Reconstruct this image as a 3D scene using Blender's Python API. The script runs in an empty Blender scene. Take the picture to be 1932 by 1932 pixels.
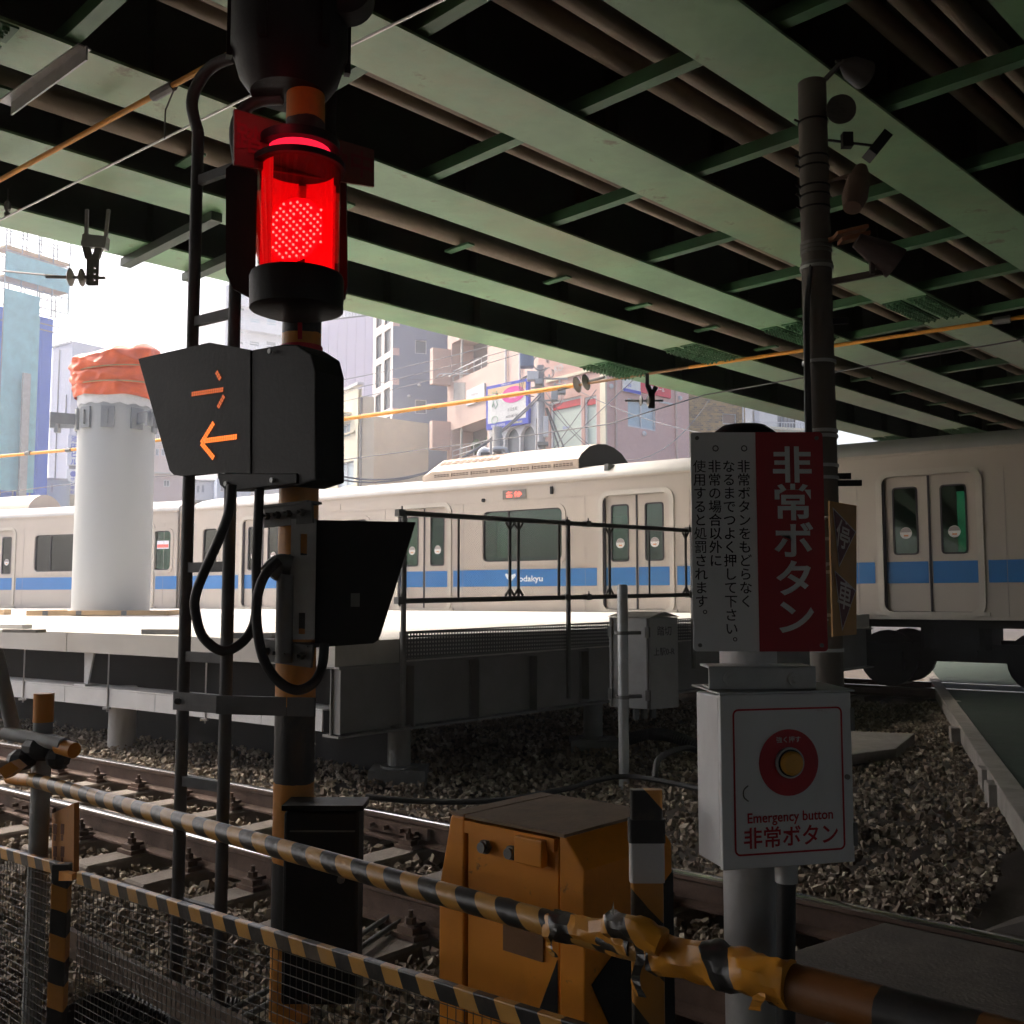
import bpy, math, random
import numpy as np
from mathutils import Vector, Matrix
random.seed(7)
S = bpy.context.scene
COL = S.collection
R = math.radians

# ------------------------------------------------------------------ camera, sky, sun, exposure
CAMZ, PITCH = 1.35, R(4.8)
cam = bpy.data.cameras.new('camera'); cam.lens = 36; cam.sensor_width = 36; cam.clip_end = 3000; cam.clip_start = 0.05
camo = bpy.data.objects.new('camera', cam); COL.objects.link(camo)
camo.location = (0, 0, CAMZ); camo.rotation_euler = (R(90) + PITCH, 0, 0)
S.camera = camo
W = bpy.data.worlds.new('World'); S.world = W; W.use_nodes = True
nt = W.node_tree; nt.nodes.clear()
sky = nt.nodes.new('ShaderNodeTexSky'); sky.sky_type = 'NISHITA'; sky.sun_disc = False
SUN_EL, SUN_AZ = R(52), R(-52)
sky.sun_elevation = SUN_EL; sky.sun_rotation = SUN_AZ; sky.air_density = 1.0; sky.dust_density = 7.0; sky.ozone_density = 1.0
bg = nt.nodes.new('ShaderNodeBackground'); bg.inputs[1].default_value = 0.14
wo = nt.nodes.new('ShaderNodeOutputWorld')
nt.links.new(sky.outputs[0], bg.inputs[0]); nt.links.new(bg.outputs[0], wo.inputs[0])
sl = bpy.data.lights.new('sun', 'SUN'); sl.energy = 1.5; sl.angle = R(22); sl.color = (1, .92, .82)
so = bpy.data.objects.new('sun', sl); COL.objects.link(so)
sdir = Vector((math.cos(SUN_EL) * math.sin(SUN_AZ), math.cos(SUN_EL) * math.cos(SUN_AZ), math.sin(SUN_EL)))
so.rotation_euler = sdir.to_track_quat('Z', 'Y').to_euler(); so.location = sdir * 60
S.view_settings.view_transform = 'Standard'; S.view_settings.look = 'None'
S.view_settings.gamma = 1; S.view_settings.exposure = 1.65; S.view_settings.use_curve_mapping = False
S.render.engine = 'CYCLES'
cy = S.cycles
cy.use_denoising = True; cy.max_bounces = 7; cy.diffuse_bounces = 5; cy.glossy_bounces = 3; cy.use_adaptive_sampling = True; cy.adaptive_threshold = .09
cy.transparent_max_bounces = 24; cy.transmission_bounces = 6; cy.sample_clamp_indirect = 6; cy.caustics_reflective = False; cy.caustics_refractive = False

# ------------------------------------------------------------------ pixel helpers (photo read at 1932 px)
SP, CP = math.sin(PITCH), math.cos(PITCH)
def ray(u, v):
    x = (u - 966) / 1932; y = (966 - v) / 1932
    return Vector((x, CP - y * SP, SP + y * CP))
def P(u, v, Y):
    r = ray(u, v); return Vector((0, 0, CAMZ)) + r * (Y / r.y)
def PZ(u, v, z):
    r = ray(u, v); return Vector((0, 0, CAMZ)) + r * ((z - CAMZ) / r.z)

# ------------------------------------------------------------------ materials
MATS = {}
def nn(t, kind, **kw):
    n = t.nodes.new(kind)
    for k, v in kw.items(): setattr(n, k, v)
    return n
def math_node(t, op, a, b=None, c=None):
    n = nn(t, 'ShaderNodeMath', operation=op)
    for i, x in enumerate((a, b, c)):
        if x is None: continue
        if isinstance(x, (int, float)): n.inputs[i].default_value = x
        else: t.links.new(x, n.inputs[i])
    return n.outputs[0]
def mixc(t, f, a, b):
    n = nn(t, 'ShaderNodeMix', data_type='RGBA')
    for s, x in ((n.inputs[0], f), (n.inputs[6], a), (n.inputs[7], b)):
        if isinstance(x, (int, float)): s.default_value = x
        elif isinstance(x, (tuple, list)): s.default_value = tuple(x)[:3] + (1,)
        else: t.links.new(x, s)
    return n.outputs[2]
def base_mat(name):
    m = bpy.data.materials.new(name); m.use_nodes = True
    t = m.node_tree; b = t.nodes['Principled BSDF']
    return m, t, b
def wear(t, b, col, var, scale, bump, dirt=None, dirt_amt=.35, coord='Object', stretch=(1, 1, 1)):
    tc = nn(t, 'ShaderNodeTexCoord'); mp = nn(t, 'ShaderNodeMapping'); mp.inputs['Scale'].default_value = stretch
    t.links.new(tc.outputs[coord], mp.inputs[0])
    nz = nn(t, 'ShaderNodeTexNoise'); nz.inputs['Scale'].default_value = scale; nz.inputs['Detail'].default_value = 4; nz.inputs['Roughness'].default_value = .65
    t.links.new(mp.outputs[0], nz.inputs[0])
    f = math_node(t, 'MULTIPLY_ADD', nz.outputs[0], 2.0, -.5)
    fc = nn(t, 'ShaderNodeClamp'); t.links.new(f, fc.inputs[0])
    if isinstance(col, tuple):
        lo = tuple(c * (1 - var) for c in col); hi = tuple(min(1, c * (1 + var)) for c in col)
        c = mixc(t, fc.outputs[0], lo, hi)
    else:
        dk = nn(t, 'ShaderNodeHueSaturation'); t.links.new(col, dk.inputs['Color'])
        t.links.new(math_node(t, 'MULTIPLY_ADD', fc.outputs[0], 2 * var, 1 - var), dk.inputs['Value']); c = dk.outputs[0]
    if dirt:
        n2 = nn(t, 'ShaderNodeTexNoise'); n2.inputs['Scale'].default_value = scale * .33; n2.inputs['Detail'].default_value = 6; n2.inputs['Roughness'].default_value = .75
        t.links.new(mp.outputs[0], n2.inputs[0])
        rp = nn(t, 'ShaderNodeMapRange'); rp.inputs[1].default_value = .48; rp.inputs[2].default_value = .72; rp.inputs[4].default_value = dirt_amt
        t.links.new(n2.outputs[0], rp.inputs[0])
        c = mixc(t, rp.outputs[0], c, dirt)
    t.links.new(c, b.inputs['Base Color'])
    if bump:
        bp = nn(t, 'ShaderNodeBump'); bp.inputs['Strength'].default_value = bump; bp.inputs['Distance'].default_value = .01
        n3 = nn(t, 'ShaderNodeTexNoise'); n3.inputs['Scale'].default_value = scale * 7; n3.inputs['Detail'].default_value = 2
        t.links.new(mp.outputs[0], n3.inputs[0])
        t.links.new(n3.outputs[0], bp.inputs['Height']); t.links.new(bp.outputs[0], b.inputs['Normal'])
    return c
def mat(name, col, rough=.6, metal=0., var=.12, scale=6., bump=.15, dirt=None, dirt_amt=.35, stretch=(1, 1, 1)):
    if name in MATS: return MATS[name]
    m, t, b = base_mat(name)
    b.inputs['Roughness'].default_value = rough; b.inputs['Metallic'].default_value = metal
    wear(t, b, col, var, scale, bump, dirt, dirt_amt, stretch=stretch)
    MATS[name] = m; return m
def emit(name, col, strength, base=(.02, .02, .02)):
    if name in MATS: return MATS[name]
    m, t, b = base_mat(name)
    b.inputs['Base Color'].default_value = base + (1,)
    b.inputs['Emission Color'].default_value = col + (1,); b.inputs['Emission Strength'].default_value = strength
    m.cycles.emission_sampling = 'NONE'
    MATS[name] = m; return m
def glass(name, tint, gloss=.12, rough=.03):
    if name in MATS: return MATS[name]
    m = bpy.data.materials.new(name); m.use_nodes = True; t = m.node_tree; t.nodes.clear()
    o = nn(t, 'ShaderNodeOutputMaterial'); tr = nn(t, 'ShaderNodeBsdfTransparent'); tr.inputs[0].default_value = tint + (1,)
    gl = nn(t, 'ShaderNodeBsdfGlossy'); gl.inputs['Roughness'].default_value = rough; gl.inputs[0].default_value = (.9, .95, .93, 1)
    fr = nn(t, 'ShaderNodeFresnel'); fr.inputs[0].default_value = 1.45
    fa = math_node(t, 'ADD', fr.outputs[0], gloss * .3)
    mx = nn(t, 'ShaderNodeMixShader'); t.links.new(fa, mx.inputs[0]); t.links.new(tr.outputs[0], mx.inputs[1]); t.links.new(gl.outputs[0], mx.inputs[2])
    t.links.new(mx.outputs[0], o.inputs[0]); MATS[name] = m; return m
def stripes(name, direction, twist, period, ca, cb, duty=.5, rough=.45, phase=0., dirt=(.2, .15, .1), reflect=False):
    """bands of two paints along a direction (object space)"""
    m, t, b = base_mat(name)
    tc = nn(t, 'ShaderNodeTexCoord')
    d = Vector(direction).normalized() + Vector(twist)
    dp = nn(t, 'ShaderNodeVectorMath', operation='DOT_PRODUCT'); dp.inputs[1].default_value = d
    t.links.new(tc.outputs['Object'], dp.inputs[0])
    nz = nn(t, 'ShaderNodeTexNoise'); nz.inputs['Scale'].default_value = 14; t.links.new(tc.outputs['Object'], nz.inputs[0])
    wob = math_node(t, 'MULTIPLY', math_node(t, 'SUBTRACT', nz.outputs[0], .5), period * .06)
    x = math_node(t, 'ADD', math_node(t, 'ADD', dp.outputs['Value'], wob), phase + 1000 * period)
    fr = math_node(t, 'FRACT', math_node(t, 'DIVIDE', x, period))
    sel = math_node(t, 'GREATER_THAN', fr, duty)
    c = mixc(t, sel, ca, cb)
    wear(t, b, c, .14, 9, .12, dirt, .4)
    b.inputs['Roughness'].default_value = rough
    MATS[name] = m; return m
def alpha_grid(name, col, ax, ay, pitch, fill, diamond=True, dots=False, rough=.5, metal=.6):
    """woven or perforated sheet too fine to model: real see-through holes"""
    m = bpy.data.materials.new(name); m.use_nodes = True; t = m.node_tree; b = t.nodes['Principled BSDF']
    b.inputs['Base Color'].default_value = col + (1,); b.inputs['Roughness'].default_value = rough; b.inputs['Metallic'].default_value = metal
    tc = nn(t, 'ShaderNodeTexCoord')
    def dot(v):
        n = nn(t, 'ShaderNodeVectorMath', operation='DOT_PRODUCT'); n.inputs[1].default_value = v
        t.links.new(tc.outputs['Object'], n.inputs[0]); return n.outputs['Value']
    ax = Vector(ax).normalized(); ay = Vector(ay).normalized()
    if diamond: a, c = ax + ay, ax - ay
    else: a, c = ax, ay
    if dots:
        fa = math_node(t, 'SUBTRACT', math_node(t, 'FRACT', math_node(t, 'DIVIDE', math_node(t, 'ADD', dot(a), 1000 * pitch), pitch)), .5)
        fb = math_node(t, 'SUBTRACT', math_node(t, 'FRACT', math_node(t, 'DIVIDE', math_node(t, 'ADD', dot(c), 1000 * pitch), pitch)), .5)
        r = math_node(t, 'SQRT', math_node(t, 'ADD', math_node(t, 'MULTIPLY', fa, fa), math_node(t, 'MULTIPLY', fb, fb)))
        al = math_node(t, 'GREATER_THAN', r, fill)
    else:
        fa = math_node(t, 'FRACT', math_node(t, 'DIVIDE', math_node(t, 'ADD', dot(a), 1000 * pitch), pitch))
        fb = math_node(t, 'FRACT', math_node(t, 'DIVIDE', math_node(t, 'ADD', dot(c), 1000 * pitch), pitch))
        al = math_node(t, 'MAXIMUM', math_node(t, 'LESS_THAN', fa, fill), math_node(t, 'LESS_THAN', fb, fill))
    t.links.new(al, b.inputs['Alpha']); MATS[name] = m; return m

YEL, BLK = (.52, .22, .03), (.018, .018, .018)
M_galv = mat('galvanised steel', (.42, .43, .43), .5, .55, .2, 5, .1, (.2, .17, .14))
M_galv_dark = mat('weathered grey steel', (.16, .16, .155), .6, .4, .2, 6, .15, (.1, .07, .05))
M_black = mat('black painted steel', (.008, .008, .009), .55, 0, .3, 8, .1)
for _m in (M_black,): _m.node_tree.nodes['Principled BSDF'].inputs['Specular IOR Level'].default_value = .25
M_rubber = mat('black rubber cable', (.016, .016, .017), .55, 0, .3, 20, .1)
M_conc = mat('pale concrete', (.5, .48, .45), .85, 0, .12, 3, .3, (.3, .28, .25), .4)
M_conc_dk = mat('dirty concrete', (.27, .25, .225), .9, 0, .2, 5, .4, (.13, .11, .09), .6)
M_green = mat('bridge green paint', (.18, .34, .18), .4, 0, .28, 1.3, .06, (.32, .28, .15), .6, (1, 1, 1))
def spots(m, col, scale, lo, hi, amt):
    t = m.node_tree; b = t.nodes['Principled BSDF']; src = b.inputs['Base Color'].links[0].from_socket
    tc = nn(t, 'ShaderNodeTexCoord'); n_ = nn(t, 'ShaderNodeTexNoise'); n_.inputs['Scale'].default_value = scale; n_.inputs['Detail'].default_value = 7; n_.inputs['Roughness'].default_value = .7
    t.links.new(tc.outputs['Object'], n_.inputs[0]); r_ = nn(t, 'ShaderNodeMapRange'); r_.inputs[1].default_value = lo; r_.inputs[2].default_value = hi; r_.inputs[4].default_value = amt
    t.links.new(n_.outputs[0], r_.inputs[0]); t.links.new(mixc(t, r_.outputs[0], src, col), b.inputs['Base Color'])
spots(M_green, (.1, .06, .035), 2.6, .6, .7, .75)
M_green_b = mat('brace green paint', (.05, .15, .065), .5, 0, .25, 3, .08, (.07, .06, .035), .4)
M_deck = mat('dark grey deck concrete', (.1, .1, .092), .9, 0, .3, 1.5, .2)  # dark grey with random tone for the deck underside
M_web = mat('dusty green paint in shade', (.05, .075, .055), .6, 0, .3, 1.2, .1, (.06, .05, .04), .5)  # flange paint again, its colour darkened for the shade between girders
M_pipe = mat('dusty brown pipe', (.24, .19, .14), .7, 0, .15, 5, .1)
M_rust = mat('rusty rail steel', (.12, .075, .055), .75, .3, .3, 9, .3, (.2, .13, .09), .5)
M_rail = mat('polished rail head', (.62, .6, .58), .16, 1, .06, 20, .02)
M_wood = mat('raw timber', (.48, .32, .17), .75, 0, .25, 6, .2, None, .3, (1, 1, 8))
M_yel = mat('warning yellow orange paint', (.62, .235, .02), .42, 0, .12, 5, .08, (.2, .1, .03), .35)
M_white0 = mat('white enamel', (.7, .71, .73), .45, 0, .07, 4, .03, (.36, .33, .3), .45, (1, 1, .45))

M_white = M_white0; spots(M_white, (.22, .15, .1), 9, .66, .74, .5); spots(M_yel, (.08, .045, .03), 12, .62, .7, .7)
# ------------------------------------------------------------------ mesh helpers (world coordinates)
class MB:
    def __init__(s): s.v = []; s.f = []; s.m = []
    def add(s, v, f, mi=0):
        o = len(s.v); s.v += [tuple(x) for x in v]; s.f += [tuple(i + o for i in q) for q in f]; s.m += [mi] * len(f); return s
    def obox(s, c, ax, ay, az, mi=0):
        """box from a centre and three half-axis vectors"""
        c, ax, ay, az = map(Vector, (c, ax, ay, az))
        v = [c + ax * i + ay * j + az * k for i in (-1, 1) for j in (-1, 1) for k in (-1, 1)]
        return s.add(v, [(0, 1, 3, 2), (4, 6, 7, 5), (0, 4, 5, 1), (2, 3, 7, 6), (0, 2, 6, 4), (1, 5, 7, 3)], mi)
    def box(s, a, b, mi=0):
        a, b = Vector(a), Vector(b); c = (a + b) / 2; h = (b - a) / 2
        return s.obox(c, (h.x, 0, 0), (0, h.y, 0), (0, 0, h.z), mi)
    def beam(s, p0, p1, w, h, mi=0, up=(0, 0, 1)):
        p0, p1 = Vector(p0), Vector(p1); d = p1 - p0; x = d.normalized(); side = x.cross(Vector(up))
        if side.length < 1e-4: side = x.cross(Vector((1, 0, 0)))
        side.normalize(); u2 = side.cross(x)
        return s.obox((p0 + p1) / 2, d / 2, side * (w / 2), u2 * (h / 2), mi)
    def tube(s, pts, r, n=10, cap=True, mi=0):
        pts = [Vector(p) for p in pts]; rr = r if isinstance(r, (list, tuple)) else [r] * len(pts)
        rings = []; prev = None
        for i, p in enumerate(pts):
            a = pts[max(0, i - 1)]; b = pts[min(len(pts) - 1, i + 1)]; d = (b - a).normalized()
            if prev is None:
                e = d.cross(Vector((0, 0, 1)))
                if e.length < 1e-3: e = d.cross(Vector((0, 1, 0)))
            else: e = prev - d * prev.dot(d)
            e.normalize(); prev = e; g = d.cross(e)
            rings.append([p + (e * math.cos(2 * math.pi * k / n) + g * math.sin(2 * math.pi * k / n)) * rr[i] for k in range(n)])
        v = [x for q in rings for x in q]; f = []
        for i in range(len(pts) - 1):
            for k in range(n):
                f.append((i * n + k, i * n + (k + 1) % n, (i + 1) * n + (k + 1) % n, (i + 1) * n + k))
        if cap: f.append(tuple(reversed(range(n)))); f.append(tuple((len(pts) - 1) * n + k for k in range(n)))
        return s.add(v, f, mi)
    def prism(s, poly, ext, mi=0):
        """polygon of 3D points pushed along a vector"""
        poly = [Vector(p) for p in poly]; ext = Vector(ext); n = len(poly)
        v = poly + [p + ext for p in poly]
        f = [tuple(range(n)), tuple(reversed(range(n, 2 * n)))] + [(i, i + n, (i + 1) % n + n, (i + 1) % n) for i in range(n)]
        return s.add(v, f, mi)
    def ball(s, c, r, n=10, m=6, sc=(1, 1, 1), mi=0):
        c = Vector(c); v = []; f = []
        for i in range(m + 1):
            th = math.pi * i / m
            for k in range(n):
                ph = 2 * math.pi * k / n
                v.append(c + Vector((r * sc[0] * math.sin(th) * math.cos(ph), r * sc[1] * math.sin(th) * math.sin(ph), r * sc[2] * math.cos(th))))
        for i in range(m):
            for k in range(n): f.append((i * n + k, (i + 1) * n + k, (i + 1) * n + (k + 1) % n, i * n + (k + 1) % n))
        return s.add(v, f, mi)
    def build(s, name, m, parent=None, smooth=False, bevel=0., local=False, center=True):
        me = bpy.data.meshes.new(name); me.from_pydata(s.v, [], s.f)
        mats = m if isinstance(m, (list, tuple)) else [m]
        for x in mats: me.materials.append(x)
        if len(mats) > 1: me.polygons.foreach_set('material_index', s.m)
        if smooth:
            me.polygons.foreach_set('use_smooth', [True] * len(me.polygons))
            try: me.set_sharp_from_angle(angle=R(38))
            except Exception: pass
        o = bpy.data.objects.new(name, me); COL.objects.link(o)
        if parent is not None:
            o.parent = parent
            if not local: o.matrix_parent_inverse = parent_world(parent).inverted()
        elif center and s.v:
            a = np.array(s.v); lo = a.min(0); hi = a.max(0)
            c = Vector(((lo[0] + hi[0]) / 2, (lo[1] + hi[1]) / 2, lo[2]))
            me.transform(Matrix.Translation(-c)); o.location = c
        if bevel:
            b = o.modifiers.new('bevel', 'BEVEL'); b.width = bevel; b.segments = 2; b.limit_method = 'ANGLE'; b.angle_limit = R(40)
        return o
def parent_world(o):
    m = Matrix.LocRotScale(o.location, o.rotation_euler, o.scale)
    if o.parent is not None: m = parent_world(o.parent) @ o.matrix_parent_inverse @ m
    return m
def tag(o, label=None, cat=None, group=None, kind=None):
    if label: o['label'] = label
    if cat: o['category'] = cat
    if group: o['group'] = group
    if kind: o['kind'] = kind
    return o
def thing(name, loc, label, cat, group=None, rz=0.):
    o = bpy.data.objects.new(name, None); COL.objects.link(o); o.location = loc; o.rotation_euler = (0, 0, rz)
    o.empty_display_size = .2
    return tag(o, label, cat, group)
def spline(pts, n=8):
    pts = [Vector(p) for p in pts]; out = []
    for i in range(len(pts) - 1):
        p0 = pts[max(0, i - 1)]; p1 = pts[i]; p2 = pts[i + 1]; p3 = pts[min(len(pts) - 1, i + 2)]
        for k in range(n):
            t = k / n
            out.append(.5 * ((2 * p1) + (p2 - p0) * t + (2 * p0 - 5 * p1 + 4 * p2 - p3) * t * t + (3 * p1 - p0 - 3 * p2 + p3) * t ** 3))
    return out + [pts[-1]]
def sag(a, b, s, n=14):
    a, b = Vector(a), Vector(b)
    return [a.lerp(b, i / n) + Vector((0, 0, -4 * s * (i / n) * (1 - i / n))) for i in range(n + 1)]
def rrect(x0, x1, z0, z1, r, n=6):
    out = []
    for cx, cz, a0 in ((x1 - r, z1 - r, 0), (x0 + r, z1 - r, 90), (x0 + r, z0 + r, 180), (x1 - r, z0 + r, 270)):
        for k in range(n + 1):
            a = R(a0 + 90 * k / n); out.append((cx + r * math.cos(a), cz + r * math.sin(a)))
    return out
def ring(mb, x0, x1, z0, z1, r, b, fn, y0, y1, mi=0):
    """rounded frame; fn(x, y, z) places a local point; front at y0, back at y1"""
    i = rrect(x0, x1, z0, z1, r); o = rrect(x0 - b, x1 + b, z0 - b, z1 + b, r + b); n = len(i)
    v = [fn(x, y0, z) for x, z in i] + [fn(x, y0, z) for x, z in o] + [fn(x, y1, z) for x, z in i] + [fn(x, y1, z) for x, z in o]
    f = []
    for k in range(n):
        j = (k + 1) % n
        f += [(k, j, n + j, n + k), (k, 2 * n + k, 2 * n + j, j), (n + k, n + j, 3 * n + j, 3 * n + k)]
    mb.add(v, f, mi)
def holed(mb, x0, x1, z0, z1, holes, fn, y0, y1, mi=0):
    """wall with rectangular openings and reveals"""
    xs = sorted({x0, x1} | {h[0] for h in holes} | {h[1] for h in holes}); zs = sorted({z0, z1} | {h[2] for h in holes} | {h[3] for h in holes})
    xs = [x for x in xs if x0 <= x <= x1]; zs = [z for z in zs if z0 <= z <= z1]
    for a, b in zip(xs, xs[1:]):
        for c, d in zip(zs, zs[1:]):
            mx, mz = (a + b) / 2, (c + d) / 2
            if any(h[0] < mx < h[1] and h[2] < mz < h[3] for h in holes): continue
            for y in (y0, y1): mb.add([fn(a, y, c), fn(b, y, c), fn(b, y, d), fn(a, y, d)], [(0, 1, 2, 3) if y == y0 else (3, 2, 1, 0)], mi)
    for h in holes:
        q = [(h[0], h[2]), (h[1], h[2]), (h[1], h[3]), (h[0], h[3])]
        for (a, c), (b, d) in zip(q, q[1:] + q[:1]):
            mb.add([fn(a, y0, c), fn(b, y0, d), fn(b, y1, d), fn(a, y1, c)], [(0, 1, 2, 3)], mi)

# ------------------------------------------------------------------ lettering
GL = {}
def prep(strings):
    made = []
    for s, w in strings:
        if (s, w) in GL: continue
        cu = bpy.data.curves.new('t', 'FONT'); cu.body = s; cu.size = 1; cu.align_x = 'CENTER'; cu.offset = w; cu.resolution_u = 3
        ob = bpy.data.objects.new('t', cu); COL.objects.link(ob); made.append((s, w, ob, cu)); GL[(s, w)] = None
    dg = bpy.context.evaluated_depsgraph_get()
    for s, w, ob, cu in made:
        me = bpy.data.meshes.new_from_object(ob.evaluated_get(dg))
        GL[(s, w)] = ([v.co.copy() for v in me.vertices], [tuple(p.vertices) for p in me.polygons])
        bpy.data.meshes.remove(me)
    for s, w, ob, cu in made:
        bpy.data.objects.remove(ob); bpy.data.curves.remove(cu)
def letters(mb, s, w, org, ex, ez, size, sx=1., mi=0, cjk=True):
    """place a cached string centred on org (em box) with axes ex, ez"""
    v, f = GL[(s, w)]; org, ex, ez = Vector(org), Vector(ex).normalized(), Vector(ez).normalized()
    dz = .36
    mb.add([org + ex * (p.x * size * sx) + ez * ((p.y - dz) * size) for p in v], f, mi)
def column_text(mb, s, w, top, ex, ez, size, pitch, sx=1.):
    for i, ch in enumerate(s):
        if ch == ' ': continue
        o = Vector(top) - Vector(ez) * (pitch * (i + .5))
        if ch == '。': o = o + Vector(ex) * size * .55 + Vector(ez) * size * .5
        letters(mb, ch, w if (ch, w) in GL else .001, o, ex, ez, size, sx)
T_RED = '非常ボタン'
T_W = ['非常ボタンをもどらなく', 'なるまでつよく押して下さい。', '非常の場合以外に', '使用すると処罰されます。']
prep([(c, .022) for c in T_RED] + [(c, .008 if c not in '使処罰' else .001) for c in ''.join(T_W)] + [(c, .012) for c in '停車踏切作動中']
     + [('Emergency button', .016), ('非常ボタン', .016), ('強く押す', .004), ('ODAKYU', .02), ('odakyu', .02), ('上駅0-R', .004), ('踏切', .004), ('各停', .01),
        ('tel.03-3467-5663', .012), ('三正生花', .006), ('貸看板 (株)日東企画', .012), ('048-478-5302', .012), ('トゥルーム。', .02), ('貸看板 (株)日東企画 ', .01),
        ('生花 お届け', .01), ('東京スクール', .02), ('SE56km', .01), ('KO', .02), ('Cosmic', .01)]
     + [(c, .02) for c in '池田ビルサン建設'])

# ================================================================== SETTING: ground, ballast, road
M_soil = mat('oily ballast dirt', (.075, .06, .047), .95, 0, .35, 2.5, .5)
g = MB(); g.add([(-900, -900, -.26), (900, -900, -.26), (900, 900, -.26), (-900, 900, -.26)], [(0, 1, 2, 3)])
tag(g.build('ground', M_soil, center=False), kind='structure')

RX = np.array([-3.81, -2.6, -1.70, -.98, -.38, .99, 1.27, 1.755, 2.01]); RY = np.array([9.05, 8.07, 7.34, 6.80, 6.30, 5.07, 4.90, 4.42, 4.15])
rc = np.polyfit(RX, RY, 2)
def rail_y(x): return float(np.polyval(rc, x))
xs = np.linspace(-14, 6, 401); ys = np.polyval(rc, xs)
ss = np.concatenate([[0], np.cumsum(np.hypot(np.diff(xs), np.diff(ys)))])
def track(s, off=0., z=0.):
    """point at arc length s on the far running rail, moved off metres towards the camera"""
    x = np.interp(s, ss, xs); y = np.interp(s, ss, ys)
    x2 = np.interp(s + .05, ss, xs); y2 = np.interp(s + .05, ss, ys)
    t = Vector((x2 - x, y2 - y, 0)).normalized(); nrm = Vector((t.y, -t.x, 0))
    if nrm.y > 0: nrm = -nrm
    return Vector((x, y, z)) + nrm * off, t, nrm
def s_at_x(x): return float(np.interp(x, xs, ss))
GA = 1.132
def to_track(x, y):
    """arc length and offset (towards camera positive) for arrays"""
    i = np.argmin((xs[None, :] - x[:, None]) ** 2 + (ys[None, :] - y[:, None]) ** 2, axis=1)
    dx = x - xs[i]; dy = y - ys[i]; sl = np.polyval(np.polyder(rc), xs[i]); L = np.hypot(1, sl)
    return ss[i] + (dx + dy * sl) / L, -(-dx * sl + dy) / L

ROAD_EDGE = [(.62, 2.6), (1.02, 3.25), (1.32, 3.72), (1.85, 4.47), (2.3, 5.15), (3.72, 7.45), (5.1, 11.2), (6.55, 15.3), (8.4, 20.6)]
def road_x(y):
    return np.interp(y, [p[1] for p in ROAD_EDGE], [p[0] for p in ROAD_EDGE])
# platform end (parallel to the bridge)
QA = R(45.3); QD = Vector((math.cos(QA), math.sin(QA), 0)); QN = Vector((-QD.y, QD.x, 0))
def BP(q, p, z): return QD * q + QN * p + Vector((0, 0, z))

# ---- ballast stones
def stones(name, n_try, region, size, zbase, lab, seed):
    rng = np.random.default_rng(seed)
    x0, x1, y0, y1 = region
    x = rng.uniform(x0, x1, n_try); y = rng.uniform(y0, y1, n_try)
    keep = (np.abs(x) < .60 * y + .9) & (x < road_x(y) - .02)
    x, y = x[keep], y[keep]
    s, o = to_track(x, y)
    ds = np.abs(((s - .3) % .6) - .3 + 0) if False else np.minimum(s % .6, .6 - s % .6)
    on_sl = (ds < .135) & (o > -.48) & (o < GA + .48)
    on_rail = (np.abs(o) < .08) | (np.abs(o - GA) < .08)
    k = ~(on_sl | on_rail); x, y, o, ds = x[k], y[k], o[k], ds[k]
    n = len(x)
    sz = size * rng.uniform(.45, 1.25, n) * np.where(rng.random(n) < .07, 1.5, 1)
    z = zbase + rng.uniform(-.02, .03, n) + .02 * np.sin(x * 2.3 + y * 1.7) * np.sin(y * 3.1 - x)
    z = np.where((o > -.45) & (o < GA + .45), np.minimum(z, zbase + .015), z)
    z = np.where((o > GA + .5), z - .02, z)
    cube = np.array([(x_, y_, z_) for x_ in (-1, 1) for y_ in (-1, 1) for z_ in (-1, 1)], float) * .62
    fa = np.array([(0, 1, 3), (0, 3, 2), (4, 6, 7), (4, 7, 5), (0, 4, 5), (0, 5, 1), (2, 3, 7), (2, 7, 6), (0, 2, 6), (0, 6, 4), (1, 5, 7), (1, 7, 3)])
    shapes = []
    for q in range(40):
        v = cube * rng.uniform(.45, 1.12, (8, 3)) * rng.uniform(.6, 1.2, 3)
        v[:, 0] += v[:, 2] * rng.uniform(-.4, .4)
        shapes.append(v)
    shapes = np.array(shapes)
    V = shapes[rng.integers(0, 40, n)] * (sz * .5)[:, None, None]
    a, b, c = rng.uniform(0, 6.28, (3, n))
    def rot(V, ang, i, j):
        cs, sn = np.cos(ang)[:, None], np.sin(ang)[:, None]; vi, vj = V[:, :, i].copy(), V[:, :, j].copy()
        V[:, :, i] = vi * cs - vj * sn; V[:, :, j] = vi * sn + vj * cs
    rot(V, a, 0, 1); rot(V, b, 1, 2); rot(V, c, 0, 1)
    V[:, :, 0] += x[:, None]; V[:, :, 1] += y[:, None]; V[:, :, 2] += z[:, None]
    V = V.reshape(-1, 3); F = (fa[None] + 8 * np.arange(n)[:, None, None]).reshape(-1, 3)
    me = bpy.data.meshes.new(name); me.vertices.add(len(V)); me.vertices.foreach_set('co', V.ravel())
    me.loops.add(F.size); me.loops.foreach_set('vertex_index', F.ravel().astype(np.int32))
    me.polygons.add(len(F)); me.polygons.foreach_set('loop_start', (np.arange(len(F)) * 3).astype(np.int32))
    me.update(); me.validate(); me.shade_flat()
    me.materials.append(M_stone)
    ob = bpy.data.objects.new(name, me); COL.objects.link(ob); tag(ob, lab, 'ballast', kind='stuff'); return ob
m, t, b = base_mat('crushed stone'); M_stone = m
geo = nn(t, 'ShaderNodeNewGeometry'); cr = nn(t, 'ShaderNodeValToRGB'); el = cr.color_ramp.elements
el[0].position = 0; el[0].color = (.12, .092, .068, 1); el[1].position = 1; el[1].color = (.5, .43, .34, 1)
e = cr.color_ramp.elements.new(.4); e.color = (.23, .18, .135, 1)
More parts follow.
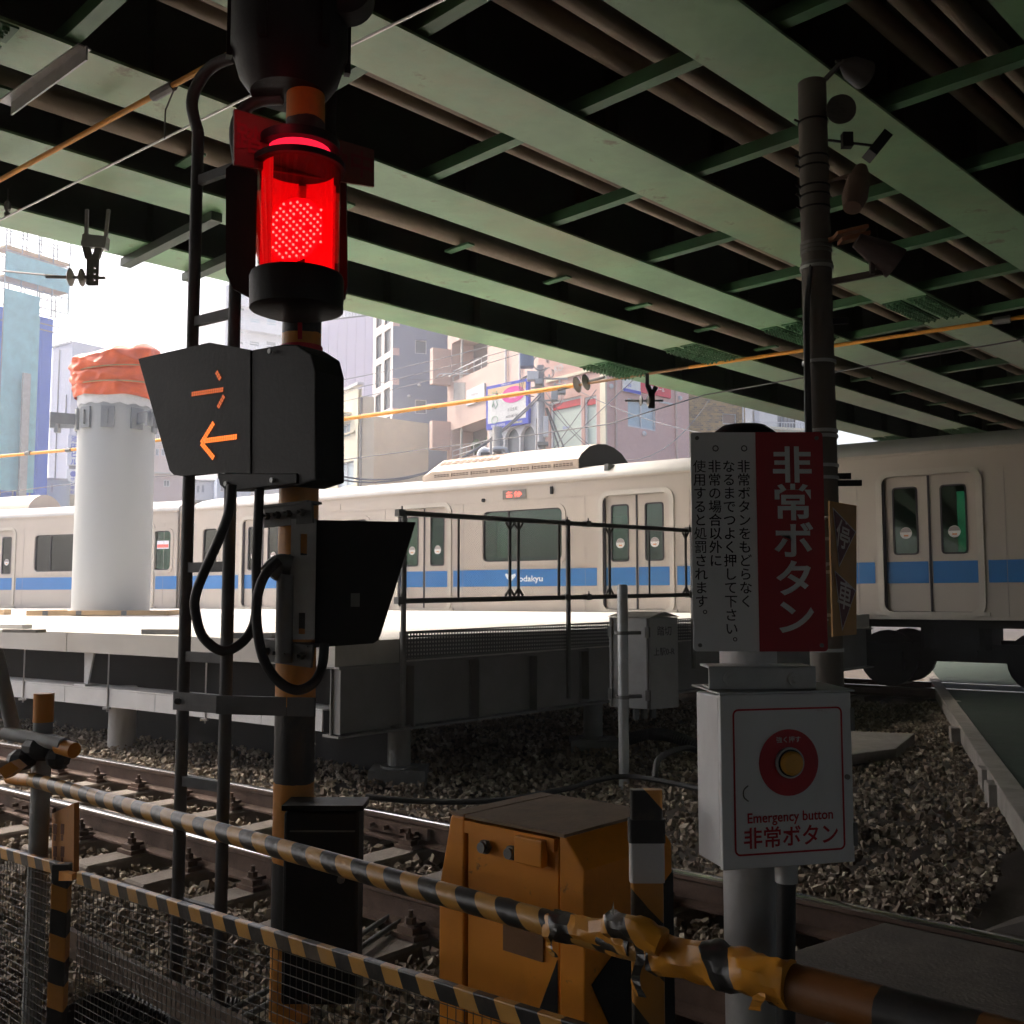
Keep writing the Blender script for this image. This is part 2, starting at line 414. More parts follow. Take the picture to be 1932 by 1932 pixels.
e = cr.color_ramp.elements.new(.75); e.color = (.32, .262, .195, 1)
t.links.new(geo.outputs['Random Per Island'], cr.inputs[0]); wear(t, b, cr.outputs[0], .25, 35, .3); b.inputs['Roughness'].default_value = .9
stones('ballast', 66000, (-9.5, 6.5, 2.3, 15.5), .058, -.205, 'loose crushed grey brown stone around the track', 3)
stones('ballast', 17000, (-3.6, 2.8, 2.3, 6.0), .05, -.2, 'loose crushed grey brown stone nearest the fence', 5)

# ---- level crossing road surface, with kerb beam
M_road = mat('worn asphalt', (.055, .052, .05), .9, 0, .3, 7, .4)
M_lane = mat('worn green road paint', (.022, .042, .028), .85, 0, .25, 6, .3, (.06, .055, .05), .6)
_a, _b = PZ(1787, 1300, 0), PZ(1932, 1488, 0); _d = (_a - _b)
far = [((_b + _d * k).x, (_b + _d * k).y) for k in (-.45, 0, .35, .7, 1.0, 1.6, 2.2)]
rd = MB(); L = [Vector((x, y, -.012)) for x, y in far]; Rr = [Vector((x + 7, y - 1.2, -.012)) for x, y in far]
for i in range(len(L) - 1): rd.add([L[i], Rr[i], Rr[i + 1], L[i + 1]], [(0, 1, 2, 3)])
tag(rd.build('road', M_lane, center=False), kind='structure')
kb = MB()
for i in range(len(L) - 1):
    a, b2 = L[i], L[i + 1]; sd = Vector((-(b2 - a).y, (b2 - a).x, 0)).normalized()
    kb.prism([a + Vector((0, 0, .012)), b2 + Vector((0, 0, .012)), b2 + sd * .16 + Vector((0, 0, .012)), a + sd * .16 + Vector((0, 0, .012))], (0, 0, -.17))
kerb = kb.build('kerb', M_conc_dk, center=False, bevel=.01); tag(kerb, kind='structure')
for (u, v) in ((1800, 1335), (1816, 1388), (1880, 1470), (1895, 1500)):
    c = PZ(u, v, -.1); MB().obox(c + Vector((-.02, 0, 0)), (.1, -.03, 0), (.03, .1, 0), (0, 0, .09)).build('concrete_block', M_conc_dk, kerb, bevel=.008)

# ---- near crossing panels between and beside the rails
M_panel = mat('dark crossing panel', (.058, .048, .04), .85, 0, .25, 8, .35, (.16, .13, .1), .5)
cp = thing('crossing_deck', track(s_at_x(2.2), .5, 0)[0], 'dark brown concrete crossing panels laid between and beside the near rails', 'crossing deck')
def panel(s0, s1, o0, o1, ramp0, ramp1, ztop=-.002):
    mbp = MB(); a0, a1 = track(s0 + ramp0, o0)[0], track(s0 + ramp1, o1)[0]
    c0, c1 = track(s1, o0)[0], track(s1, o1)[0]; e0, e1 = track(s0, o0 + .02)[0], track(s0 + ramp1 - ramp0 * .6, o1 - .02)[0]
    zt = Vector((0, 0, ztop)); zb = Vector((0, 0, -.2))
    mbp.add([a0 + zt, a1 + zt, c1 + zt, c0 + zt, a0 + zb, a1 + zb, c1 + zb, c0 + zb, e0 + Vector((0, 0, -.1)), e1 + Vector((0, 0, -.1))],
            [(0, 1, 2, 3), (3, 2, 6, 7), (0, 3, 7, 4), (1, 5, 6, 2), (0, 8, 9, 1), (8, 4, 5, 9), (0, 4, 8), (1, 9, 5)])
    return mbp.build('panel', M_panel, cp, bevel=.006)
sA = s_at_x(1.62)
panel(sA - .1, sA + 1.4, .13, GA - .1, .14, -.05); panel(sA + 1.42, sA + 4, .13, GA - .1, 0, 0)
panel(sA + .38, sA + 4, -1.0, -.06, .3, .02)
panel(sA + .25, sA + 4, GA + .06, GA + .8, .05, .1)

# ================================================================== tracks
M_sleeper = mat('dusty concrete sleeper', (.235, .2, .17), .9, 0, .2, 6, .4, (.12, .085, .06), .55)
def rail_mesh(mbh, mbw, pts):
    """rail with head and foot swept along points with side vectors"""
    prof_w = [(-.0635, -.153), (.0635, -.153), (.0635, -.141), (.012, -.125), (.009, -.042), (.032, -.03), (.032, -.012), (-.032, -.012), (-.032, -.03), (-.009, -.042), (-.012, -.125), (-.0635, -.141)]
    prof_h = [(-.0325, -.012), (.0325, -.012), (.0315, -.003), (.022, 0), (-.022, 0), (-.0315, -.003)]
    for mbx, prof in ((mbh, prof_h), (mbw, prof_w)):
        n = len(prof); v = []; f = []
        for p, nr in pts: v += [p + nr * a + Vector((0, 0, c)) for a, c in prof]
        for i in range(len(pts) - 1):
            for k in range(n): f.append((i * n + k, i * n + (k + 1) % n, (i + 1) * n + (k + 1) % n, (i + 1) * n + k))
        mbx.add(v, f)
tr = thing('railway_track', track(s_at_x(-1), GA / 2, -.2)[0], 'near narrow gauge track with rusty rails on concrete sleepers', 'railway track')
s0, s1 = s_at_x(-11), s_at_x(5.5)
for off in (0, GA):
    h, w = MB(), MB(); sv = np.arange(s0, s1, .5); pts = []
    for s in sv:
        p, tt, nr = track(s, off); pts.append((p, nr))
    rail_mesh(h, w, pts)
    rw = w.build('rail', M_rust, tr); h.build('rail_head', M_rail, rw, smooth=True)
sl_me = fast_me = None
for i in range(int(math.ceil(s0 / .6)), int(s_at_x(2.2) / .6) + 1):
    s = i * .6; p, tt, nr = track(s, GA / 2)
    mx = Matrix(((nr.x, tt.x, 0, p.x), (nr.y, tt.y, 0, p.y), (0, 0, 1, -.158), (0, 0, 0, 1)))
    if sl_me is None:
        q = MB(); prof = [(-.12, -.14), (.12, -.14), (.1, -.002), (-.1, -.002)]
        q.prism([(-1.0, a, c) for a, c in prof], (2.0, 0, 0)); so_ = q.build('sleeper', M_sleeper, tr, local=True, bevel=.012); sl_me = so_.data
        q = MB()
        q.box((-.15, -.075, .0), (.15, .075, .022))
        for sd in (-1, 1):
            q.box((sd * .105 - .03, -.05, .02), (sd * .105 + .03, .05, .05)); q.box((sd * .075 - .035, -.035, .04), (sd * .075 + .035, .035, .058))
            q.tube([(sd * .1, 0, .04), (sd * .1, 0, .115)], .0125, 8); q.tube([(sd * .1, 0, .058), (sd * .1, 0, .085)], .027, 6)
        fo = q.build('rail_fastening', M_rust, so_, local=True); fast_me = fo.data; fo.location = (GA / 2, 0, 0)
        f2 = fo.copy(); COL.objects.link(f2); f2.parent = so_; f2.location = (-GA / 2, 0, 0)
        bas = so_
    else:
        so_ = bpy.data.objects.new('sleeper', sl_me); COL.objects.link(so_); so_.parent = tr
        bv = so_.modifiers.new('bevel', 'BEVEL'); bv.width = .012; bv.segments = 1
        for sd in (1, -1):
            f2 = bpy.data.objects.new('rail_fastening', fast_me); COL.objects.link(f2); f2.parent = so_; f2.location = (sd * GA / 2, 0, 0)
    so_.matrix_parent_inverse = Matrix.Translation(-tr.location); so_.matrix_basis = mx
# joint bars and bond wires on the near rail
for sx, off in ((-2.55, GA), (-.7, 0)):
    s = s_at_x(sx); p, tt, nr = track(s, off + .03); q = MB().beam(p - tt * .28 + Vector((0, 0, -.08)), p + tt * .28 + Vector((0, 0, -.08)), .025, .07)
    for k in (-.2, -.07, .07, .2): q.tube([p + tt * k + Vector((0, 0, -.08)), p + tt * k + nr * .05 + Vector((0, 0, -.08))], .014, 6)
    q.build('joint_bar', M_rust, tr)
# ---- the train's own track
TD1 = Vector((-5.68, 23.2, 0)); TDIR = Vector((.8125, -.583, 0)).normalized(); TN = Vector((-TDIR.y, TDIR.x, 0))
def TR(s, y, z): return TD1 + TDIR * s + TN * y + Vector((0, 0, z))
tr2 = thing('railway_track', TR(10, 1.4, -.2), 'far track running beneath the stopped commuter train', 'railway track')
for y in (.84, .84 + GA):
    h, w = MB(), MB(); rail_mesh(h, w, [(TR(s, y, 0), -TN) for s in (-6, 8, 30)]); rw = w.build('rail', M_rust, tr2); h.build('rail_head', M_rail, rw)
for i in range(12, 42):
    p = TR(i * .6, 1.4, 0)
    so_ = bpy.data.objects.new('sleeper', sl_me); COL.objects.link(so_); so_.parent = tr2; so_.matrix_parent_inverse = Matrix.Translation(-tr2.location)
    so_.matrix_basis = Matrix(((-TN.x, TDIR.x, 0, p.x), (-TN.y, TDIR.y, 0, p.y), (0, 0, 1, -.158), (0, 0, 0, 1)))

# ================================================================== road bridge overhead
br = thing('road_bridge', BP(10, 4, 5.2), 'green painted steel girder road bridge passing overhead', 'bridge')
GP = [10.77, 9.06, 7.33, 5.52, 3.72, 1.95, .2] + [-1.6 - 1.8 * k for k in range(18)]
Q0, Q1, ZB, ZD = -60., 62., 5.2, 6.75
MB().obox(BP((Q0 + Q1) / 2, -10.8, ZD + .15), QD * ((Q1 - Q0) / 2), QN * 23.2, (0, 0, .15)).build('deck', M_deck, br)
SPL = (1.75, 13.4, 24.1, 34.8)
for gi, gp in enumerate(GP):
    w = MB(); w.obox(BP((Q0 + Q1) / 2, gp, (ZB + ZD) / 2 + .02), QD * ((Q1 - Q0) / 2), QN * .009, (0, 0, (ZD - ZB) / 2 - .02))
    if gi < 7:
        for q in np.arange(-6 + 1.05, 40, 1.67):   # web stiffeners
            w.obox(BP(q, gp - .08, (ZB + ZD) / 2 + .02), QD * .006, QN * .07, (0, 0, (ZD - ZB) / 2 - .03))
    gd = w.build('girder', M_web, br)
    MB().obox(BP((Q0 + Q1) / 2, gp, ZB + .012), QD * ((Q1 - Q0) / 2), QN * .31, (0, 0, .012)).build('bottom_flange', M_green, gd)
    if gi < 5:
        bo = MB()
        for q in SPL:
            for sd in (-1, 1): MB().obox(BP(q, gp + sd * .165, ZB - .007), QD * .62, QN * .125, (0, 0, .007)).build('splice_plate', M_green_b, gd)
            for sd in (-1, 1):
                for r_ in (-.08, 0, .08):
                    for k in range(14):
                        qq = q - .55 + k * .0846
                        c = BP(qq, gp + sd * .165 + r_, ZB - .014)
                        bo.tube([c, c - Vector((0, 0, .026))], .026, 6); bo.tube([c - Vector((0, 0, .02)), c - Vector((0, 0, .045))], .013, 5)
        tag(bo.build('splice_bolts', M_green_b, gd), kind='stuff')
gaps = [(3.72, 5.52), (5.52, 7.33), (1.95, 3.72)]
for a, b2 in gaps:
    for k in range(-4, 18):
        q = 6.06 + 1.67 * k
        if not (1.5 < q < 34): continue
        x = MB(); p0, p1 = a + .26, b2 - .02
        x.obox(BP(q, (p0 + p1) / 2, ZB + .05), QD * .055, QN * ((p1 - p0) / 2), (0, 0, .005)); x.obox(BP(q - .05, (p0 + p1) / 2, ZB + .105), QD * .005, QN * ((p1 - p0) / 2), (0, 0, .05))
        x.build('cross_brace', M_green_b, br)
for p, z, r_ in ((4.5, 5.55, .1), (4.8, 5.55, .1), (6.24, 5.52, .07), (6.45, 5.52, .07), (8.5, 5.5, .12), (2.66, 5.55, .075), (2.88, 5.55, .075), (3.1, 5.55, .075)):
    MB().tube([BP(Q0, p, z), BP(Q1, p, z)], r_, 14).build('pipe', M_pipe, br, smooth=True)
for k in range(-2, 14):
    q = 6.06 + 1.67 * k
    MB().obox(BP(q, 8.5, 5.36), QD * .05, QN * .2, (0, 0, .012)).build('pipe_hanger', M_green_b, br)
# lateral struts on the outer girders at the left
for q in (5.0, 5.75):
    MB().beam(BP(q, 9.1, ZB - .05), BP(q, 11.15, ZB - .05), .12, .09).build('lateral_strut', M_web, br)
# loose angle bracket hung from the girder, top left
tag(MB().beam(PZ(8, 195, 4.98), PZ(160, 88, 4.98), .09, .012).beam(PZ(22, 205, 4.93), PZ(164, 100, 4.93), .012, .1).build('angle_bracket', M_galv), 'pale grey steel angle hung under the girder, top left', 'steel angle')
# far abutment
ab = MB().obox(BP(56, 3, 2.4), QD * .6, QN * 10, (0, 0, 2.66)); tag(ab.build('bridge_abutment', M_conc_dk), 'dark concrete abutment at the far end under the bridge', 'abutment')
for p in (10.5, 6.2):
    c = BP(36, p, 0)
    pr = thing('bridge_pier', c + Vector((0, 0, -.2)), 'round concrete pier under the far end of the bridge, %s' % ('nearer the tiled house' if p > 8 else 'farther right above the train'), 'pier')
    MB().tube([c + Vector((0, 0, -.2)), c + Vector((0, 0, 4.6))], .45, 20).build('column', M_conc_dk, pr, smooth=True)
    MB().obox(c + Vector((0, 0, 4.9)), QD * .5, QN * 1.6, (0, 0, .28)).build('pier_cap', M_conc_dk, pr)

# ================================================================== platform under construction
def plat_z(pt):
    """the surface rises gently from the near edge to the train"""
    f = (pt - Vector((-1.4, 8.25, 0))).dot(Vector((.62, .78, 0))) / 10
    return .985 + .13 * max(0, min(1.15, f))
near = [track(s, -.97)[0] for s in np.linspace(s_at_x(-13), s_at_x(-2.05), 14)]
corner = near[-1]
# the end edge runs parallel to the bridge from the corner to the train
k_end = None
for i in range(400):
    pnt = corner + QD * (i * .03)
    if (pnt - TR(0, -.12, 0)).dot(TN) >= 0: k_end = i * .03; break
endp = corner + QD * k_end
farA = TR(-2.6, -.12, 0)
plat = thing('station_platform', (-3, 12, -.2), 'unfinished pale concrete station platform on steel beams', 'platform')
M_slab = mat('pale new concrete', (.56, .54, .5), .85, 0, .07, 1.2, .15, (.42, .4, .37), .4)
def on(pt, dz=0.): return Vector((pt.x, pt.y, plat_z(pt) + dz))
poly = near + [endp, farA, Vector((-13.5, 26.8, 0)), Vector((-24, 31.5, 0)), Vector((-24, 18, 0))]
mbp = MB()
for i in range(len(near) - 1):   # fan strips from the near edge to the far side
    a, b2 = near[i], near[i + 1]
    fa_ = Vector((-24, 31.5, 0)).lerp(farA, i / (len(near) - 1)) ; fb_ = Vector((-24, 31.5, 0)).lerp(farA, (i + 1) / (len(near) - 1))
    if i == 0: a = Vector((-24, 17.5, 0))
    mbp.add([on(a), on(b2), on(fb_), on(fa_)], [(0, 1, 2, 3)])
mbp.add([on(corner), on(endp), on(farA)], [(0, 1, 2)])
mbp.build('slab_surface', M_slab, plat)
nl = len(near); edge_pts = near
pieces = [(0, 3), (3, 6), (6, 9), (9, 11), (11, 13)]
for a, b2 in pieces:
    q = MB()
    for i in range(a, b2):
        t0, t1 = near[i], near[i + 1]
        if i == b2 - 1 and b2 != 13: t1 = t1.lerp(t0, .012)
        inn = Vector((.6, .8, 0)) * .35
        q.add([on(t0, .004), on(t1, .004), on(t1 + inn, .004), on(t0 + inn, .004), on(t0, -.2), on(t1, -.2), on(t1 + inn, -.2), on(t0 + inn, -.2)],
              [(0, 1, 2, 3), (0, 4, 5, 1), (4, 7, 6, 5), (1, 5, 6, 2), (0, 3, 7, 4)])
    q.build('edge_slab', M_slab, plat)
# lower longitudinal beam, stiffener brackets, stub columns
M_beam = mat('galvanised beam', (.6, .6, .6), .55, .25, .12, 3, .1, (.4, .38, .36), .4)
lb = [track(s, -1.02)[0] for s in np.linspace(s_at_x(-12), s_at_x(-2.2), 16)]
for i in range(15):
    a, b2 = lb[i], lb[i + 1]; b2 = b2.lerp(a, .01)
    q = MB(); inn = Vector((.62, .78, 0))
    q.prism([a + Vector((0, 0, .25)), b2 + Vector((0, 0, .25)), b2 + Vector((0, 0, .415)), a + Vector((0, 0, .415))], inn * .012)
    q.prism([a + Vector((0, 0, .418)), b2 + Vector((0, 0, .418)), b2 + inn * .3 + Vector((0, 0, .418)), a + inn * .3 + Vector((0, 0, .418))], (0, 0, .012))
    if i % 2: q.beam(a + Vector((-.005, -.006, .2)), a + Vector((-.005, -.006, .98)), .012, .012, up=(0, 1, 0)); q.obox(a + Vector((-.01, -.01, .235)), (.035, 0, 0), (0, .02, 0), (0, 0, .01))
    q.build('lower_beam', M_beam, plat)
for s in (s_at_x(-12), s_at_x(-9.2), s_at_x(-4.9)):
    p = track(s, -1.35)[0]; MB().tube([p + Vector((0, 0, -.25)), p + Vector((0, 0, .42))], .14, 16).build('stub_column', M_conc, plat, smooth=True)
for sx in (-5.15, -2.6, -8.2):
    p, tt, nr = track(s_at_x(sx), -1.12); q = MB()
    q.prism([p + Vector((0, 0, .45)) - tt * .05, p + Vector((0, 0, .45)) + tt * .02, p + Vector((0, 0, .79)) + tt * .12, p + Vector((0, 0, .79)) - tt * .06], -nr * .02)
    q.obox(p + Vector((0, 0, .44)), tt * .1, nr * .08, (0, 0, .008)); q.build('bracket', M_beam, plat)
M_under0 = mat('painted shade black', (.012, .012, .013), .8)
dk = MB(); inn = Vector((.62, .78, 0))    # web behind the lower beam, blackened to paint the shaded gap
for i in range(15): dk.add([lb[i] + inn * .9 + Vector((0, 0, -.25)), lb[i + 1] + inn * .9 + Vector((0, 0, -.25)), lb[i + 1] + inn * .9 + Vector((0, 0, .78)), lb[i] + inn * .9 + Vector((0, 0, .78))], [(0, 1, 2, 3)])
dk.build('inner_web_shade', M_under0, plat)
# end girder parallel to the bridge
M_girder = mat('dull grey girder', (.2, .195, .19), .6, .2, .15, 2, .1, (.13, .11, .1), .5)
ends = [0, 1.55, 3.1, k_end - .02]
eg = MB()
def EP(a, off, z): return corner + QD * a - QN * 0 + Vector((QD.y, -QD.x, 0)) * off + Vector((0, 0, z))
for a, b2 in zip(ends, ends[1:]):
    z0, z1 = plat_z(EP(a, 0, 0)), plat_z(EP(b2, 0, 0)); q = MB()
    q.prism([EP(a, -.05, z0 - .75), EP(b2 - .012, -.05, z1 - .75), EP(b2 - .012, -.05, z1 - .22), EP(a, -.05, z0 - .22)], Vector((-QD.y, QD.x, 0)) * .012)
    q.prism([EP(a, .06, z0 - .77), EP(b2 - .012, .06, z1 - .77), EP(b2 - .012, -.16, z1 - .77), EP(a, -.16, z0 - .77)], (0, 0, .018))
    q.prism([EP(a, .06, z0 - .215), EP(b2 - .012, .06, z1 - .215), EP(b2 - .012, -.16, z1 - .215), EP(a, -.16, z0 - .215)], (0, 0, .018))
    for f_ in (.0, .5):
        c = EP(a + (b2 - a) * f_ + .03, 0, (z0 + z1) / 2 - .49); q.obox(c, QD * .008, Vector((QD.y, -QD.x, 0)) * .05, (0, 0, .26))
    q.build('end_girder', M_girder, plat)
    MB().prism([EP(a, 0, z0 - .2), EP(b2 - .004, 0, z1 - .2), EP(b2 - .004, 0, z1 + .002), EP(a, 0, z0 + .002)], Vector((-QD.y, QD.x, 0)) * .3).build('end_slab', M_conc, plat)
for a in (.72, 3.3):
    c = EP(a, -.05, 0); q = MB(); q.tube([c + Vector((0, 0, -.1)), c + Vector((0, 0, .26))], .1, 18); q.obox(c + Vector((0, 0, -.17)), (.24, 0, 0), (0, .2, 0), (0, 0, .07)); q.tube([c + Vector((0, 0, -.1)), c + Vector((0, 0, -.08))], .16, 18)
    q.build('stub_column', M_galv_dark, plat, smooth=True)

# perforated kick plate and temporary railing along the platform end
A0, A1 = .62, min(k_end - .3, 5.3)
M_perf = alpha_grid('perforated steel sheet', (.1, .1, .1), QD, (0, 0, 1), .034, .27, diamond=False, dots=True)
kp = thing('kick_plate', EP(A0, .1, .8), 'perforated dark kick plate along the platform end below the railing', 'kick plate')
q = MB(); za, zb = plat_z(EP(A0, 0, 0)), plat_z(EP(A1, 0, 0))
q.add([EP(A0, .1, za - .16), EP(A1, .1, zb - .16), EP(A1, .1, zb + .06), EP(A0, .1, za + .06)], [(0, 1, 2, 3)]); q.build('perforated_sheet', M_perf, kp)
q = MB(); q.beam(EP(A0, .1, za + .065), EP(A1, .1, zb + .065), .03, .012); q.beam(EP(A0, .1, za - .165), EP(A1, .1, zb - .165), .04, .012); q.beam(EP(A0, .11, za - .2), EP(A0, .11, za + .07), .06, .02, up=(0, 1, 0)); q.build('edge_strip', M_galv_dark, kp)
M_mesh = alpha_grid('fine expanded mesh', (.25, .25, .24), QD, (0, 0, 1), .022, .1, diamond=True)
M_tube = mat('dull scaffold tube', (.075, .073, .07), .5, .4, .25, 12, .1, (.15, .11, .08), .4)
rl = thing('platform_railing', EP(.7, .14, .2), 'temporary dark tube railing with fine mesh panels on the platform end', 'railing')
def a_of_u(u):
    x = (u - 966) / 1932 * .999
    # solve X = x*Y on the end line
    cx, cyy = corner.x + QD.y * .14, corner.y - QD.x * .14
    return (x * cyy - cx) / (QD.x - x * QD.y)
posts = [a_of_u(u) for u in (762, 1072, 1306)]
for i, a in enumerate(posts):
    z = plat_z(EP(a, 0, 0)); q = MB().tube([EP(a, .14, z - (.72, .66, .5)[i]), EP(a, .14, z + 1.07)], .024, 10); q.build('post', M_galv_dark, rl, smooth=True)
zt = lambda a, h: EP(a, .14, plat_z(EP(a, 0, 0)) + h)
a_l, a_r = a_of_u(748), a_of_u(1420)
MB().tube([zt(a_l, 1.08), zt(a_r, 1.07)], .024, 10).build('top_rail', M_tube, rl, smooth=True)
MB().tube([zt(a_l + .03, .33), zt(a_r, .34)], .024, 10).build('lower_rail', M_tube, rl, smooth=True)
bars = [(865, 0), (962, 1), (978, 1), (1054, 2), (1150, 1), (1225, 0), (1294, 1)]
for u, kd in bars:
    a = a_of_u(u); q = MB().tube([zt(a, .34), zt(a + (.01 if kd == 2 else 0), 1.07)], .015 if kd else .011, 8)
    if kd == 1:
        for h, sg in ((.36, 1), (1.05, -1)): q.tube([zt(a - .06, h), zt(a, h + sg * .07)], .012, 6); q.tube([zt(a + .06, h), zt(a, h + sg * .07)], .012, 6)
    q.build('baluster', M_tube, rl, smooth=True)
for u in (754, 1068, 1108, 1300):
    a = a_of_u(u)
    for h in (1.08, .335): MB().obox(zt(a, h), QD * .035, Vector((QD.y, -QD.x, 0)) * .03, (0, 0, .03)).tube([zt(a + .02, h) + Vector((0, 0, .02)), zt(a + .02, h) + Vector((0, 0, .06))], .008, 6).build('clamp', M_galv_dark, rl)
q = MB(); ae = posts[0]; q.add([zt(ae, .34), zt(a_r, .34), zt(a_r, 1.06), zt(ae, 1.06)], [(0, 1, 2, 3)]); q.build('mesh_panel', M_mesh, rl)

# white steel column wrapped in orange sheet, timber base frame
cc = P(209, 1160, 18.5); cc = on(Vector((cc.x, cc.y, 0))); CR = .665
stc = thing('steel_column', cc, 'thick white steel column standing on the platform', 'column')
M_colw = mat('white primer steel', (.42, .43, .42), .4, 0, .05, 1.2, .02, (.5, .5, .48), .3, (1, 1, .15))
ztop = P(209, 755, 18.5).z; M_ccl = mat('pale grey cleat', (.3, .31, .31), .5, .2)
MB().tube([cc, cc + Vector((0, 0, ztop - cc.z))], CR, 48).build('shaft', M_colw, stc, smooth=True)
for ang in (-118, -82, -40, 0, 180, -150):
    d = Vector((math.cos(R(ang)), math.sin(R(ang)), 0)); tg = Vector((-d.y, d.x, 0)); c = cc + d * (CR + .02) + Vector((0, 0, ztop - .42 - cc.z))
    q = MB().obox(c, d * .02, tg * .11, (0, 0, .19))
    if ang in (-40, 0, 180, -150): q.obox(c + d * .22, d * .22, tg * .01, (0, 0, .1)); q.obox(c + d * .4 + Vector((0, 0, -.06)), d * .04, tg * .06, (0, 0, .12))
    else: q.obox(c + d * .03, d * .03, tg * .012, (0, 0, .13))
    q.build('bracket', M_ccl, stc)
# orange wrap: crumpled sheet
rng = random.Random(4); NA, NZ = 110, 34; v = []; f = []; zw0, zw1 = ztop - .02, P(209, 664, 18.5).z
for j in range(NZ + 1):
    fz = j / NZ; z = zw0 + (zw1 - zw0) * fz
    for k in range(NA):
        a = 2 * math.pi * k / NA
        bulge = .062 + .06 * math.sin(min(1, fz * 1.08) * 3.1) * (.55 + .45 * math.cos(a - 3.0)) + .12 * fz * max(0, math.cos(a - 3.0))
        tie = -.04 * math.exp(-((fz - .58 - .03 * math.cos(a)) / .035) ** 2) - .025 * math.exp(-((fz - .27) / .03) ** 2)
        w = .05 * (.4 - abs(math.sin(a * 3.5 + fz * 4.5 + .8 * math.sin(fz * 9)))) * (.4 + fz) + .03 * (.4 - abs(math.sin(a * 6 - fz * 8))) + .008 * math.sin(a * 9 + fz * 7) + .007 * math.sin(a * 23 - fz * 13 + 2 * math.sin(a * 4)) + .006 * math.sin(fz * 38 + a * 5) + rng.uniform(-.004, .004)
        r_ = (CR + bulge + tie + w) * (1 if fz < .9 else 1 - (fz - .9) * 1.9)
        tilt = (zw1 - zw0) * fz * .16 * math.cos(a - .5)
        v.append(cc + Vector((r_ * math.cos(a), r_ * math.sin(a), z - cc.z + tilt + .015 * math.sin(a * 5 + fz * 9))))
for j in range(NZ):
    for k in range(NA): f.append((j * NA + k, j * NA + (k + 1) % NA, (j + 1) * NA + (k + 1) % NA, (j + 1) * NA + k))
f.append(tuple(NZ * NA + k for k in range(NA)))
M_orange = mat('orange plastic sheet', (.83, .17, .07), .38, 0, .14, 5, .25)
for fz_ in (.27, .58):
    z = zw0 + (zw1 - zw0) * fz_
    MB().tube([cc + Vector(((CR + .075) * math.cos(2 * math.pi * k / 40), (CR + .075) * math.sin(2 * math.pi * k / 40), z - cc.z + (zw1 - zw0) * fz_ * .16 * math.cos(2 * math.pi * k / 40 - .5))) for k in range(41)], .014, 6).build('tie_cord', M_wood, stc, smooth=True)
wr = MB().add(v, f).build('orange_wrap', M_orange, smooth=True); tag(wr, 'crumpled orange plastic sheet tied over the top of the white column', 'tarpaulin')
hm = MB(); hv = []
for dz, dr in ((-.17, .012), (.02, .028)): hv += [cc + Vector(((CR + dr) * math.cos(2 * math.pi * k / 60), (CR + dr) * math.sin(2 * math.pi * k / 60), ztop + dz - cc.z + .02 * math.sin(k * 1.7))) for k in range(60)]
hm.add(hv, [(k, (k + 1) % 60, 60 + (k + 1) % 60, 60 + k) for k in range(60)]); hm.build('white_hem', mat('white cloth hem', (.75, .74, .72), .8), stc, smooth=True)
tf = thing('wooden_formwork', cc, 'low wooden formwork around the foot of the white column', 'formwork')
for (x0_, y0_, x1_, y1_) in ((-1.05, -.95, 1.25, -.75), (1.25, -.75, 1.15, .9), (-1.05, -.95, -1.15, .8)):
    MB().beam(cc + Vector((x0_, y0_, .05)), cc + Vector((x1_, y1_, .05)), .05, .09).build('plank', M_wood, tf, bevel=.004)
for x_ in (-.75, -.2, .55): MB().obox(cc + Vector((x_, -.93 + .087 * (x_ + 1.05) - .04, .05)), (.045, 0, 0), (0, .012, 0), (0, 0, .04)).build('cleat', M_galv_dark, tf)
def plank(u0, u1, v, Y, h, lab, m_=None):
    a, b2 = P(u0, v, Y), P(u1, v + 1, Y - .15); a = on(a, h / 2 + .004); b2 = on(b2, h / 2 + .004)
    tag(MB().beam(a, b2, .14, h).build('timber_plank', m_ or M_wood, bevel=.004), lab, 'plank')
plank(0, 15, 1150, 19.5, .1, 'short timber baulk at the far left edge of the platform')
plank(14, 78, 1187, 10.9, .035, 'grey flat board lying on the platform edge at the far left', M_conc_dk)
plank(4, 52, 1178, 12.2, .05, 'thin weathered offcut behind the grey board on the platform', M_conc)
plank(275, 345, 1190, 10.3, .05, 'dark offcut with red end on the platform left of the ladder', M_galv_dark)
plank(438, 520, 1196, 9.3, .05, 'dark batten lying on the platform edge between the ladder and the signal pole', M_galv_dark)

# ================================================================== train
M_body = mat('ivory train paint', (.455, .398, .338), .33, 0, .05, 1.3, .02, (.33, .27, .21), .4, (1, 1, .18))
M_roofg = mat('grey train roof', (.4, .39, .37), .6, 0, .1, 2, .05, (.25, .22, .2), .4)
M_blue = mat('blue train stripe', (.025, .16, .42), .35, 0, .05, 3, .02)
M_trim = mat('stainless door trim', (.5, .455, .39), .35, .4, .08, 4, .03)
M_seal = mat('dark door seal', (.03, .025, .03), .7)
M_under = mat('black underframe', (.012, .012, .012), .8, 0, .3, 6, .2)
M_glass = glass('green tinted train glass', (.3, .55, .44), .2)
M_inter = mat('pale car interior', (.55, .58, .52), .6, 0, .05, 2, 0)
M_seat = mat('train seat fabric', (.1, .2, .28), .9)
M_stk = mat('round white door sticker', (.75, .73, .7), .5, 0, .03, 5, 0)
M_stk2 = mat('sticker grey print', (.35, .3, .28), .5); M_stk3 = mat('sticker orange print', (.7, .3, .12), .5)
M_ac = mat('ivory air conditioner', (.6, .48, .37), .4, 0, .06, 2, .03, (.5, .4, .3), .3)
ZS, ZG = 1.04, 3.47
def ident(x, y, z): return Vector((x, y, z))
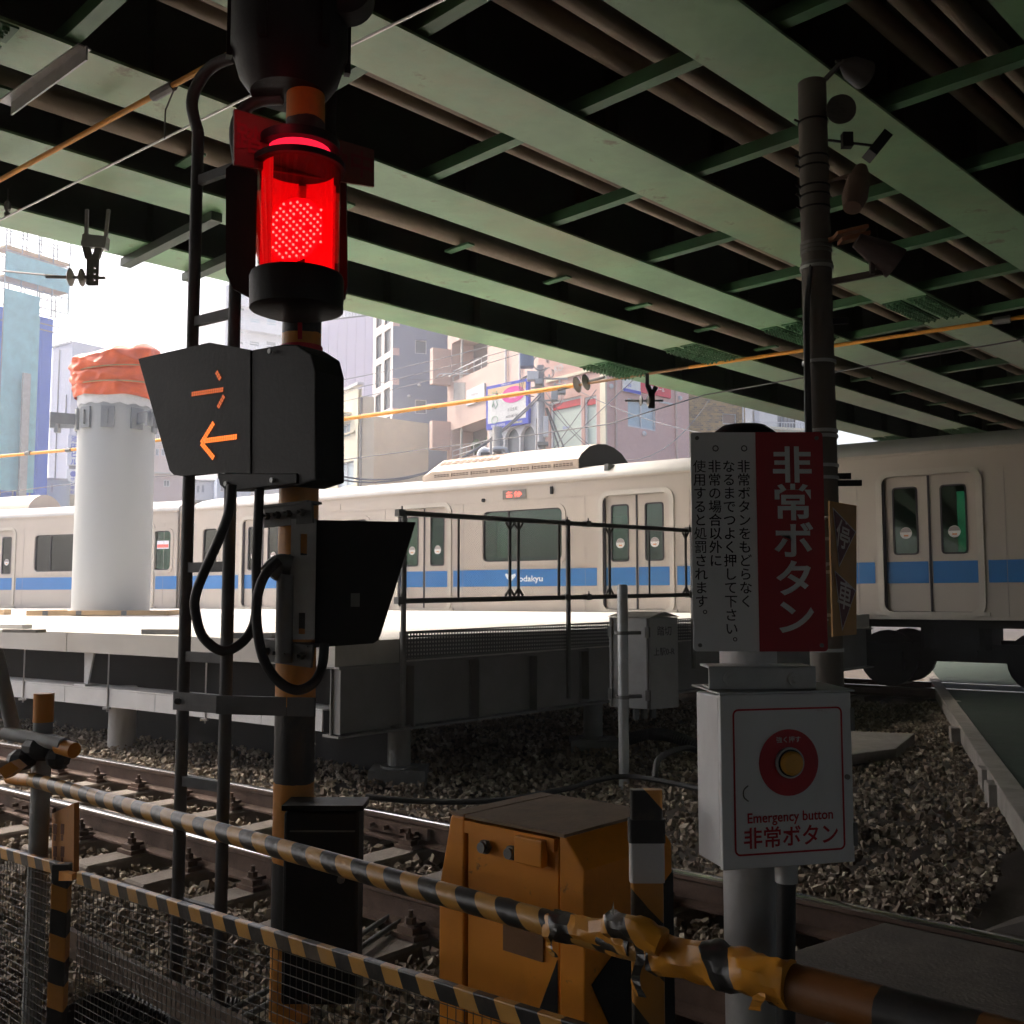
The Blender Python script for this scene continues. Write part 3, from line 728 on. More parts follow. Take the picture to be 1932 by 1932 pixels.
def make_car(loc, direction, length, doors, wins, label, near_detail=True):
    rz = math.atan2(direction.y, direction.x)
    rt = thing('train_car', loc, label, 'train', 'ivory commuter train with a blue stripe', rz)
    # doors: centre x; windows: (x0, x1)
    holes = [(d - .65, d + .65, 1.15, 3.14) for d in doors] + [(a, b2, 2.0, 3.02) for a, b2 in wins]
    q = MB(); holed(q, 0, length, ZS, ZG, holes, ident, 0, .06); q.build('side_wall', M_body, rt, local=True)
    q = MB(); holed(q, 0, length, ZS, ZG, holes, ident, 2.74, 2.8); q.build('side_wall', M_body, rt, local=True)
    for x in (0.0, length - .03): MB().box((x, .06, ZS), (x + .03, 2.74, ZG)).build('end_wall', M_body, rt, local=True)
    prof = [(0, ZG), (.012, 3.53), (.07, 3.6), (.22, 3.68), (.6, 3.78), (1.4, 3.84), (2.2, 3.78), (2.58, 3.68), (2.73, 3.6), (2.788, 3.53), (2.8, ZG)]
    q = MB(); n = len(prof); q.add([(x, y, z) for x in (0, length) for y, z in prof], [(i, i + 1, n + i + 1, n + i) for i in range(n - 1)] + [tuple(range(n)), tuple(range(n, 2 * n))])
    ro = q.build('roof', M_roofg, rt, local=True, smooth=True)
    MB().box((0, -.028, ZG - .02), (length, .0, ZG + .012)).build('gutter', M_body, ro, local=True)
    MB().box((0, -.006, 1.04), (length, -.001, 1.08)).build('sill_strip', M_trim, rt, local=True)
    MB().box((0, .07, 3.42), (length, 2.73, 3.45)).build('ceiling', M_inter, rt, local=True)
    MB().box((0, .07, 1.06), (length, 2.73, 1.12)).build('floor', M_galv_dark, rt, local=True)
    # belt mouldings and panel line
    dz = sorted(doors)
    segs = []; x = 0.
    for d in dz: segs.append((x, d - .78)); x = d + .78
    segs.append((x, length))
    for a, b2 in segs:
        if b2 - a < .1: continue
        MB().box((a, -.004, 1.565), (b2, -.0005, 1.88)).build('blue_stripe', M_blue, rt, local=True)
        MB().box((a, -.012, 1.905), (b2, -.001, 1.925)).box((a, -.006, 3.168), (b2, -.001, 3.176)).build('moulding', M_body, rt, local=True)
    for d in doors:
        dr = MB(); dx = .06
        for sgn in (-1, 1):
            cx = d + sgn * .325; hl = [(cx - .17 + sgn * .01, cx + .17 + sgn * .01, 1.99, 2.97)]
            holed(dr, cx - .322, cx + .322, 1.155, 3.14, hl, ident, dx - .015, dx + .02)
        do = dr.build('door', M_body, rt, local=True)
        wn = MB()
        for sgn in (-1, 1):
            cx = d + sgn * .335; ring(wn, cx - .155, cx + .155, 2.005, 2.955, .035, .026, ident, dx - .022, dx - .012)
        wn.build('window_frame', M_seal, do, local=True)
        pn = MB()
        for sgn in (-1, 1):
            cx = d + sgn * .335; pn.box((cx - .17, dx, 1.99), (cx + .17, dx + .006, 2.97))
        pn.build('window_pane', M_glass, do, local=True)
        q = MB(); q.box((d - .015, dx - .028, 1.155), (d + .015, dx - .016, 3.13)); q.build('door_seal', M_seal, do, local=True)
        for sgn in (-1, 1):
            cx = d + sgn * .325
            MB().box((cx - .31 + (.016 if sgn > 0 else 0), dx - .019, 1.565), (cx + .31 - (.016 if sgn < 0 else 0), dx - .0155, 1.88)).build('blue_stripe', M_blue, do, local=True)
            c = Vector((d + sgn * .335, dx - .004, 2.3)); st = MB(); n_ = 22
            st.add([c + Vector((.085 * math.cos(2 * math.pi * k / n_), -.001, .085 * math.sin(2 * math.pi * k / n_))) for k in range(n_)], [tuple(range(n_))])
            st.add([c + Vector((.08 * math.cos(math.pi * k / 10), -.003, .012 + .066 * math.sin(math.pi * k / 10))) for k in range(11)], [tuple(range(11))], 1)
            st.add([c + Vector((x_, -.003, z_)) for x_, z_ in ((-.03, -.05), (.035, -.05), (.035, -.025), (-.03, -.025))], [(0, 1, 2, 3)], 2)
            st.build('round_sticker', [M_stk, M_stk2, M_stk3], do, local=True)
        q = MB(); ring(q, d - .65, d + .65, 1.15, 3.14, .12, .085, ident, -.022, .05); q.box((d - .78, -.03, 1.1), (d + .78, -.001, 1.15))
        q.build('door_surround', M_trim, rt, local=True, smooth=True)
        q = MB(); q.box((d - .65, .0, 1.15), (d - .618, .055, 3.12)); q.build('door_gap', M_seal, rt, local=True)
    for a, b2 in wins:
        q = MB(); ring(q, a + .03, b2 - .03, 2.03, 2.99, .11, .075, ident, -.016, .03); wf = q.build('window', M_body, rt, local=True, smooth=True)
        q = MB(); ring(q, a + .05, b2 - .05, 2.05, 2.97, .1, .03, ident, .012, .04)
        if b2 - a > 1.2: q.box((a + (b2 - a) * .33 - .014, .015, 2.03), (a + (b2 - a) * .33 + .014, .04, 2.99))
        q.build('window_frame', M_seal, wf, local=True)
        MB().box((a, .035, 2.0), (b2, .042, 3.02)).build('window_pane', M_glass, wf, local=True)
        if b2 - a > 1.2: MB().box((a - .3, .12, 1.5), (b2 + .3, .2, 2.12)).build('seat_back', M_seat, rt, local=True)
    for sx_ in [d_ + o_ for d_ in doors for o_ in (-1.02, 1.02)]:
        if .1 < sx_ < length - .1: MB().box((sx_ - .003, -.0045, 1.09), (sx_ + .003, -.0008, 3.165)).build('panel_seam', M_stk2, rt, local=True)
    # far side panes
    q = MB()
    for d in doors: q.box((d - .65, 2.75, 1.15), (d - .2, 2.79, 3.14)); q.box((d + .2, 2.75, 1.15), (d + .65, 2.79, 3.14)); q.box((d - .2, 2.75, 1.15), (d + .2, 2.79, 1.95))
    q.build('far_door', M_body, rt, local=True)
    q = MB()
    for a, b2 in wins: q.box((a, 2.77, 2.0), (b2, 2.776, 3.02))
    for d in doors: q.box((d - .2, 2.77, 1.95), (d + .2, 2.776, 3.14))
    q.build('far_pane', M_glass, rt, local=True)
    q = MB(); q.box((0.3, .25, .92), (length - .3, 2.55, 1.03)); q.build('underframe', M_under, rt, local=True)
    # bogies
    for bc in (3.0, length - 2.35):
        bg_ = MB(); bg_.box((bc - 1.5, .5, .42), (bc + 1.5, .62, .68)); bg_.box((bc - .3, .4, .5), (bc + .3, 2.4, .95)); bg_.box((bc - 1.45, .46, .28), (bc - .75, .6, .55)); bg_.box((bc + .75, .46, .28), (bc + 1.45, .6, .55)); bg_.box((bc - 1.5, 2.2, .42), (bc + 1.5, 2.32, .68))
        for sp in (-.35, .35): bg_.tube([(bc + sp, .52, .6), (bc + sp, .52, .95)], .14, 12)
        bo_ = bg_.build('bogie', M_under, rt, local=True)
        for wx in (-1.05, 1.05):
            q = MB()
            for y in (.84, .84 + GA): q.tube([(bc + wx, y - .06, .43), (bc + wx, y + .06, .43)], .43, 24)
            q.tube([(bc + wx, .7, .43), (bc + wx, 2.1, .43)], .08, 10); q.build('wheelset', M_under, bo_, local=True)
    q = MB(); q.box((5.4, .2, .3), (length - 4.15, 2.5, .92)); q.build('equipment_box', M_under, rt, local=True)
    return rt
LB = 14.42 + 2.55 + 2.5
dB = [2.5, 2.5 + 4.806, 2.5 + 9.612, 2.5 + 14.418]
wB = [(.38, .98)] + [(2.5 + 4.806 * (k + .5) - .93, 2.5 + 4.806 * (k + .5) + .93) for k in range(3)] + [(18.3, 18.95)]
carB = make_car(TR(-2.5, 0, 0), TDIR, LB, dB, wB, 'train car with the rooftop air conditioner and four double doors, right of the ladder')
DA = Vector((.91, -.413, 0)).normalized(); eA = TR(-2.5, 0, 0) - DA * .45
LA = 19.4
fl = lambda s: LA - s
carA = make_car(eA - DA * LA, DA, LA, [fl(1.45), fl(6.25), fl(11.05), fl(15.85)], [(fl(.80), fl(.18)), (fl(4.85), fl(3.1)), (fl(9.6), fl(7.7)), (fl(14.4), fl(12.5))], 'train car at the left, passing behind the white column')
# window advert on car A, destination display, vents, logo on car B
q = MB(); x0_ = fl(.68); q.box((x0_, .028, 2.55), (x0_ + .38, .03, 2.75), 0); q.box((x0_ + .01, .025, 2.58), (x0_ + .37, .0275, 2.66), 1)
q.build('window_notice', [mat('white notice', (.8, .8, .85), .5), mat('red notice print', (.8, .18, .15), .5)], carA, local=True)
q = MB(); q.box((0, .45, 3.68), (LA, 2.3, 3.72)); q.tube([(fl(9.5), 1.4, 3.62), (fl(6.1), 1.4, 3.62)], .62, 24); q.build('roof_unit', M_ac, carA, local=True, smooth=True)
X0 = 2.5
dsp = MB(); dsp.box((X0 + 4.806 * 1.5 - .06 - .37, -.012, 3.2), (X0 + 4.806 * 1.5 - .06 + .17, -.002, 3.37)); ds = dsp.build('destination_display', mat('dark display glass', (.18, .17, .15), .15), carB, local=True, bevel=.008)
q = MB(); letters(q, '各停', .01, (X0 + 7.209 - .17, -.0145, 3.285), (1, 0, 0), (0, 0, 1), .12, 1.6); q.build('lettering', emit('red led text', (1, .12, .08), 1.2), ds, local=True)
q = MB().tube([(X0 + 6.33, -.04, 3.21), (X0 + 6.33, .02, 3.21)], .035, 12); q.build('side_camera', M_black, carB, local=True)
q = MB().box((X0 + 7.86, -.035, 3.24), (X0 + 7.92, .01, 3.38)); q.build('door_lamp', M_black, carB, local=True, bevel=.01)
q = MB().box((X0 + 2.25, -.01, 3.22), (X0 + 2.5, -.001, 3.34)); q.build('vent', M_body, carB, local=True)
lg = MB(); lx = X0 + 7.209 - .13
letters(lg, 'odakyu', .02, (lx + .34, -.0065, 1.71), (1, 0, 0), (0, 0, 1), .15, 1.25)
for sgn, ang in ((-1, 40), (1, -35)):
    ctr = Vector((lx - .12 + sgn * .04, -.0065, 1.735)); a = R(ang)
    lg.add([ctr + Vector((.1 * math.cos(t_) * math.cos(a) - .04 * math.sin(t_) * math.sin(a), 0, .1 * math.cos(t_) * math.sin(a) * -1 - .04 * math.sin(t_) * math.cos(a))) for t_ in np.linspace(0, 6.28, 20)[:-1]], [tuple(range(19))])
lg.build('logo', mat('white vinyl', (.85, .85, .85), .4, 0, .02), carB, local=True)
# rooftop air conditioner
ax0, ax1 = X0 + 4.41, X0 + 8.21
prof = [(.42, 3.74), (.42, 3.92), (.52, 4.02), (.8, 4.19), (1.1, 4.27), (1.4, 4.3), (1.7, 4.27), (2.0, 4.19), (2.28, 4.02), (2.38, 3.92), (2.38, 3.74)]
q = MB(); n = len(prof)
q.add([(x, y, z) for x in (ax0 + .25, ax1) for y, z in prof] + [(ax0, y * .96 + .03, 3.74 + (z - 3.74) * .55) for y, z in prof],
      [(i, i + 1, n + i + 1, n + i) for i in range(n - 1)] + [(2 * n + i, 2 * n + i + 1, i + 1, i) for i in range(n - 1)] + [tuple(2 * n + i for i in range(n))])
ac = q.build('air_conditioner', M_ac, carB, local=True, smooth=True)
q = MB(); q.add([(ax1 + .006, y, z) for y, z in prof], [tuple(range(n))]); q.add([(x, y, z) for x in (ax1 - .02, ax1 + .006) for y, z in prof], [(i, i + 1, n + i + 1, n + i) for i in range(n - 1)]); q.build('end_panel', mat('shaded unit end', (.012, .012, .014), .75), ac, local=True)  # end face turned from the sun, its shade put into the colour
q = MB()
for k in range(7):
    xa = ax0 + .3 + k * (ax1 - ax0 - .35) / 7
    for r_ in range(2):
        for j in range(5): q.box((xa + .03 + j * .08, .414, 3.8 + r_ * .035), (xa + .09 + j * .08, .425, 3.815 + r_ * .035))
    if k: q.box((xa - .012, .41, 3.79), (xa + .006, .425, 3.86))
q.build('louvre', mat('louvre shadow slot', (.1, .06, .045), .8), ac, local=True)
q = MB(); M_grl = mat('brown fan grille', (.22, .13, .08), .7)
for i in range(9):
    for j in range(4):
        y0_, z0_ = .58 + j * .2, [4.06, 4.17, 4.235, 4.275][j]; y1_, z1_ = y0_ + .15, z0_ + [.085, .05, .03, .012][j]
        xa = ax0 + .3 + i * .17
        q.add([(xa, y0_, z0_ + .012), (xa + .13, y0_, z0_ + .012), (xa + .13, y1_, z1_ + .012), (xa, y1_, z1_ + .012)], [(0, 1, 2, 3)])
q.build('fan_grille', M_grl, ac, local=True)
q = MB().box((ax1 + .75, .06, 3.6), (ax1 + .83, .3, 3.72)); q.build('roof_bracket', M_galv_dark, carB, local=True)

# ================================================================== crossing warning signal
def PL(u, v, o, d):
    """point where the sight line meets the upright plane through o along d"""
    r = ray(u, v); o, d = Vector(o), Vector(d); n = Vector((d.y, -d.x, 0))
    k = (Vector((o.x, o.y, 0))).dot(n) / Vector((r.x, r.y, 0)).dot(n)
    return Vector((0, 0, CAMZ)) + r * k
PX, PY = -.711, 3.4
sg = thing('crossing_signal', (PX, PY, -.2), 'level crossing warning signal with lit red lamp on a black and orange pole', 'crossing signal')
M_pole = stripes('pole bands', (0, 0, 1), (0, 0, 0), .495, BLK, (.6, .235, .03), .5, .45, phase=.0)
zs = P(562, 1475, PY).z
# bands: black above this height
m_ = M_pole.node_tree
for n_ in m_.nodes:
    if n_.type == 'MATH' and n_.operation == 'ADD' and abs(n_.inputs[1].default_value - 495) < 1: n_.inputs[1].default_value = 495 - zs
MB().tube([(PX, PY, -.25), (PX, PY, 3.35)], .0655, 28).build('pole', M_pole, sg, smooth=True)
# top housing
def ZP(v, Y=PY): return P(562, v, Y).z
hx = P(546, 100, PY).x
q = MB(); q.tube([(hx, PY, ZP(180)), (hx, PY, ZP(150)), (hx, PY, ZP(118)), (hx, PY, ZP(105)), (hx, PY, ZP(-60)), (hx, PY, ZP(-70))], [.13, .17, .188, .2, .2, .05], 28)
for k in range(6):
    a = k * math.pi / 3 + .3; q.beam((hx + .2 * math.cos(a), PY + .2 * math.sin(a), ZP(125)), (hx + .2 * math.cos(a), PY + .2 * math.sin(a), ZP(-50)), .03, .02, up=(math.cos(a), math.sin(a), 0))
q.build('bell_housing', M_black, sg, smooth=True)
q = MB(); c = P(655, -10, PY - .05); q.tube([c - Vector((.0, .04, 0)), c + Vector((0, .05, 0))], .088, 24); q.build('side_speaker', M_black, sg, smooth=True)
# caution board with dark lettering
bo_, bd = Vector((-.836, 3.13, 0)), Vector((.375, .28, 0)).normalized(); bn = Vector((bd.y, -bd.x, 0))
A, B_ = PL(442, 205, bo_, bd), PL(706, 283, bo_, bd); C_, D_ = PL(706, 352, bo_, bd), PL(442, 310, bo_, bd)
M_board = mat('faded orange board', (.09, .04, .022), .6, 0, .15, 6, .05)
bdn = MB().prism([A, B_, C_, D_], -bn * .012).build('caution_board', M_board, sg)
q = MB(); zc = (A.z + D_.z) / 2 - .002
for i, ch in enumerate('踏切作動中'): letters(q, ch, .012, A.lerp(B_, .1 + .2 * i) * .5 + D_.lerp(C_, .1 + .2 * i) * .5 + bn * .004, bd, (0, 0, 1), .1)
q.build('lettering', mat('dark red lettering', (.13, .006, .01), .6), bdn)
# red lamp
LX, LY = P(562.5, 420, 3.22).x, 3.22
zl0, zl1 = P(562, 528, LY).z, P(562, 318, LY).z
lm = MB(); lm.tube([(LX, LY, zl0), (LX, LY, zl1)], .134, 40, cap=False); lamp = lm.build('lamp_lens', glass('red acrylic', (.85, .02, .05), .2, .05), sg, smooth=True)
q = MB(); nA = 30; iv = []
for z in (zl0 + .004, zl1 - .004): iv += [Vector((LX + .118 * math.cos(R(30 + 210 * k / nA)), LY + .118 * math.sin(R(30 + 210 * k / nA)), z)) for k in range(nA + 1)]
q.add(iv, [(k, k + 1, nA + 2 + k, nA + 1 + k) for k in range(nA)])
q.build('reflector', emit('glowing red reflector', (1, .01, .035), .22, (.6, .1, .12)), lamp)
pl_ = bpy.data.lights.new('lamp_glow', 'POINT'); pl_.color = (1, .03, .06); pl_.energy = .16; pl_.shadow_soft_size = .05
plo = bpy.data.objects.new('lamp_glow', pl_); COL.objects.link(plo); plo.location = (LX - .06, LY - .2, zl1 + .1); plo.parent = sg; plo.matrix_parent_inverse = Matrix.Translation(-sg.location)
ld = Vector((-.35, -1, .0)).normalized(); lt = Vector((-ld.y, ld.x, 0)); zc = P(562, 440, LY).z; lc = Vector((LX - .005, LY - .03, zc))
q = MB(); q.add([lc + lt * (.105 * math.cos(2 * math.pi * k / 32)) + Vector((0, 0, .105 * math.sin(2 * math.pi * k / 32))) for k in range(32)], [tuple(range(32))]); q.build('led_disc', emit('red led glow', (1, .012, .045), .75, (.3, .0, .01)), lamp)
q = MB()
for i in range(-6, 7):
    for j in range(-6, 7):
        x_, z_ = (i + j) * .0125, (i - j) * .0125
        if math.hypot(x_, z_) < .097 and (i * 7 + j * 3) % 9 not in (2,): q.ball(lc + ld * .006 + lt * x_ + Vector((0, 0, z_)), .0042, 6, 4)
led = q.build('led', emit('led point', (1, .62, .2), 9), lamp); tag(led, kind='stuff')
q = MB()
for k in range(5):
    q.ball(Vector((LX + .085, LY - .06, zc - .05 + k * .026)), .0042, 6, 4)
tag(q.build('led', MATS['led point'], lamp), kind='stuff')
q = MB(); q.tube([(LX, LY, zl0 - .11), (LX, LY, zl0 - .1), (LX, LY, zl0 - .0), (LX, LY, zl0 + .012)], [.12, .148, .15, .146], 40);
q.build('lamp_cap', M_black, sg, smooth=True); MB().tube([(LX, LY, zl1 - .004), (LX, LY, zl1 + .016)], .148, 40).build('lamp_cap', M_black, sg, smooth=True)
q = MB(); q.tube([(LX, LY, zl1 + .016), (LX, LY, zl1 + .06)], .1, 24); q.build('upper_lens', emit('dim red glow', (1, .012, .04), .5, (.3, 0, .01)), sg, smooth=True)
q = MB(); q.tube([(LX, LY, zl1 + .06), (LX, LY, zl1 + .09)], .13, 24); q.build('lamp_mount', M_black, sg, smooth=True)
# back plate of the lamp
o_, d_ = Vector((-.93, 3.36, 0)), Vector((1, -.02, 0))
pts = [PL(u, v, o_, d_) for u, v in ((426, 318), (455, 296), (652, 300), (655, 540), (650, 562), (632, 575), (575, 568), (470, 560), (440, 545), (426, 515))]
MB().prism(pts, (0, .02, 0)).build('back_plate', M_black, sg)
q = MB(); q.beam((LX, LY, ZP(590)), (PX, PY, ZP(590)), .05, .1); q.beam((LX + .02, LY + .1, ZP(330)), (PX, PY, ZP(330)), .05, .06); q.build('lamp_arm', M_black, sg)
q = MB(); a = P(566, 567, PY - .07); b2 = P(566, 640, PY - .07); q.beam(a, b2, .014, .004, up=(0, 1, 0)); q.build('red_strip', mat('red pole strip', (.5, .01, .02), .4), sg)  # thin upright red strip on the pole under the lamp
MB().tube([(PX, PY, ZP(655)), (PX, PY, ZP(672))], .071, 28).build('red_band', mat('red pole strip', (.5, .01, .02), .4), sg, smooth=True)  # narrow red band around the pole
# direction indicator facing us
io, idr = Vector((-.883, 3.3, 0)), Vector((.797, -.604, 0)).normalized(); inr = Vector((idr.y, -idr.x, 0))
if inr.y > 0: inr = -inr
pts = [PL(u, v, io, idr) for u, v in ((261, 677), (395, 646), (472, 660), (472, 893), (409, 891), (340, 898), (328, 896), (320, 888))]
hood = MB().prism(pts, -inr * .03).build('indicator_hood', M_black, sg)
pts = [PL(u, v, io - inr * .004, idr) for u, v in ((474, 660), (534, 649), (560, 650), (588, 668), (596, 700), (596, 905), (560, 917), (410, 905), (410, 893), (474, 893))]
ibx = MB().prism(pts, -inr * .12).build('indicator_box', M_black, sg, bevel=.006)
def arrow(pl, th, o2):
    """thick polyline on the indicator plane"""
    q = MB()
    for (a, b2) in pl:
        a, b2 = PL(a[0], a[1], io, idr), PL(b2[0], b2[1], io, idr); d = (b2 - a).normalized(); s_ = d.cross(inr).normalized() * th / 2
        nseg = max(3, int((b2 - a).length / .011))
        for k in range(nseg):
            for r_ in (-.5, .5):
                c0 = a.lerp(b2, k / nseg) + s_ * r_ + inr * (.003 + o2); c1 = a.lerp(b2, (k + .86) / nseg) + s_ * r_ + inr * (.003 + o2)
                q.add([c0 - s_ * .46, c1 - s_ * .46, c1 + s_ * .46, c0 + s_ * .46], [(0, 1, 2, 3)])
    return q
tag(arrow([((448, 824), (386, 832)), ((381, 836), (405, 797)), ((381, 836), (405, 865))], .018, 0).build('left_arrow', emit('amber led arrow', (1, .19, .012), .5), hood), 'lit amber arrow pointing left')
M_dim = emit('dim amber led arrow', (1, .17, .015), .2)
for sg_ in (((363, 744), (423, 735)), ((424, 747), (412, 770)), ((417, 716), (409, 701))): tag(arrow([sg_], .016, 0).build('right_arrow_segment', M_dim, hood), 'dim amber segment of the right pointing arrow')
for u, v in ((511, 663), (515, 906), (428, 913)):
    c = PL(u, v, io + inr * .005, idr); MB().tube([c, c + inr * .008], .008, 10).build('bolt', M_galv, ibx)
pts = [PL(u, v, io + inr * .003, idr) for u, v in ((410, 893), (560, 893), (560, 912), (450, 925), (425, 925), (414, 915))]
MB().prism(pts, -inr * .06).build('terminal_box', M_black, sg, bevel=.004)
for v in (688, 735, 912): MB().tube([(PX, PY, ZP(v) - .012), (PX, PY, ZP(v) + .012)], .079, 24).tube([(PX + .075, PY - .02, ZP(v)), (PX + .1, PY - .02, ZP(v))], .012, 8).build('pole_clamp', M_black, sg, smooth=True)
# indicator seen from behind, with its mounting plate
o2, d2 = Vector((-.66, 3.36, 0)), Vector((1, .06, 0)).normalized()
pts = [PL(u, v, o2, d2) for u, v in ((597, 981), (784, 985), (717, 1198), (713, 1208), (704, 1214), (594, 1222))]
rh = MB().prism(pts, (.0, .02, 0)).build('rear_indicator_hood', M_black, sg)
pts = [PL(u, v, o2 + Vector((0, .03, 0)), d2) for u, v in ((600, 990), (690, 990), (690, 1200), (600, 1205))]
MB().prism(pts, (.03, .16, 0)).build('rear_indicator_box', M_black, sg)
c = PL(711, 1132, o2, d2); MB().obox(c + Vector((-.07, -.008, .0)), (.014, 0, 0), (0, .004, 0), (0, 0, .022)).build('label_plate', M_galv_dark, rh)
q = MB(); o3 = Vector((-.72, 3.3, 0)); d3 = Vector((1, -.1, 0)).normalized(); f3 = lambda x, y, z: Vector((x, 3.33 + y - .1 * (x + .7), z))
xa, xb = PL(549, 1000, o3, d3).x, PL(596, 1000, o3, d3).x; z0_, z1_ = P(570, 1206, 3.32).z, P(570, 980, 3.32).z
xm = (xa + xb) / 2
holed(q, xa, xb, z0_, z1_, [(xm - .01, xm + .012, P(570, 1048, 3.32).z, P(570, 1008, 3.32).z), (xm - .012, xm + .01, P(570, 1196, 3.32).z, P(570, 1156, 3.32).z)], f3, -.03, -.022); q.build('mounting_plate', M_galv, sg)
for va, vb in ((948, 996), (1204, 1250)):
    q = MB(); a, b2 = P(500, (va + vb) / 2 + (4 if va < 1000 else 0), 3.36), P(590, (va + vb) / 2 - (6 if va < 1000 else -12), 3.28); q.beam(a, b2, .012, .07, up=(0, 0, 1)); q.beam(a + Vector((0, .03, .034)), b2 + Vector((0, .03, .034)), .08, .008)
    for f_ in (.1, .32, .55, .82):
        c = a.lerp(b2, f_) + Vector((-.004, -.012, 0)); q.tube([c, c + Vector((-.008, -.022, 0))], .013, 6); q.tube([c, c + Vector((-.012, -.04, 0))], .006, 6)
    q.build('clamp_bracket', M_galv_dark, sg)
q = MB(); a = P(538, 1085, 3.3); q.tube([a + Vector((0, 0, -.28)), a + Vector((0, 0, .0))], .028, 12); q.tube(spline([a + Vector((.02, .0, .03)), a + Vector((-.02, -.01, .035)), a + Vector((-.05, -.02, .0))], 5), .032, 12); q.build('conduit', M_galv_dark, sg, smooth=True)
# cables
def cab(pts, r_, Y): return MB().tube(spline([P(u, v, Y + dy) for u, v, dy in pts], 7), r_, 10).build('cable', M_rubber, sg, smooth=True)
cab([(437, 915, .0), (432, 965, 0), (412, 1020, 0), (385, 1080, 0), (370, 1120, 0), (368, 1150, 0), (382, 1200, 0), (418, 1228, 0), (452, 1216, .02), (476, 1185, .05), (484, 1140, .05), (484, 1060, .05), (490, 915, .05)], .0155, 3.22)
cab([(526, 1058, 0), (500, 1085, -.02), (485, 1130, -.03), (486, 1190, -.03), (498, 1245, -.03), (525, 1285, -.03), (560, 1302, -.03), (592, 1288, -.01), (608, 1255, .05), (612, 1215, .08)], .0155, 3.22)
# ladder beside the pole
lad = thing('ladder', (-1.03, 3.5, -.2), 'narrow grey tube ladder with hooked tops standing beside the warning signal', 'ladder')
R1, R2 = Vector((-1.13, 3.56, 0)), Vector((-.948, 3.43, 0))
M_lad = mat('dark weathered ladder', (.085, .085, .088), .55, .3, .2, 9, .1)
t1 = [R1 + Vector((0, 0, -.25)), R1 + Vector((0, 0, P(352, 900, 3.56).z)), Vector((R1.x, R1.y, P(358, 250, 3.56).z)), P(362, 195, 3.56), P(378, 150, 3.55), P(405, 122, 3.52), P(440, 108, 3.48)]
t2 = [R2 + Vector((0, 0, -.25)), R2 + Vector((0, 0, P(432, 900, 3.43).z)), Vector((R2.x, R2.y, P(436, 300, 3.43).z)), P(444, 245, 3.43), P(460, 208, 3.43), P(490, 190, 3.43), P(532, 186, 3.42)]
for t_ in (t1, t2):
    q = MB(); q.tube(t_[:3], .0215, 12); q.tube(spline(t_[2:], 5), .0215, 12); q.build('side_rail', M_lad, lad, smooth=True)
for v in (330, 600, 790, 1070, 1240, 1478, 1712):
    z = P(400, v, 3.5).z; MB().beam(R1 + Vector((0, 0, z)), R2 + Vector((0, 0, z)), .02, .034).build('rung', M_lad, lad)
z = P(470, 1327, 3.44).z; q = MB().beam(R1 + Vector((-.02, -.03, z)), R2 + Vector((0, -.03, z)), .012, .06); q.beam(R2 + Vector((-.02, -.03, z)), Vector((PX + .08, PY - .08, z)), .012, .06); q.tube([R1 + Vector((.0, -.03, z)), R1 + Vector((0, -.06, z))], .012, 6); q.build('pole_bracket', M_lad, lad)
# black equipment box low on the pole
xa, xb = P(533, 1700, 3.25).x, P(679, 1700, 3.25).x; z0_, z1_ = P(620, 1885, 3.25).z, P(620, 1525, 3.25).z
eb = thing('equipment_box', ((xa + xb) / 2, 3.4, z0_), 'tall black steel equipment box strapped low on the striped pole', 'equipment box')
MB().box((xa + .01, 3.2, z0_), (xb, 3.325, z1_)).build('case', M_black, eb, bevel=.01); MB().box((xa + .005, 3.19, z1_ + .004), (xb + .015, 3.328, z1_ + .02)).build('lid', M_black, eb); q = MB().box((xa + .03, 3.194, z1_ - .06), (xb - .01, 3.199, z1_ - .056)).tube([(xb - .05, 3.185, z1_ - .2), (xb - .05, 3.205, z1_ - .2)], .012, 8); q.build('latch', M_galv_dark, eb)

# ================================================================== emergency button post
ebp = thing('emergency_button_post', (.49, 2.13, -.2), 'white emergency button box and red and white Japanese notice on a grey post', 'emergency button')
PCX, PCY = .487, 2.13
zt_ = P(1405, 808, PCY).z
MB().tube([(PCX, PCY, -.25), (PCX, PCY, zt_ - .01)], .058, 28).build('post', mat('grey painted post', (.42, .42, .42), .55, .1, .15, 7, .15, (.2, .17, .15), .45), ebp, smooth=True)
MB().tube([(PCX, PCY, zt_ - .03), (PCX, PCY, zt_ - .012), (PCX, PCY, zt_ + .004)], [.075, .066, .045], 28).build('post_cap', M_black, ebp, smooth=True)
# notice board
sx0, sx1 = P(1305, 1000, 2.0).x, P(1555, 1000, 2.0).x; sz0, sz1 = P(1430, 1229, 2.0).z, P(1430, 816, 2.0).z
q = MB(); out = rrect(sx0, sx1, sz0, sz1, .007, 4); q.prism([Vector((x, 1.998, z)) for x, z in out], (0, .003, 0)); nb = q.build('notice_board', M_white, ebp)
xm = P(1428, 1000, 2.0).x; q = MB(); out = [p for p in rrect(xm, sx1, sz0, sz1, .007, 4)]
out = [(x if x > xm + .02 else xm, z) for x, z in out]; q.prism([Vector((x, 1.9955, z)) for x, z in out], (0, .002, 0)); q.build('red_field', mat('faded red enamel', (.34, .012, .02), .5, 0, .08, 3, .03, (.2, .02, .02), .3), nb)
M_ink = mat('black sign ink', (.025, .02, .03), .7); M_wink = mat('white sign ink', (.66, .67, .68), .5)
px = .26 / 250
q = MB(); column_text(q, T_RED, .022, ((xm + sx1) / 2 + .004, 1.994, P(1490, 843, 2.0).z), (1, 0, 0), (0, 0, 1), .0745, .0742, 1.08); q.build('red_lettering', M_wink, nb)
q = MB()
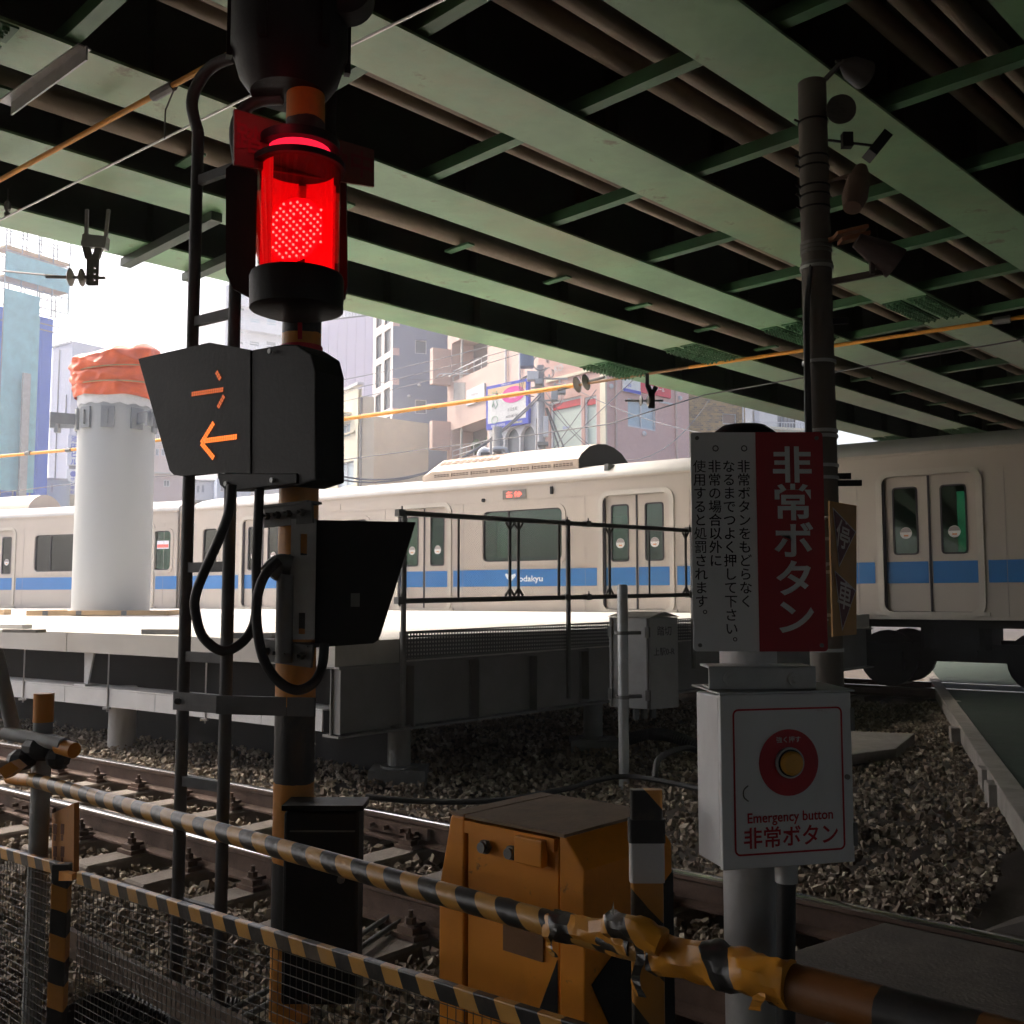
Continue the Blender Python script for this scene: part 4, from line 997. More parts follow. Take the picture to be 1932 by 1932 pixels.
for (u, vt), s_, pt in zip(((1402, 868), (1374, 868), (1347, 868), (1319, 868)), T_W, (.0264, .0264, .0264, .0264)):
    column_text(q, s_, .008, (P(u, vt, 2.0).x, 1.9965, P(u, vt, 2.0).z), (1, 0, 0), (0, 0, 1), .0262, pt, 1.0)
for u in (1404, 1350):
    c = P(u, 846, 1.9965); 
    for k in range(16):
        a0, a1 = 2 * math.pi * k / 16, 2 * math.pi * (k + 1) / 16
        q.add([c + Vector((r_ * math.cos(a), 0, r_ * math.sin(a))) for r_, a in ((.0042, a0), (.0062, a0), (.0062, a1), (.0042, a1))], [(0, 1, 2, 3)])
q.build('black_lettering', M_ink, nb)
for z in (sz1 - .06, sz0 + .05): MB().tube([(PCX, PCY, z - .012), (PCX, PCY, z + .012)], .062, 24).box((PCX - .05, 2.0, z - .015), (PCX + .05, PCY - .04, z + .015)).build('clamp', M_galv, ebp)
for x_ in (sx0 + .012, sx1 - .012):
    for z_ in (sz0 + .012, sz1 - .012): MB().tube([(x_, 1.996, z_), (x_, 1.9925, z_)], .004, 8).build('screw', M_galv_dark, nb)
# bracket with two bolts
za, zb = P(1440, 1300, 1.99).z, P(1440, 1257, 1.99).z; xa, xb = P(1337, 1280, 1.99).x, P(1538, 1280, 1.99).x
q = MB().box((xa, 1.985, za), (xb, 1.991, zb)); q.box((xa, 1.985, zb - .004), (xb, 2.08, zb)); q.box((xa, 1.985, za), (xb, 2.06, za + .004))
for u in (1378, 1500):
    c = P(u, 1281, 1.985); q.tube([c, c - Vector((0, .008, 0))], .014, 16); q.tube([c, c - Vector((0, .014, 0))], .008, 6)
q.build('bracket', M_galv, ebp)
# button box
fe = Vector((math.cos(R(14)), math.sin(R(14)), 0)); fn = Vector((fe.y, -fe.x, 0)); O = Vector((P(1363, 1480, 1.95).x, 1.95, 0))
bw = .272; z0_, z1_ = P(1362, 1641, 1.95).z, P(1362, 1314, 1.95).z
def BF(x, y, z): return O + fe * x - fn * y + Vector((0, 0, z))
q = MB(); q.prism([BF(0, .014, z0_), BF(bw, .014, z0_), BF(bw, .014, z1_), BF(0, .014, z1_)], -fn * .1); bx_ = q.build('button_box', M_white, ebp, bevel=.004)
q = MB(); q.prism([BF(-.002, 0, z0_ - .002), BF(bw + .002, 0, z0_ - .002), BF(bw + .002, 0, z1_ + .002), BF(-.002, 0, z1_ + .002)], -fn * .0115); q.build('door', M_white, bx_, bevel=.002)
q = MB(); q.prism([BF(-.006, -.008, z1_ + .004), BF(bw + .006, -.008, z1_ + .004), BF(bw + .006, .12, z1_ + .01), BF(-.006, .12, z1_ + .01)], (0, 0, .003)); q.build('rain_lid', M_galv, bx_)
M_redp = mat('red sign print', (.42, .012, .022), .5, 0, .1, 8, 0)
bh = z1_ - z0_
q = MB(); ring(q, .026, bw - .022, z0_ + .026, z1_ - .028, .008, .0035, BF, -.0012, -.0005)
cx_, cz_ = bw * .505, z0_ + bh * .60
def disc(mb, r0, r1, y, n=40):
    for k in range(n):
        a0, a1 = 2 * math.pi * k / n, 2 * math.pi * (k + 1) / n
        mb.add([BF(cx_ + r_ * math.cos(a), y, cz_ + r_ * math.sin(a)) for r_, a in ((r0, a0), (r1, a0), (r1, a1), (r0, a1))], [(0, 1, 2, 3)])
disc(q, .024, .0625, -.0012)
letters(q, 'Emergency button', .016, BF(bw * .51, -.0012, z0_ + bh * .287), fe, (0, 0, 1), .026, .94)
letters(q, '非常ボタン', .016, BF(bw * .515, -.0012, z0_ + bh * .168), fe, (0, 0, 1), .041, .98); q.build('red_print', M_redp, bx_)
q = MB(); letters(q, '強く押す', .004, BF(cx_, -.0022, cz_ + .043), fe, (0, 0, 1), .0125, 1.05); q.build('white_print', M_wink, bx_)
q = MB(); q.tube([BF(cx_, .001, cz_), BF(cx_, -.008, cz_)], .029, 32); q.build('button_bezel', M_galv, bx_, smooth=True)
q = MB(); q.tube([BF(cx_, 0, cz_), BF(cx_, -.0095, cz_)], .0255, 32); q.build('button_gasket', M_black, bx_, smooth=True)
q = MB(); q.tube([BF(cx_, 0, cz_), BF(cx_, -.016, cz_), BF(cx_, -.02, cz_)], [.0225, .0225, .018], 32); q.build('push_button', mat('yellow button', (.66, .33, .05), .5, 0, .1, 30, .1), bx_, smooth=True)
q = MB(); q.tube(spline([BF(.052, -.001, z0_ + bh * .475), BF(.043, -.001, z0_ + bh * .45), BF(.043, -.001, z0_ + bh * .41), BF(.052, -.001, z0_ + bh * .385)], 4), .0012, 6); q.build('scratch_mark', M_galv_dark, bx_)
for z_ in (z0_ + .05, z1_ - .05): MB().obox(BF(bw + .004, .006, z_), fe * .004, fn * .008, (0, 0, .022)).build('hinge', M_galv_dark, bx_)
MB().tube([BF(bw - .012, -.001, z0_ + bh * .5), BF(bw - .012, -.006, z0_ + bh * .5)], .005, 10).build('key_lock', M_galv_dark, bx_)
# pipe fitting and black conduit below the box
c = BF(.155, .05, 0); q = MB(); q.tube([c + Vector((0, 0, z0_ - .045)), c + Vector((0, 0, z0_))], .022, 16); q.build('pipe_fitting', M_galv, ebp, smooth=True)
q = MB(); q.tube([c + Vector((0, 0, z0_ - .04)), c + Vector((-.005, 0, z0_ - .2)), c + Vector((-.02, .01, -.25))], .018, 14); q.build('conduit', M_rubber, ebp, smooth=True)

# ================================================================== crossing gate machine (orange cabinet)
FD = Vector((1, -.906, 0)).normalized(); FN = Vector((FD.y, -FD.x, 0))
if FN.y > 0: FN = -FN
FO = Vector((0, 2.41, 0))      # cabinet front line
def xfront(u):
    x = (u - 966) / 1932; k = (x * FO.y - FO.x) / (FD.x - x * FD.y); return k
cl, crr = xfront(832), xfront(1099)
def CF(x, y, z): return FO + FD * x - FN * y + Vector((0, 0, z))
gm = thing('gate_machine', CF((cl + crr) / 2, .15, -.2), 'orange level crossing gate machine cabinet with black hazard triangles', 'gate machine')
M_cab = mat('orange cabinet paint', (.7, .25, .012), .42, 0, .1, 4, .06, (.22, .09, .03), .5)
spots(M_cab, (.07, .04, .025), 16, .63, .7, .75)
M_lidd = mat('dusty cabinet top', (.22, .15, .09), .8, 0, .2, 10, .3, (.12, .09, .06), .5)
top = .825
q = MB(); q.prism([CF(cl, 0, -.2), CF(cl + .085, 0, -.2), CF(cl + .085, 0, top), CF(cl + .04, 0, top), CF(cl, 0, .648)], -FN * .34); q.build('side_panel', M_cab, gm, bevel=.005)
xl = cl + .092
q = MB(); q.prism([CF(xl, .006, -.2), CF(crr - .075, .006, -.2), CF(crr - .075, .006, top - .008), CF(xl, .006, top - .008)], -FN * .33); door = q.build('door', M_cab, gm, bevel=.004)
q = MB(); q.prism([CF(xl, -.006, top - .034), CF(crr - .08, -.006, top - .034), CF(crr - .08, -.006, top - .006), CF(xl, -.006, top - .006)], -FN * .01); q.build('door_lip', M_cab, gm)
q = MB(); q.prism([CF(crr - .07, 0, -.2), CF(crr, 0, -.2), CF(crr, 0, .762), CF(crr - .052, 0, top), CF(crr - .07, 0, top)], -FN * .34); q.build('side_panel', M_cab, gm, bevel=.004)
q = MB(); q.prism([CF(cl + .04, -.002, top + .001), CF(cl + .085, -.002, top + .001), CF(cl + .085, .34, top + .001), CF(cl + .04, .34, top + .001)], (0, 0, .006)); q.prism([CF(xl, -.004, top), CF(crr - .052, -.004, top), CF(crr - .052, .34, top), CF(xl, .34, top)], (0, 0, .007)); q.build('top_lid', M_lidd, gm)
for u, v in ((919, 1597), (968, 1608)):
    k = xfront(u); z = P(u, v, FO.y + FD.y * k).z; q = MB().tube([CF(k, .0, z), CF(k, -.012, z)], .017, 6).tube([CF(k, -.006, z), CF(k, -.02, z)], .0125, 12); q.build('bolt', M_galv_dark, gm, smooth=True)
k0, k1 = xfront(981), xfront(1032); z = P(1005, 1605, 2.36).z; q = MB().prism([CF(k0, 0, z - .03), CF(k1, 0, z - .03), CF(k1, 0, z + .03), CF(k0, 0, z + .03)], FN * .022); q.build('cover_plate', M_cab, gm, bevel=.003)
k = xfront(972); z = P(972, 1706, 2.42).z; q = MB().tube(spline([CF(k - .022, 0, z - .02), CF(k - .02, -.022, z + .012), CF(k + .018, -.024, z + .014), CF(k + .03, 0, z - .02)], 6), .007, 8); q.build('handle', M_galv_dark, gm, smooth=True)
k = xfront(985); z = P(985, 1775, 2.4).z; q = MB().prism([CF(k - .06, .004, z - .03), CF(k + .06, .004, z - .03), CF(k + .06, .004, z + .03), CF(k - .06, .004, z + .03)], FN * .004); q.build('hasp', mat('greasy latch plate', (.16, .07, .02), .5), gm)
# black triangles
q = MB(); a = CF(crr - .086, .004, 0); zt2 = P(1045, 1810, 2.33).z
q.prism([CF(crr - .08, .0052, zt2), CF(crr - .08, .0052, -.2), CF(crr - .08 - .34, .0052, -.2)], FN * .0012); q.prism([CF(crr - .05, -.0012, .42), CF(crr - .012, -.0012, .42), CF(crr - .012, -.0012, -.2), CF(crr - .05, -.0012, -.2)], FN * .0012)
SDX = crr + .0015
q.prism([CF(SDX, .34, .7), CF(SDX, .34, .0), CF(SDX, .02, .52)], FD * .0012); q.prism([CF(SDX, .01, .43), CF(SDX, .33, -.08), CF(SDX, .01, -.1)], FD * .0012); q.build('hazard_triangle', M_black, gm)

# ================================================================== striped fence in front of the track
def fence_pt(u, v, off=0.):
    o = Vector((0, 2.18 - off, 0)); return PL(u, v, o, FD)
M_tape = stripes('hazard tape wrap', tuple(FD), (0, 0, .85), .118, (.5, .26, .06), BLK, .5, .35)
M_tape2 = stripes('hazard tape lower bar', tuple(FD), (0, 0, .55), .122, (.5, .26, .06), BLK, .5, .35)
fence = thing('striped_fence', fence_pt(640, 1800) * 1, 'low fence of yellow and black taped tubes in front of the track', 'fence')
fence.location.z = -.2
ub0, ub1 = fence_pt(62, 1478), fence_pt(1262, 1792); ub0.z = ub1.z = (ub0.z + ub1.z) / 2
MB().tube([ub0, ub1], .0255, 18).build('top_rail', M_tape, fence, smooth=True)
MB().tube([fence_pt(18, 1468, -.02), ub0 + FD * .05], .021, 16).build('rail_stub', M_yel, fence, smooth=True)
lb0, lb1 = fence_pt(150, 1655), fence_pt(1240, 1995)
q = MB(); q.beam(lb0, lb1, .022, .04); q.build('lower_rail', M_tape2, fence, bevel=.003)
q = MB(); q.beam(fence_pt(-60, 1590), fence_pt(118, 1640), .022, .04); q.build('lower_rail', M_tape2, fence, bevel=.003)
M_post = stripes('hazard post', (0, 0, 1), tuple(FD * .45), .16, YEL, BLK, .5, .4)
a = fence_pt(116, 1640); q = MB(); q.box((a.x - .026, a.y - .02, -.25), (a.x + .03, a.y + .02, a.z + .02)); q.build('post', M_post, fence, bevel=.004)
q = MB(); q.prism([fence_pt(98, 1640, .02), fence_pt(136, 1650, .02), fence_pt(136, 1662, .02), fence_pt(98, 1662, .02)], (0, .03, 0)); q.build('joint_plate', M_yel, fence)
# grey pipe posts and the tied joint at the left
M_pg = mat('grey pipe', (.3, .31, .31), .6, .2, .15, 8, .1, (.15, .12, .1), .4)
pa = P(76, 1500, 3.85); q = MB().tube([(pa.x, pa.y, -.25), (pa.x, pa.y, P(70, 1330, 3.85).z)], .034, 16); q.build('pipe_post', M_pg, fence, smooth=True)
q = MB().tube([(pa.x, pa.y, P(66, 1362, 3.85).z), (pa.x, pa.y, P(63, 1308, 3.85).z)], .036, 16); q.build('taped_end', M_yel, fence, smooth=True)
q = MB().tube([P(-8, 1230, 3.9), P(30, 1400, 3.9)], .028, 14); q.build('slant_pipe', M_pg, fence, smooth=True)
q = MB().tube([P(10, 1383, 3.88), P(120, 1405, 3.7)], .024, 14); q.build('cross_pipe', M_pg, fence, smooth=True)
q = MB().tube([P(112, 1408, 3.72), P(140, 1416, 3.68)], .028, 14); q.build('pipe_cap', M_yel, fence, smooth=True)
q = MB(); c = P(84, 1410, 3.8); q.ball(c, .07, 10, 7, (1.2, 1, .7)); q.ball(c + Vector((-.07, -.02, -.04)), .05, 9, 6, (1.1, 1, .8)); q.ball(c + Vector((.07, -.04, -.03)), .045, 9, 6); q.build('tape_knot', M_rubber, fence)
q = MB(); q.prism([P(-5, 1452, 3.5), P(20, 1437, 3.5), P(36, 1450, 3.5), P(10, 1470, 3.5)], (.0, .06, .0)); q.build('tape_end', M_yel, fence)
if 0: q = MB(); q.prism([P(-6, 1480, 3.45), P(34, 1485, 3.45), P(36, 1690, 3.45), P(-6, 1690, 3.45)], (0, .03, 0)); q.build('dark_plate', mat('dark green plate', (.03, .045, .04), .6), fence) if 0 else None
# wire mesh under the lower rail
M_wire = mat('dull mesh wire', (.1, .095, .085), .5, .5, .2, 30, 0)
mw = MB(); A_, B2_ = lb0.copy(), lb1.copy(); zbot = -.22; L_ = (B2_ - A_).length; nx = int(L_ / .026)
for i in range(nx + 1):
    p = A_.lerp(B2_, i / nx); mw.beam(Vector((p.x, p.y, zbot)), Vector((p.x, p.y, p.z - .015)), .0018, .0018, up=(0, 1, 0))
nz = 26
for j in range(nz):
    f_ = j / nz; a2 = Vector((A_.x, A_.y, zbot + (A_.z - zbot) * f_)); b3 = Vector((B2_.x, B2_.y, zbot + (B2_.z - zbot) * f_)); mw.beam(a2, b3, .0018, .0018)
tag(mw.build('wire_mesh', M_wire, fence), kind='stuff')
mw = MB(); A_, B2_ = fence_pt(-60, 1590), fence_pt(100, 1640); nx = int((B2_ - A_).length / .026)
for i in range(nx + 1):
    p = A_.lerp(B2_, i / nx); mw.beam(Vector((p.x, p.y, zbot)), Vector((p.x, p.y, p.z - .015)), .0018, .0018, up=(0, 1, 0))
for j in range(nz):
    f_ = j / nz; mw.beam(Vector((A_.x, A_.y, zbot + (A_.z - zbot) * f_)), Vector((B2_.x, B2_.y, zbot + (B2_.z - zbot) * f_)), .0018, .0018)
tag(mw.build('wire_mesh', M_wire, fence), kind='stuff')
q = MB(); q.beam(fence_pt(128, 1775, -.1), fence_pt(560, 2010, -.1), .02, .09); q.build('diagonal_brace', mat('brown weathered plank', (.12, .085, .06), .8, 0, .25, 7, .2), fence)
# yellow notice behind the fence
ny = P(120, 1570, 3.75); q = MB(); q.prism([P(98, 1535, 3.9), P(140, 1515, 3.65), P(139, 1660, 3.65), P(97, 1665, 3.9)], (.01, .02, 0)); yn = q.build('notice_plate', mat('old yellow plate', (.42, .17, .03), .6, 0, .15, 9, .05, (.15, .07, .02), .5)); tag(yn, 'old yellow notice plate behind the striped fence post at left', 'notice')
q = MB()
for k in range(4):
    c = P(112 + (k % 2) * 14, 1560 + (k // 2) * 42, 3.7 + .03 * (k % 2 == 0)); q.obox(c + Vector((0, -.035, 0)), (.008, -.004, 0), (0, .001, 0), (0, 0, .018)); q.obox(c + Vector((0, -.035, -.03)), (.005, -.003, 0), (0, .001, 0), (0, 0, .01))
q.build('worn_print', mat('worn brown print', (.12, .04, .02), .7), yn)
# end post with reflective bands
ep = thing('marker_post', (.28, 2.08, -.2), 'black and yellow marker post with silver reflective bands right of the orange cabinet', 'marker post')
ec = P(1219, 1700, 2.08); M_mk = stripes('marker tape', (0, 0, 1), (1.1, 0, 0), .22, YEL, BLK, .5, .35, phase=.06)
zt3 = P(1222, 1489, 2.08).z
q = MB(); out = rrect(ec.x - .03, ec.x + .034, ec.y - .012, ec.y + .012, .008, 3); q.prism([Vector((x, y, -.25)) for x, y in out], (0, 0, zt3 + .25)); q.build('shaft', M_mk, ep, smooth=True)
M_silver = mat('silver reflective tape', (.55, .55, .56), .35, .3, .08, 20, .05)
for va, vb, mm in ((1548, 1663, M_silver),):
    q = MB(); out = rrect(ec.x - .0325, ec.x + .0365, ec.y - .0145, ec.y + .0145, .008, 3); q.prism([Vector((x, y, P(1219, vb, 2.08).z)) for x, y in out], (0, 0, P(1219, va, 2.08).z - P(1219, vb, 2.08).z)); q.build('reflective_band', mm, ep, smooth=True)
q = MB(); out = rrect(ec.x - .0345, ec.x + .0385, ec.y - .0165, ec.y + .0165, .008, 3); q.prism([Vector((x, y, P(1219, 1588, 2.08).z)) for x, y in out], (0, 0, .045)); q.build('strap', M_rubber, ep, smooth=True)
# loose tape knots on the rail by the post
rng = random.Random(9)
def crumple(name, path, r0, m, parent, seed):
    rg = random.Random(seed); pts = spline(path, 8); n = 14; v = []; f = []
    for i, p in enumerate(pts):
        d = (pts[min(i + 1, len(pts) - 1)] - pts[max(0, i - 1)]).normalized(); e = d.cross(Vector((0, 0, 1))).normalized(); g2 = d.cross(e)
        for k in range(n):
            a = 2 * math.pi * k / n; rr = r0 * (1 + .1 * math.sin(2 * a + i * .45) + .09 * math.sin(5 * a - i * .8) + rg.uniform(-.035, .035)); v.append(p + (e * math.cos(a) + g2 * math.sin(a)) * rr)
    for i in range(len(pts) - 1):
        for k in range(n): f.append((i * n + k, i * n + (k + 1) % n, (i + 1) * n + (k + 1) % n, (i + 1) * n + k))
    f.append(tuple(range(n))); f.append(tuple((len(pts) - 1) * n + k for k in range(n)))
    return MB().add(v, f).build(name, m, parent, smooth=True)
M_tapey = stripes('loose hazard tape', tuple(FD), (.2, 0, .6), .21, (.62, .27, .03), BLK, .7, .3)
crumple('tape_wrap', [fence_pt(1040, 1745), fence_pt(1130, 1762), fence_pt(1200, 1780)], .029, M_tapey, fence, 3)
crumple('tape_wrap', [fence_pt(1150, 1742, .05), fence_pt(1195, 1752, .06), fence_pt(1250, 1780, .05)], .024, M_tapey, fence, 4)
crumple('tape_wrap', [fence_pt(1240, 1800), fence_pt(1330, 1815, .01), fence_pt(1400, 1832, .02), fence_pt(1490, 1856, .02)], .036, M_tapey, fence, 6)
q = MB(); pts = [fence_pt(u, v, .07) for u, v in ((1085, 1748), (1110, 1760), (1140, 1757), (1155, 1742), (1159, 1722))]; pts2 = [p + Vector((0, .012, .018)) for p in pts]; n = len(pts)
q.add(pts + pts2, [(i, i + 1, n + i + 1, n + i) for i in range(n - 1)]); q.build('tape_tail', M_tapey, fence)
for k, (path, wz) in enumerate((([(1185, 1760), (1200, 1800), (1190, 1850), (1202, 1880)], .02), ([(1395, 1830), (1420, 1870), (1412, 1905)], .022), ([(1040, 1752), (1030, 1785), (1042, 1806)], .015))):
    pts = spline([fence_pt(u, v, .055) for u, v in path], 5); n = len(pts); q = MB(); q.add(pts + [p + FD * wz + Vector((0, -.006 * math.sin(i * 1.3), .004)) for i, p in enumerate(pts)], [(i, i + 1, n + i + 1, n + i) for i in range(n - 1)]); q.build('tape_tail', M_tapey, fence)
# gate arm at the lower right
ga0, ga1 = fence_pt(1462, 1852), fence_pt(2080, 2020); ga1.z = ga0.z
M_arm = stripes('gate arm paint', tuple(FD), (0, 0, 0), .31, (.19, .068, .012), BLK, .5, .5, phase=-.09)
ag = MB().tube([ga0, ga1], .037, 20).build('crossing_gate', M_arm, smooth=True); tag(ag, 'orange and black crossing gate arm at the bottom right corner', 'crossing gate')
# black corrugated conduits on the ground
def corrugated(name, path, r_, lab):
    pts = spline(path, 26); rr = [r_ * (1 + (.16 if i % 2 else -.06)) for i in range(len(pts))]
    tag(MB().tube(pts, rr, 12).build(name, M_rubber, smooth=False), lab, 'conduit')
corrugated('corrugated_conduit', [PZ(120, 1935, -.15), PZ(170, 1905, -.08), PZ(235, 1900, -.06), PZ(320, 1945, -.15)], .042, 'black corrugated conduit looping behind the fence, bottom left')
corrugated('corrugated_conduit', [PZ(205, 1950, -.15), PZ(260, 1895, -.12), PZ(330, 1890, -.12), PZ(450, 1905, -.16)], .035, 'second black corrugated conduit running right at the bottom left')
def ground_cable(path, r_, lab, m=M_rubber):
    tag(MB().tube(spline([PZ(u, v, z) for u, v, z in path], 10), r_, 8).build('ground_cable', m, smooth=True), lab, 'cable')
ground_cable([(420, 1915, -.14), (520, 1860, -.13), (640, 1790, -.13), (760, 1715, -.14), (860, 1680, -.15)], .012, 'upper thin cable on the ballast left of the orange cabinet', M_galv_dark)
ground_cable([(440, 1930, -.14), (540, 1875, -.13), (650, 1808, -.13), (770, 1730, -.14), (870, 1690, -.15)], .012, 'lower thin cable on the ballast left of the orange cabinet', M_galv_dark)
ground_cable([(690, 1503, -.1), (800, 1512, -.13), (940, 1510, -.13), (1060, 1490, -.14), (1180, 1465, -.14), (1330, 1490, -.14)], .022, 'black cable along the far side of the track behind the orange cabinet')
corrugated('corrugated_conduit', [PZ(1185, 1395, -.1), PZ(1225, 1385, -.05), PZ(1270, 1390, -.05), PZ(1330, 1415, -.1)], .055, 'black corrugated conduit beside the relay box post')
ground_cable([(1235, 1470, -.15), (1245, 1430, -.05), (1300, 1412, -.03), (1360, 1440, -.15)], .028, 'black cable loop right of the relay box post')
c = PZ(1660, 1400, -.12); tag(MB().prism([PZ(1580, 1378, -.1), PZ(1726, 1384, -.1), PZ(1690, 1412, -.1), PZ(1590, 1425, -.1)], (0, 0, -.1)).build('concrete_slab', M_conc_dk, bevel=.01), 'flat concrete slab in the ballast right of the emergency button box', 'concrete slab')

# ================================================================== relay box on a slim post
rb = thing('relay_box', PZ(1177, 1475, -.2), 'grey steel relay box clamped behind a slim pale post', 'relay box')
YP = PZ(1177, 1475, -.2).y
px_ = P(1176, 1300, YP).x; M_rb = mat('dull grey cabinet paint', (.36, .365, .36), .5, .1, .12, 4, .08, (.2, .17, .14), .45)
MB().tube([(px_, YP, -.28), (px_, YP, P(1176, 1108, YP).z), (px_, YP, P(1176, 1103, YP).z)], [.045, .045, .036], 18).build('post', M_galv, rb, smooth=True)
co = P(1228, 1339, YP + .14); le = P(1150, 1325, YP + .36); re_ = P(1281, 1331, YP + .34)
z0_, z1_ = P(1228, 1339, YP + .14).z, P(1228, 1165, YP + .14).z
bk = Vector((le.x + re_.x - co.x, le.y + re_.y - co.y, 0)); base = [Vector((p.x, p.y, z0_)) for p in (co, re_, bk, le)]
case = MB().prism(base, (0, 0, z1_ - z0_)).build('case', M_rb, rb, bevel=.006)
cen = sum(base, Vector()) / 4; q = MB(); rp = [cen + (p - cen) * 1.07 for p in base]; 
for p in rp: p.z = z1_ + .003
mid0 = (rp[0] + rp[1]) / 2 + Vector((0, 0, .045)); mid1 = (rp[2] + rp[3]) / 2 + Vector((0, 0, .045))
q.add([rp[0], rp[1], rp[2], rp[3], mid0, mid1], [(0, 4, 5, 3), (4, 1, 2, 5), (0, 1, 4), (3, 5, 2), (0, 3, 2, 1)]); q.build('roof', M_conc_dk, rb)
ddir = (Vector((re_.x, re_.y, 0)) - Vector((co.x, co.y, 0))).normalized(); dn = Vector((ddir.y, -ddir.x, 0)); dw = (Vector((re_.x, re_.y, 0)) - Vector((co.x, co.y, 0))).length
q = MB(); cc0 = Vector((co.x, co.y, 0)) + dn * .004; letters(q, '踏切', .004, cc0 + ddir * dw * .5 + Vector((0, 0, z1_ - .12)), ddir, (0, 0, 1), .09); letters(q, '上駅0-R', .004, cc0 + ddir * dw * .48 + Vector((0, 0, z1_ - .3)), ddir, (0, 0, 1), .075); q.build('lettering', M_ink, case)
ld_ = (Vector((le.x, le.y, 0)) - Vector((co.x, co.y, 0))).normalized(); ln_ = Vector((-ld_.y, ld_.x, 0)); lw = (Vector((le.x, le.y, 0)) - Vector((co.x, co.y, 0))).length
for f_ in (.06, .93): MB().obox(Vector((co.x, co.y, (z0_ + z1_) / 2)) + ld_ * lw * f_ + ln_ * .006, ld_ * .008, ln_ * .006, (0, 0, (z1_ - z0_) / 2 - .01)).build('seam', M_galv_dark, rb)
for z in (z0_ + .12, z1_ - .13):
    for f_ in (.04, .95): MB().obox(Vector((co.x, co.y, z)) + ld_ * lw * f_ + ln_ * .016, ld_ * .02, ln_ * .014, (0, 0, .045)).build('hinge', M_galv_dark, rb)
    MB().beam((px_ - .06, YP + .03, z), (px_ + .16, YP + .1, z), .05, .03).tube([(px_, YP, z - .015), (px_, YP, z + .015)], .05, 16).build('clamp', M_galv_dark, rb)
q = MB()
for f_ in (.2, .5, .8): c = cen + (base[1] - base[0]) * (f_ - .5); q.tube([Vector((c.x, c.y, z0_ - .1)), Vector((c.x, c.y, z0_))], .03, 10)
q.build('cable_gland', M_galv_dark, rb)

# ================================================================== concrete pole with loudspeakers, stop sign
pc = P(1561, 1300, 7.0); PCX2, PCY2 = pc.x, 7.0
up = thing('concrete_pole', (PCX2, PCY2, -.2), 'tall concrete pole carrying loudspeakers and lamps under the bridge', 'pole')
M_cp = mat('grey brown concrete pole', (.115, .105, .092), .85, 0, .12, 3, .2, (.16, .13, .1), .5, (1, 1, .3))
zt4 = P(1548, 157, 7.0).z
MB().tube([(PCX2, PCY2, -.25), (PCX2, PCY2, zt4)], [.112, .098], 28).build('shaft', M_cp, up, smooth=True)
for v in (232, 300, 318, 355, 372, 395): z = P(1550, v, 7).z; MB().tube([(PCX2, PCY2, z - .006), (PCX2, PCY2, z + .006)], .106, 24).tube([(PCX2 - .105, PCY2 - .02, z), (PCX2 - .14, PCY2 - .03, z + .01)], .008, 6).build('wire_band', M_black, up, smooth=True)
for v in (462, 470, 478, 500): z = P(1550, v, 7).z; MB().tube([(PCX2, PCY2, z - .01), (PCX2, PCY2, z + .01)], .109, 24).build('wire_band', M_galv_dark, up, smooth=True)
for v in (507, 685, 815, 825, 880, 903, 1018, 1065, 1080, 1160, 1226): z = P(1555, v, 7).z; MB().tube([(PCX2, PCY2, z - .011), (PCX2, PCY2, z + .011)], .115, 24).build('steel_band', M_galv, up, smooth=True)
for v, L2 in ((610, .08), (900, .07), (913, .14)): z = P(1600, v, 7).z; MB().beam((PCX2 + .08, PCY2 - .04, z), (PCX2 + .11 + L2, PCY2 - .06, z), .03, .04).build('stub_bracket', M_black, up)
q = MB(); 
for k in range(3): q.tube(spline([P(1530 - k * 3, 500 + 20 * k, 6.92), P(1524 - k * 2, 600, 6.9), P(1527 - k * 3, 760, 6.9), P(1536 - k * 4, 1000, 6.9)], 6), .013, 8)
q.build('cable_bundle', M_rubber, up, smooth=True)
# loudspeakers and lamps
M_spk = mat('dusty dark speaker', (.05, .047, .043), .7, 0, .2, 9, .1)
def sub(name, label, cat, mbx, m, **k):
    return tag(mbx.build(name, m, **k), label, cat)
c = P(1587, 206, 6.82); q = MB(); q.tube([c, c + Vector((.02, .1, .02))], [.1, .07], 26); q.tube([c - Vector((0, .004, 0)), c], .103, 26)
for k in range(5): q.beam(c + Vector((-.08, -.006, -.06 + k * .03)), c + Vector((.08, -.006, -.06 + k * .03)), .004, .008)
q.beam(c + Vector((-.02, .1, .02)), (PCX2 + .06, PCY2 - .05, c.z + .02), .02, .03); sub('loudspeaker', 'round dark loudspeaker near the top of the concrete pole', 'loudspeaker', q, M_spk, smooth=True)
c = P(1606, 128, 6.9); q = MB(); q.tube([c + Vector((-.08, -.03, .02)), c + Vector((.0, 0, .0)), c + Vector((.11, .06, -.02))], [.025, .08, .1], 22); q.beam((PCX2 + .05, PCY2, zt4 - .02), c + Vector((-.08, -.03, .02)), .02, .03); q.beam(c + Vector((-.12, -.03, .03)), c + Vector((-.02, -.03, .03)), .012, .02); sub('loudspeaker', 'dark horn loudspeaker on the very top of the concrete pole', 'loudspeaker', q, M_spk, smooth=True)
c = P(1655, 276, 6.75); q = MB(); d = Vector((.5, -.1, .62)).normalized(); e2 = Vector((.75, 0, -.6)).normalized(); q.obox(c, d * .085, e2 * .035, (0, .07, 0)); q.beam(c, (PCX2 + .08, PCY2 - .08, P(1600, 262, 6.9).z), .015, .015); q.obox(P(1598, 265, 6.85), (.035, 0, 0), (0, .03, 0), (0, 0, .05)); sub('floodlight', 'small black floodlight tilted on an arm right of the concrete pole', 'floodlight', q, M_black)
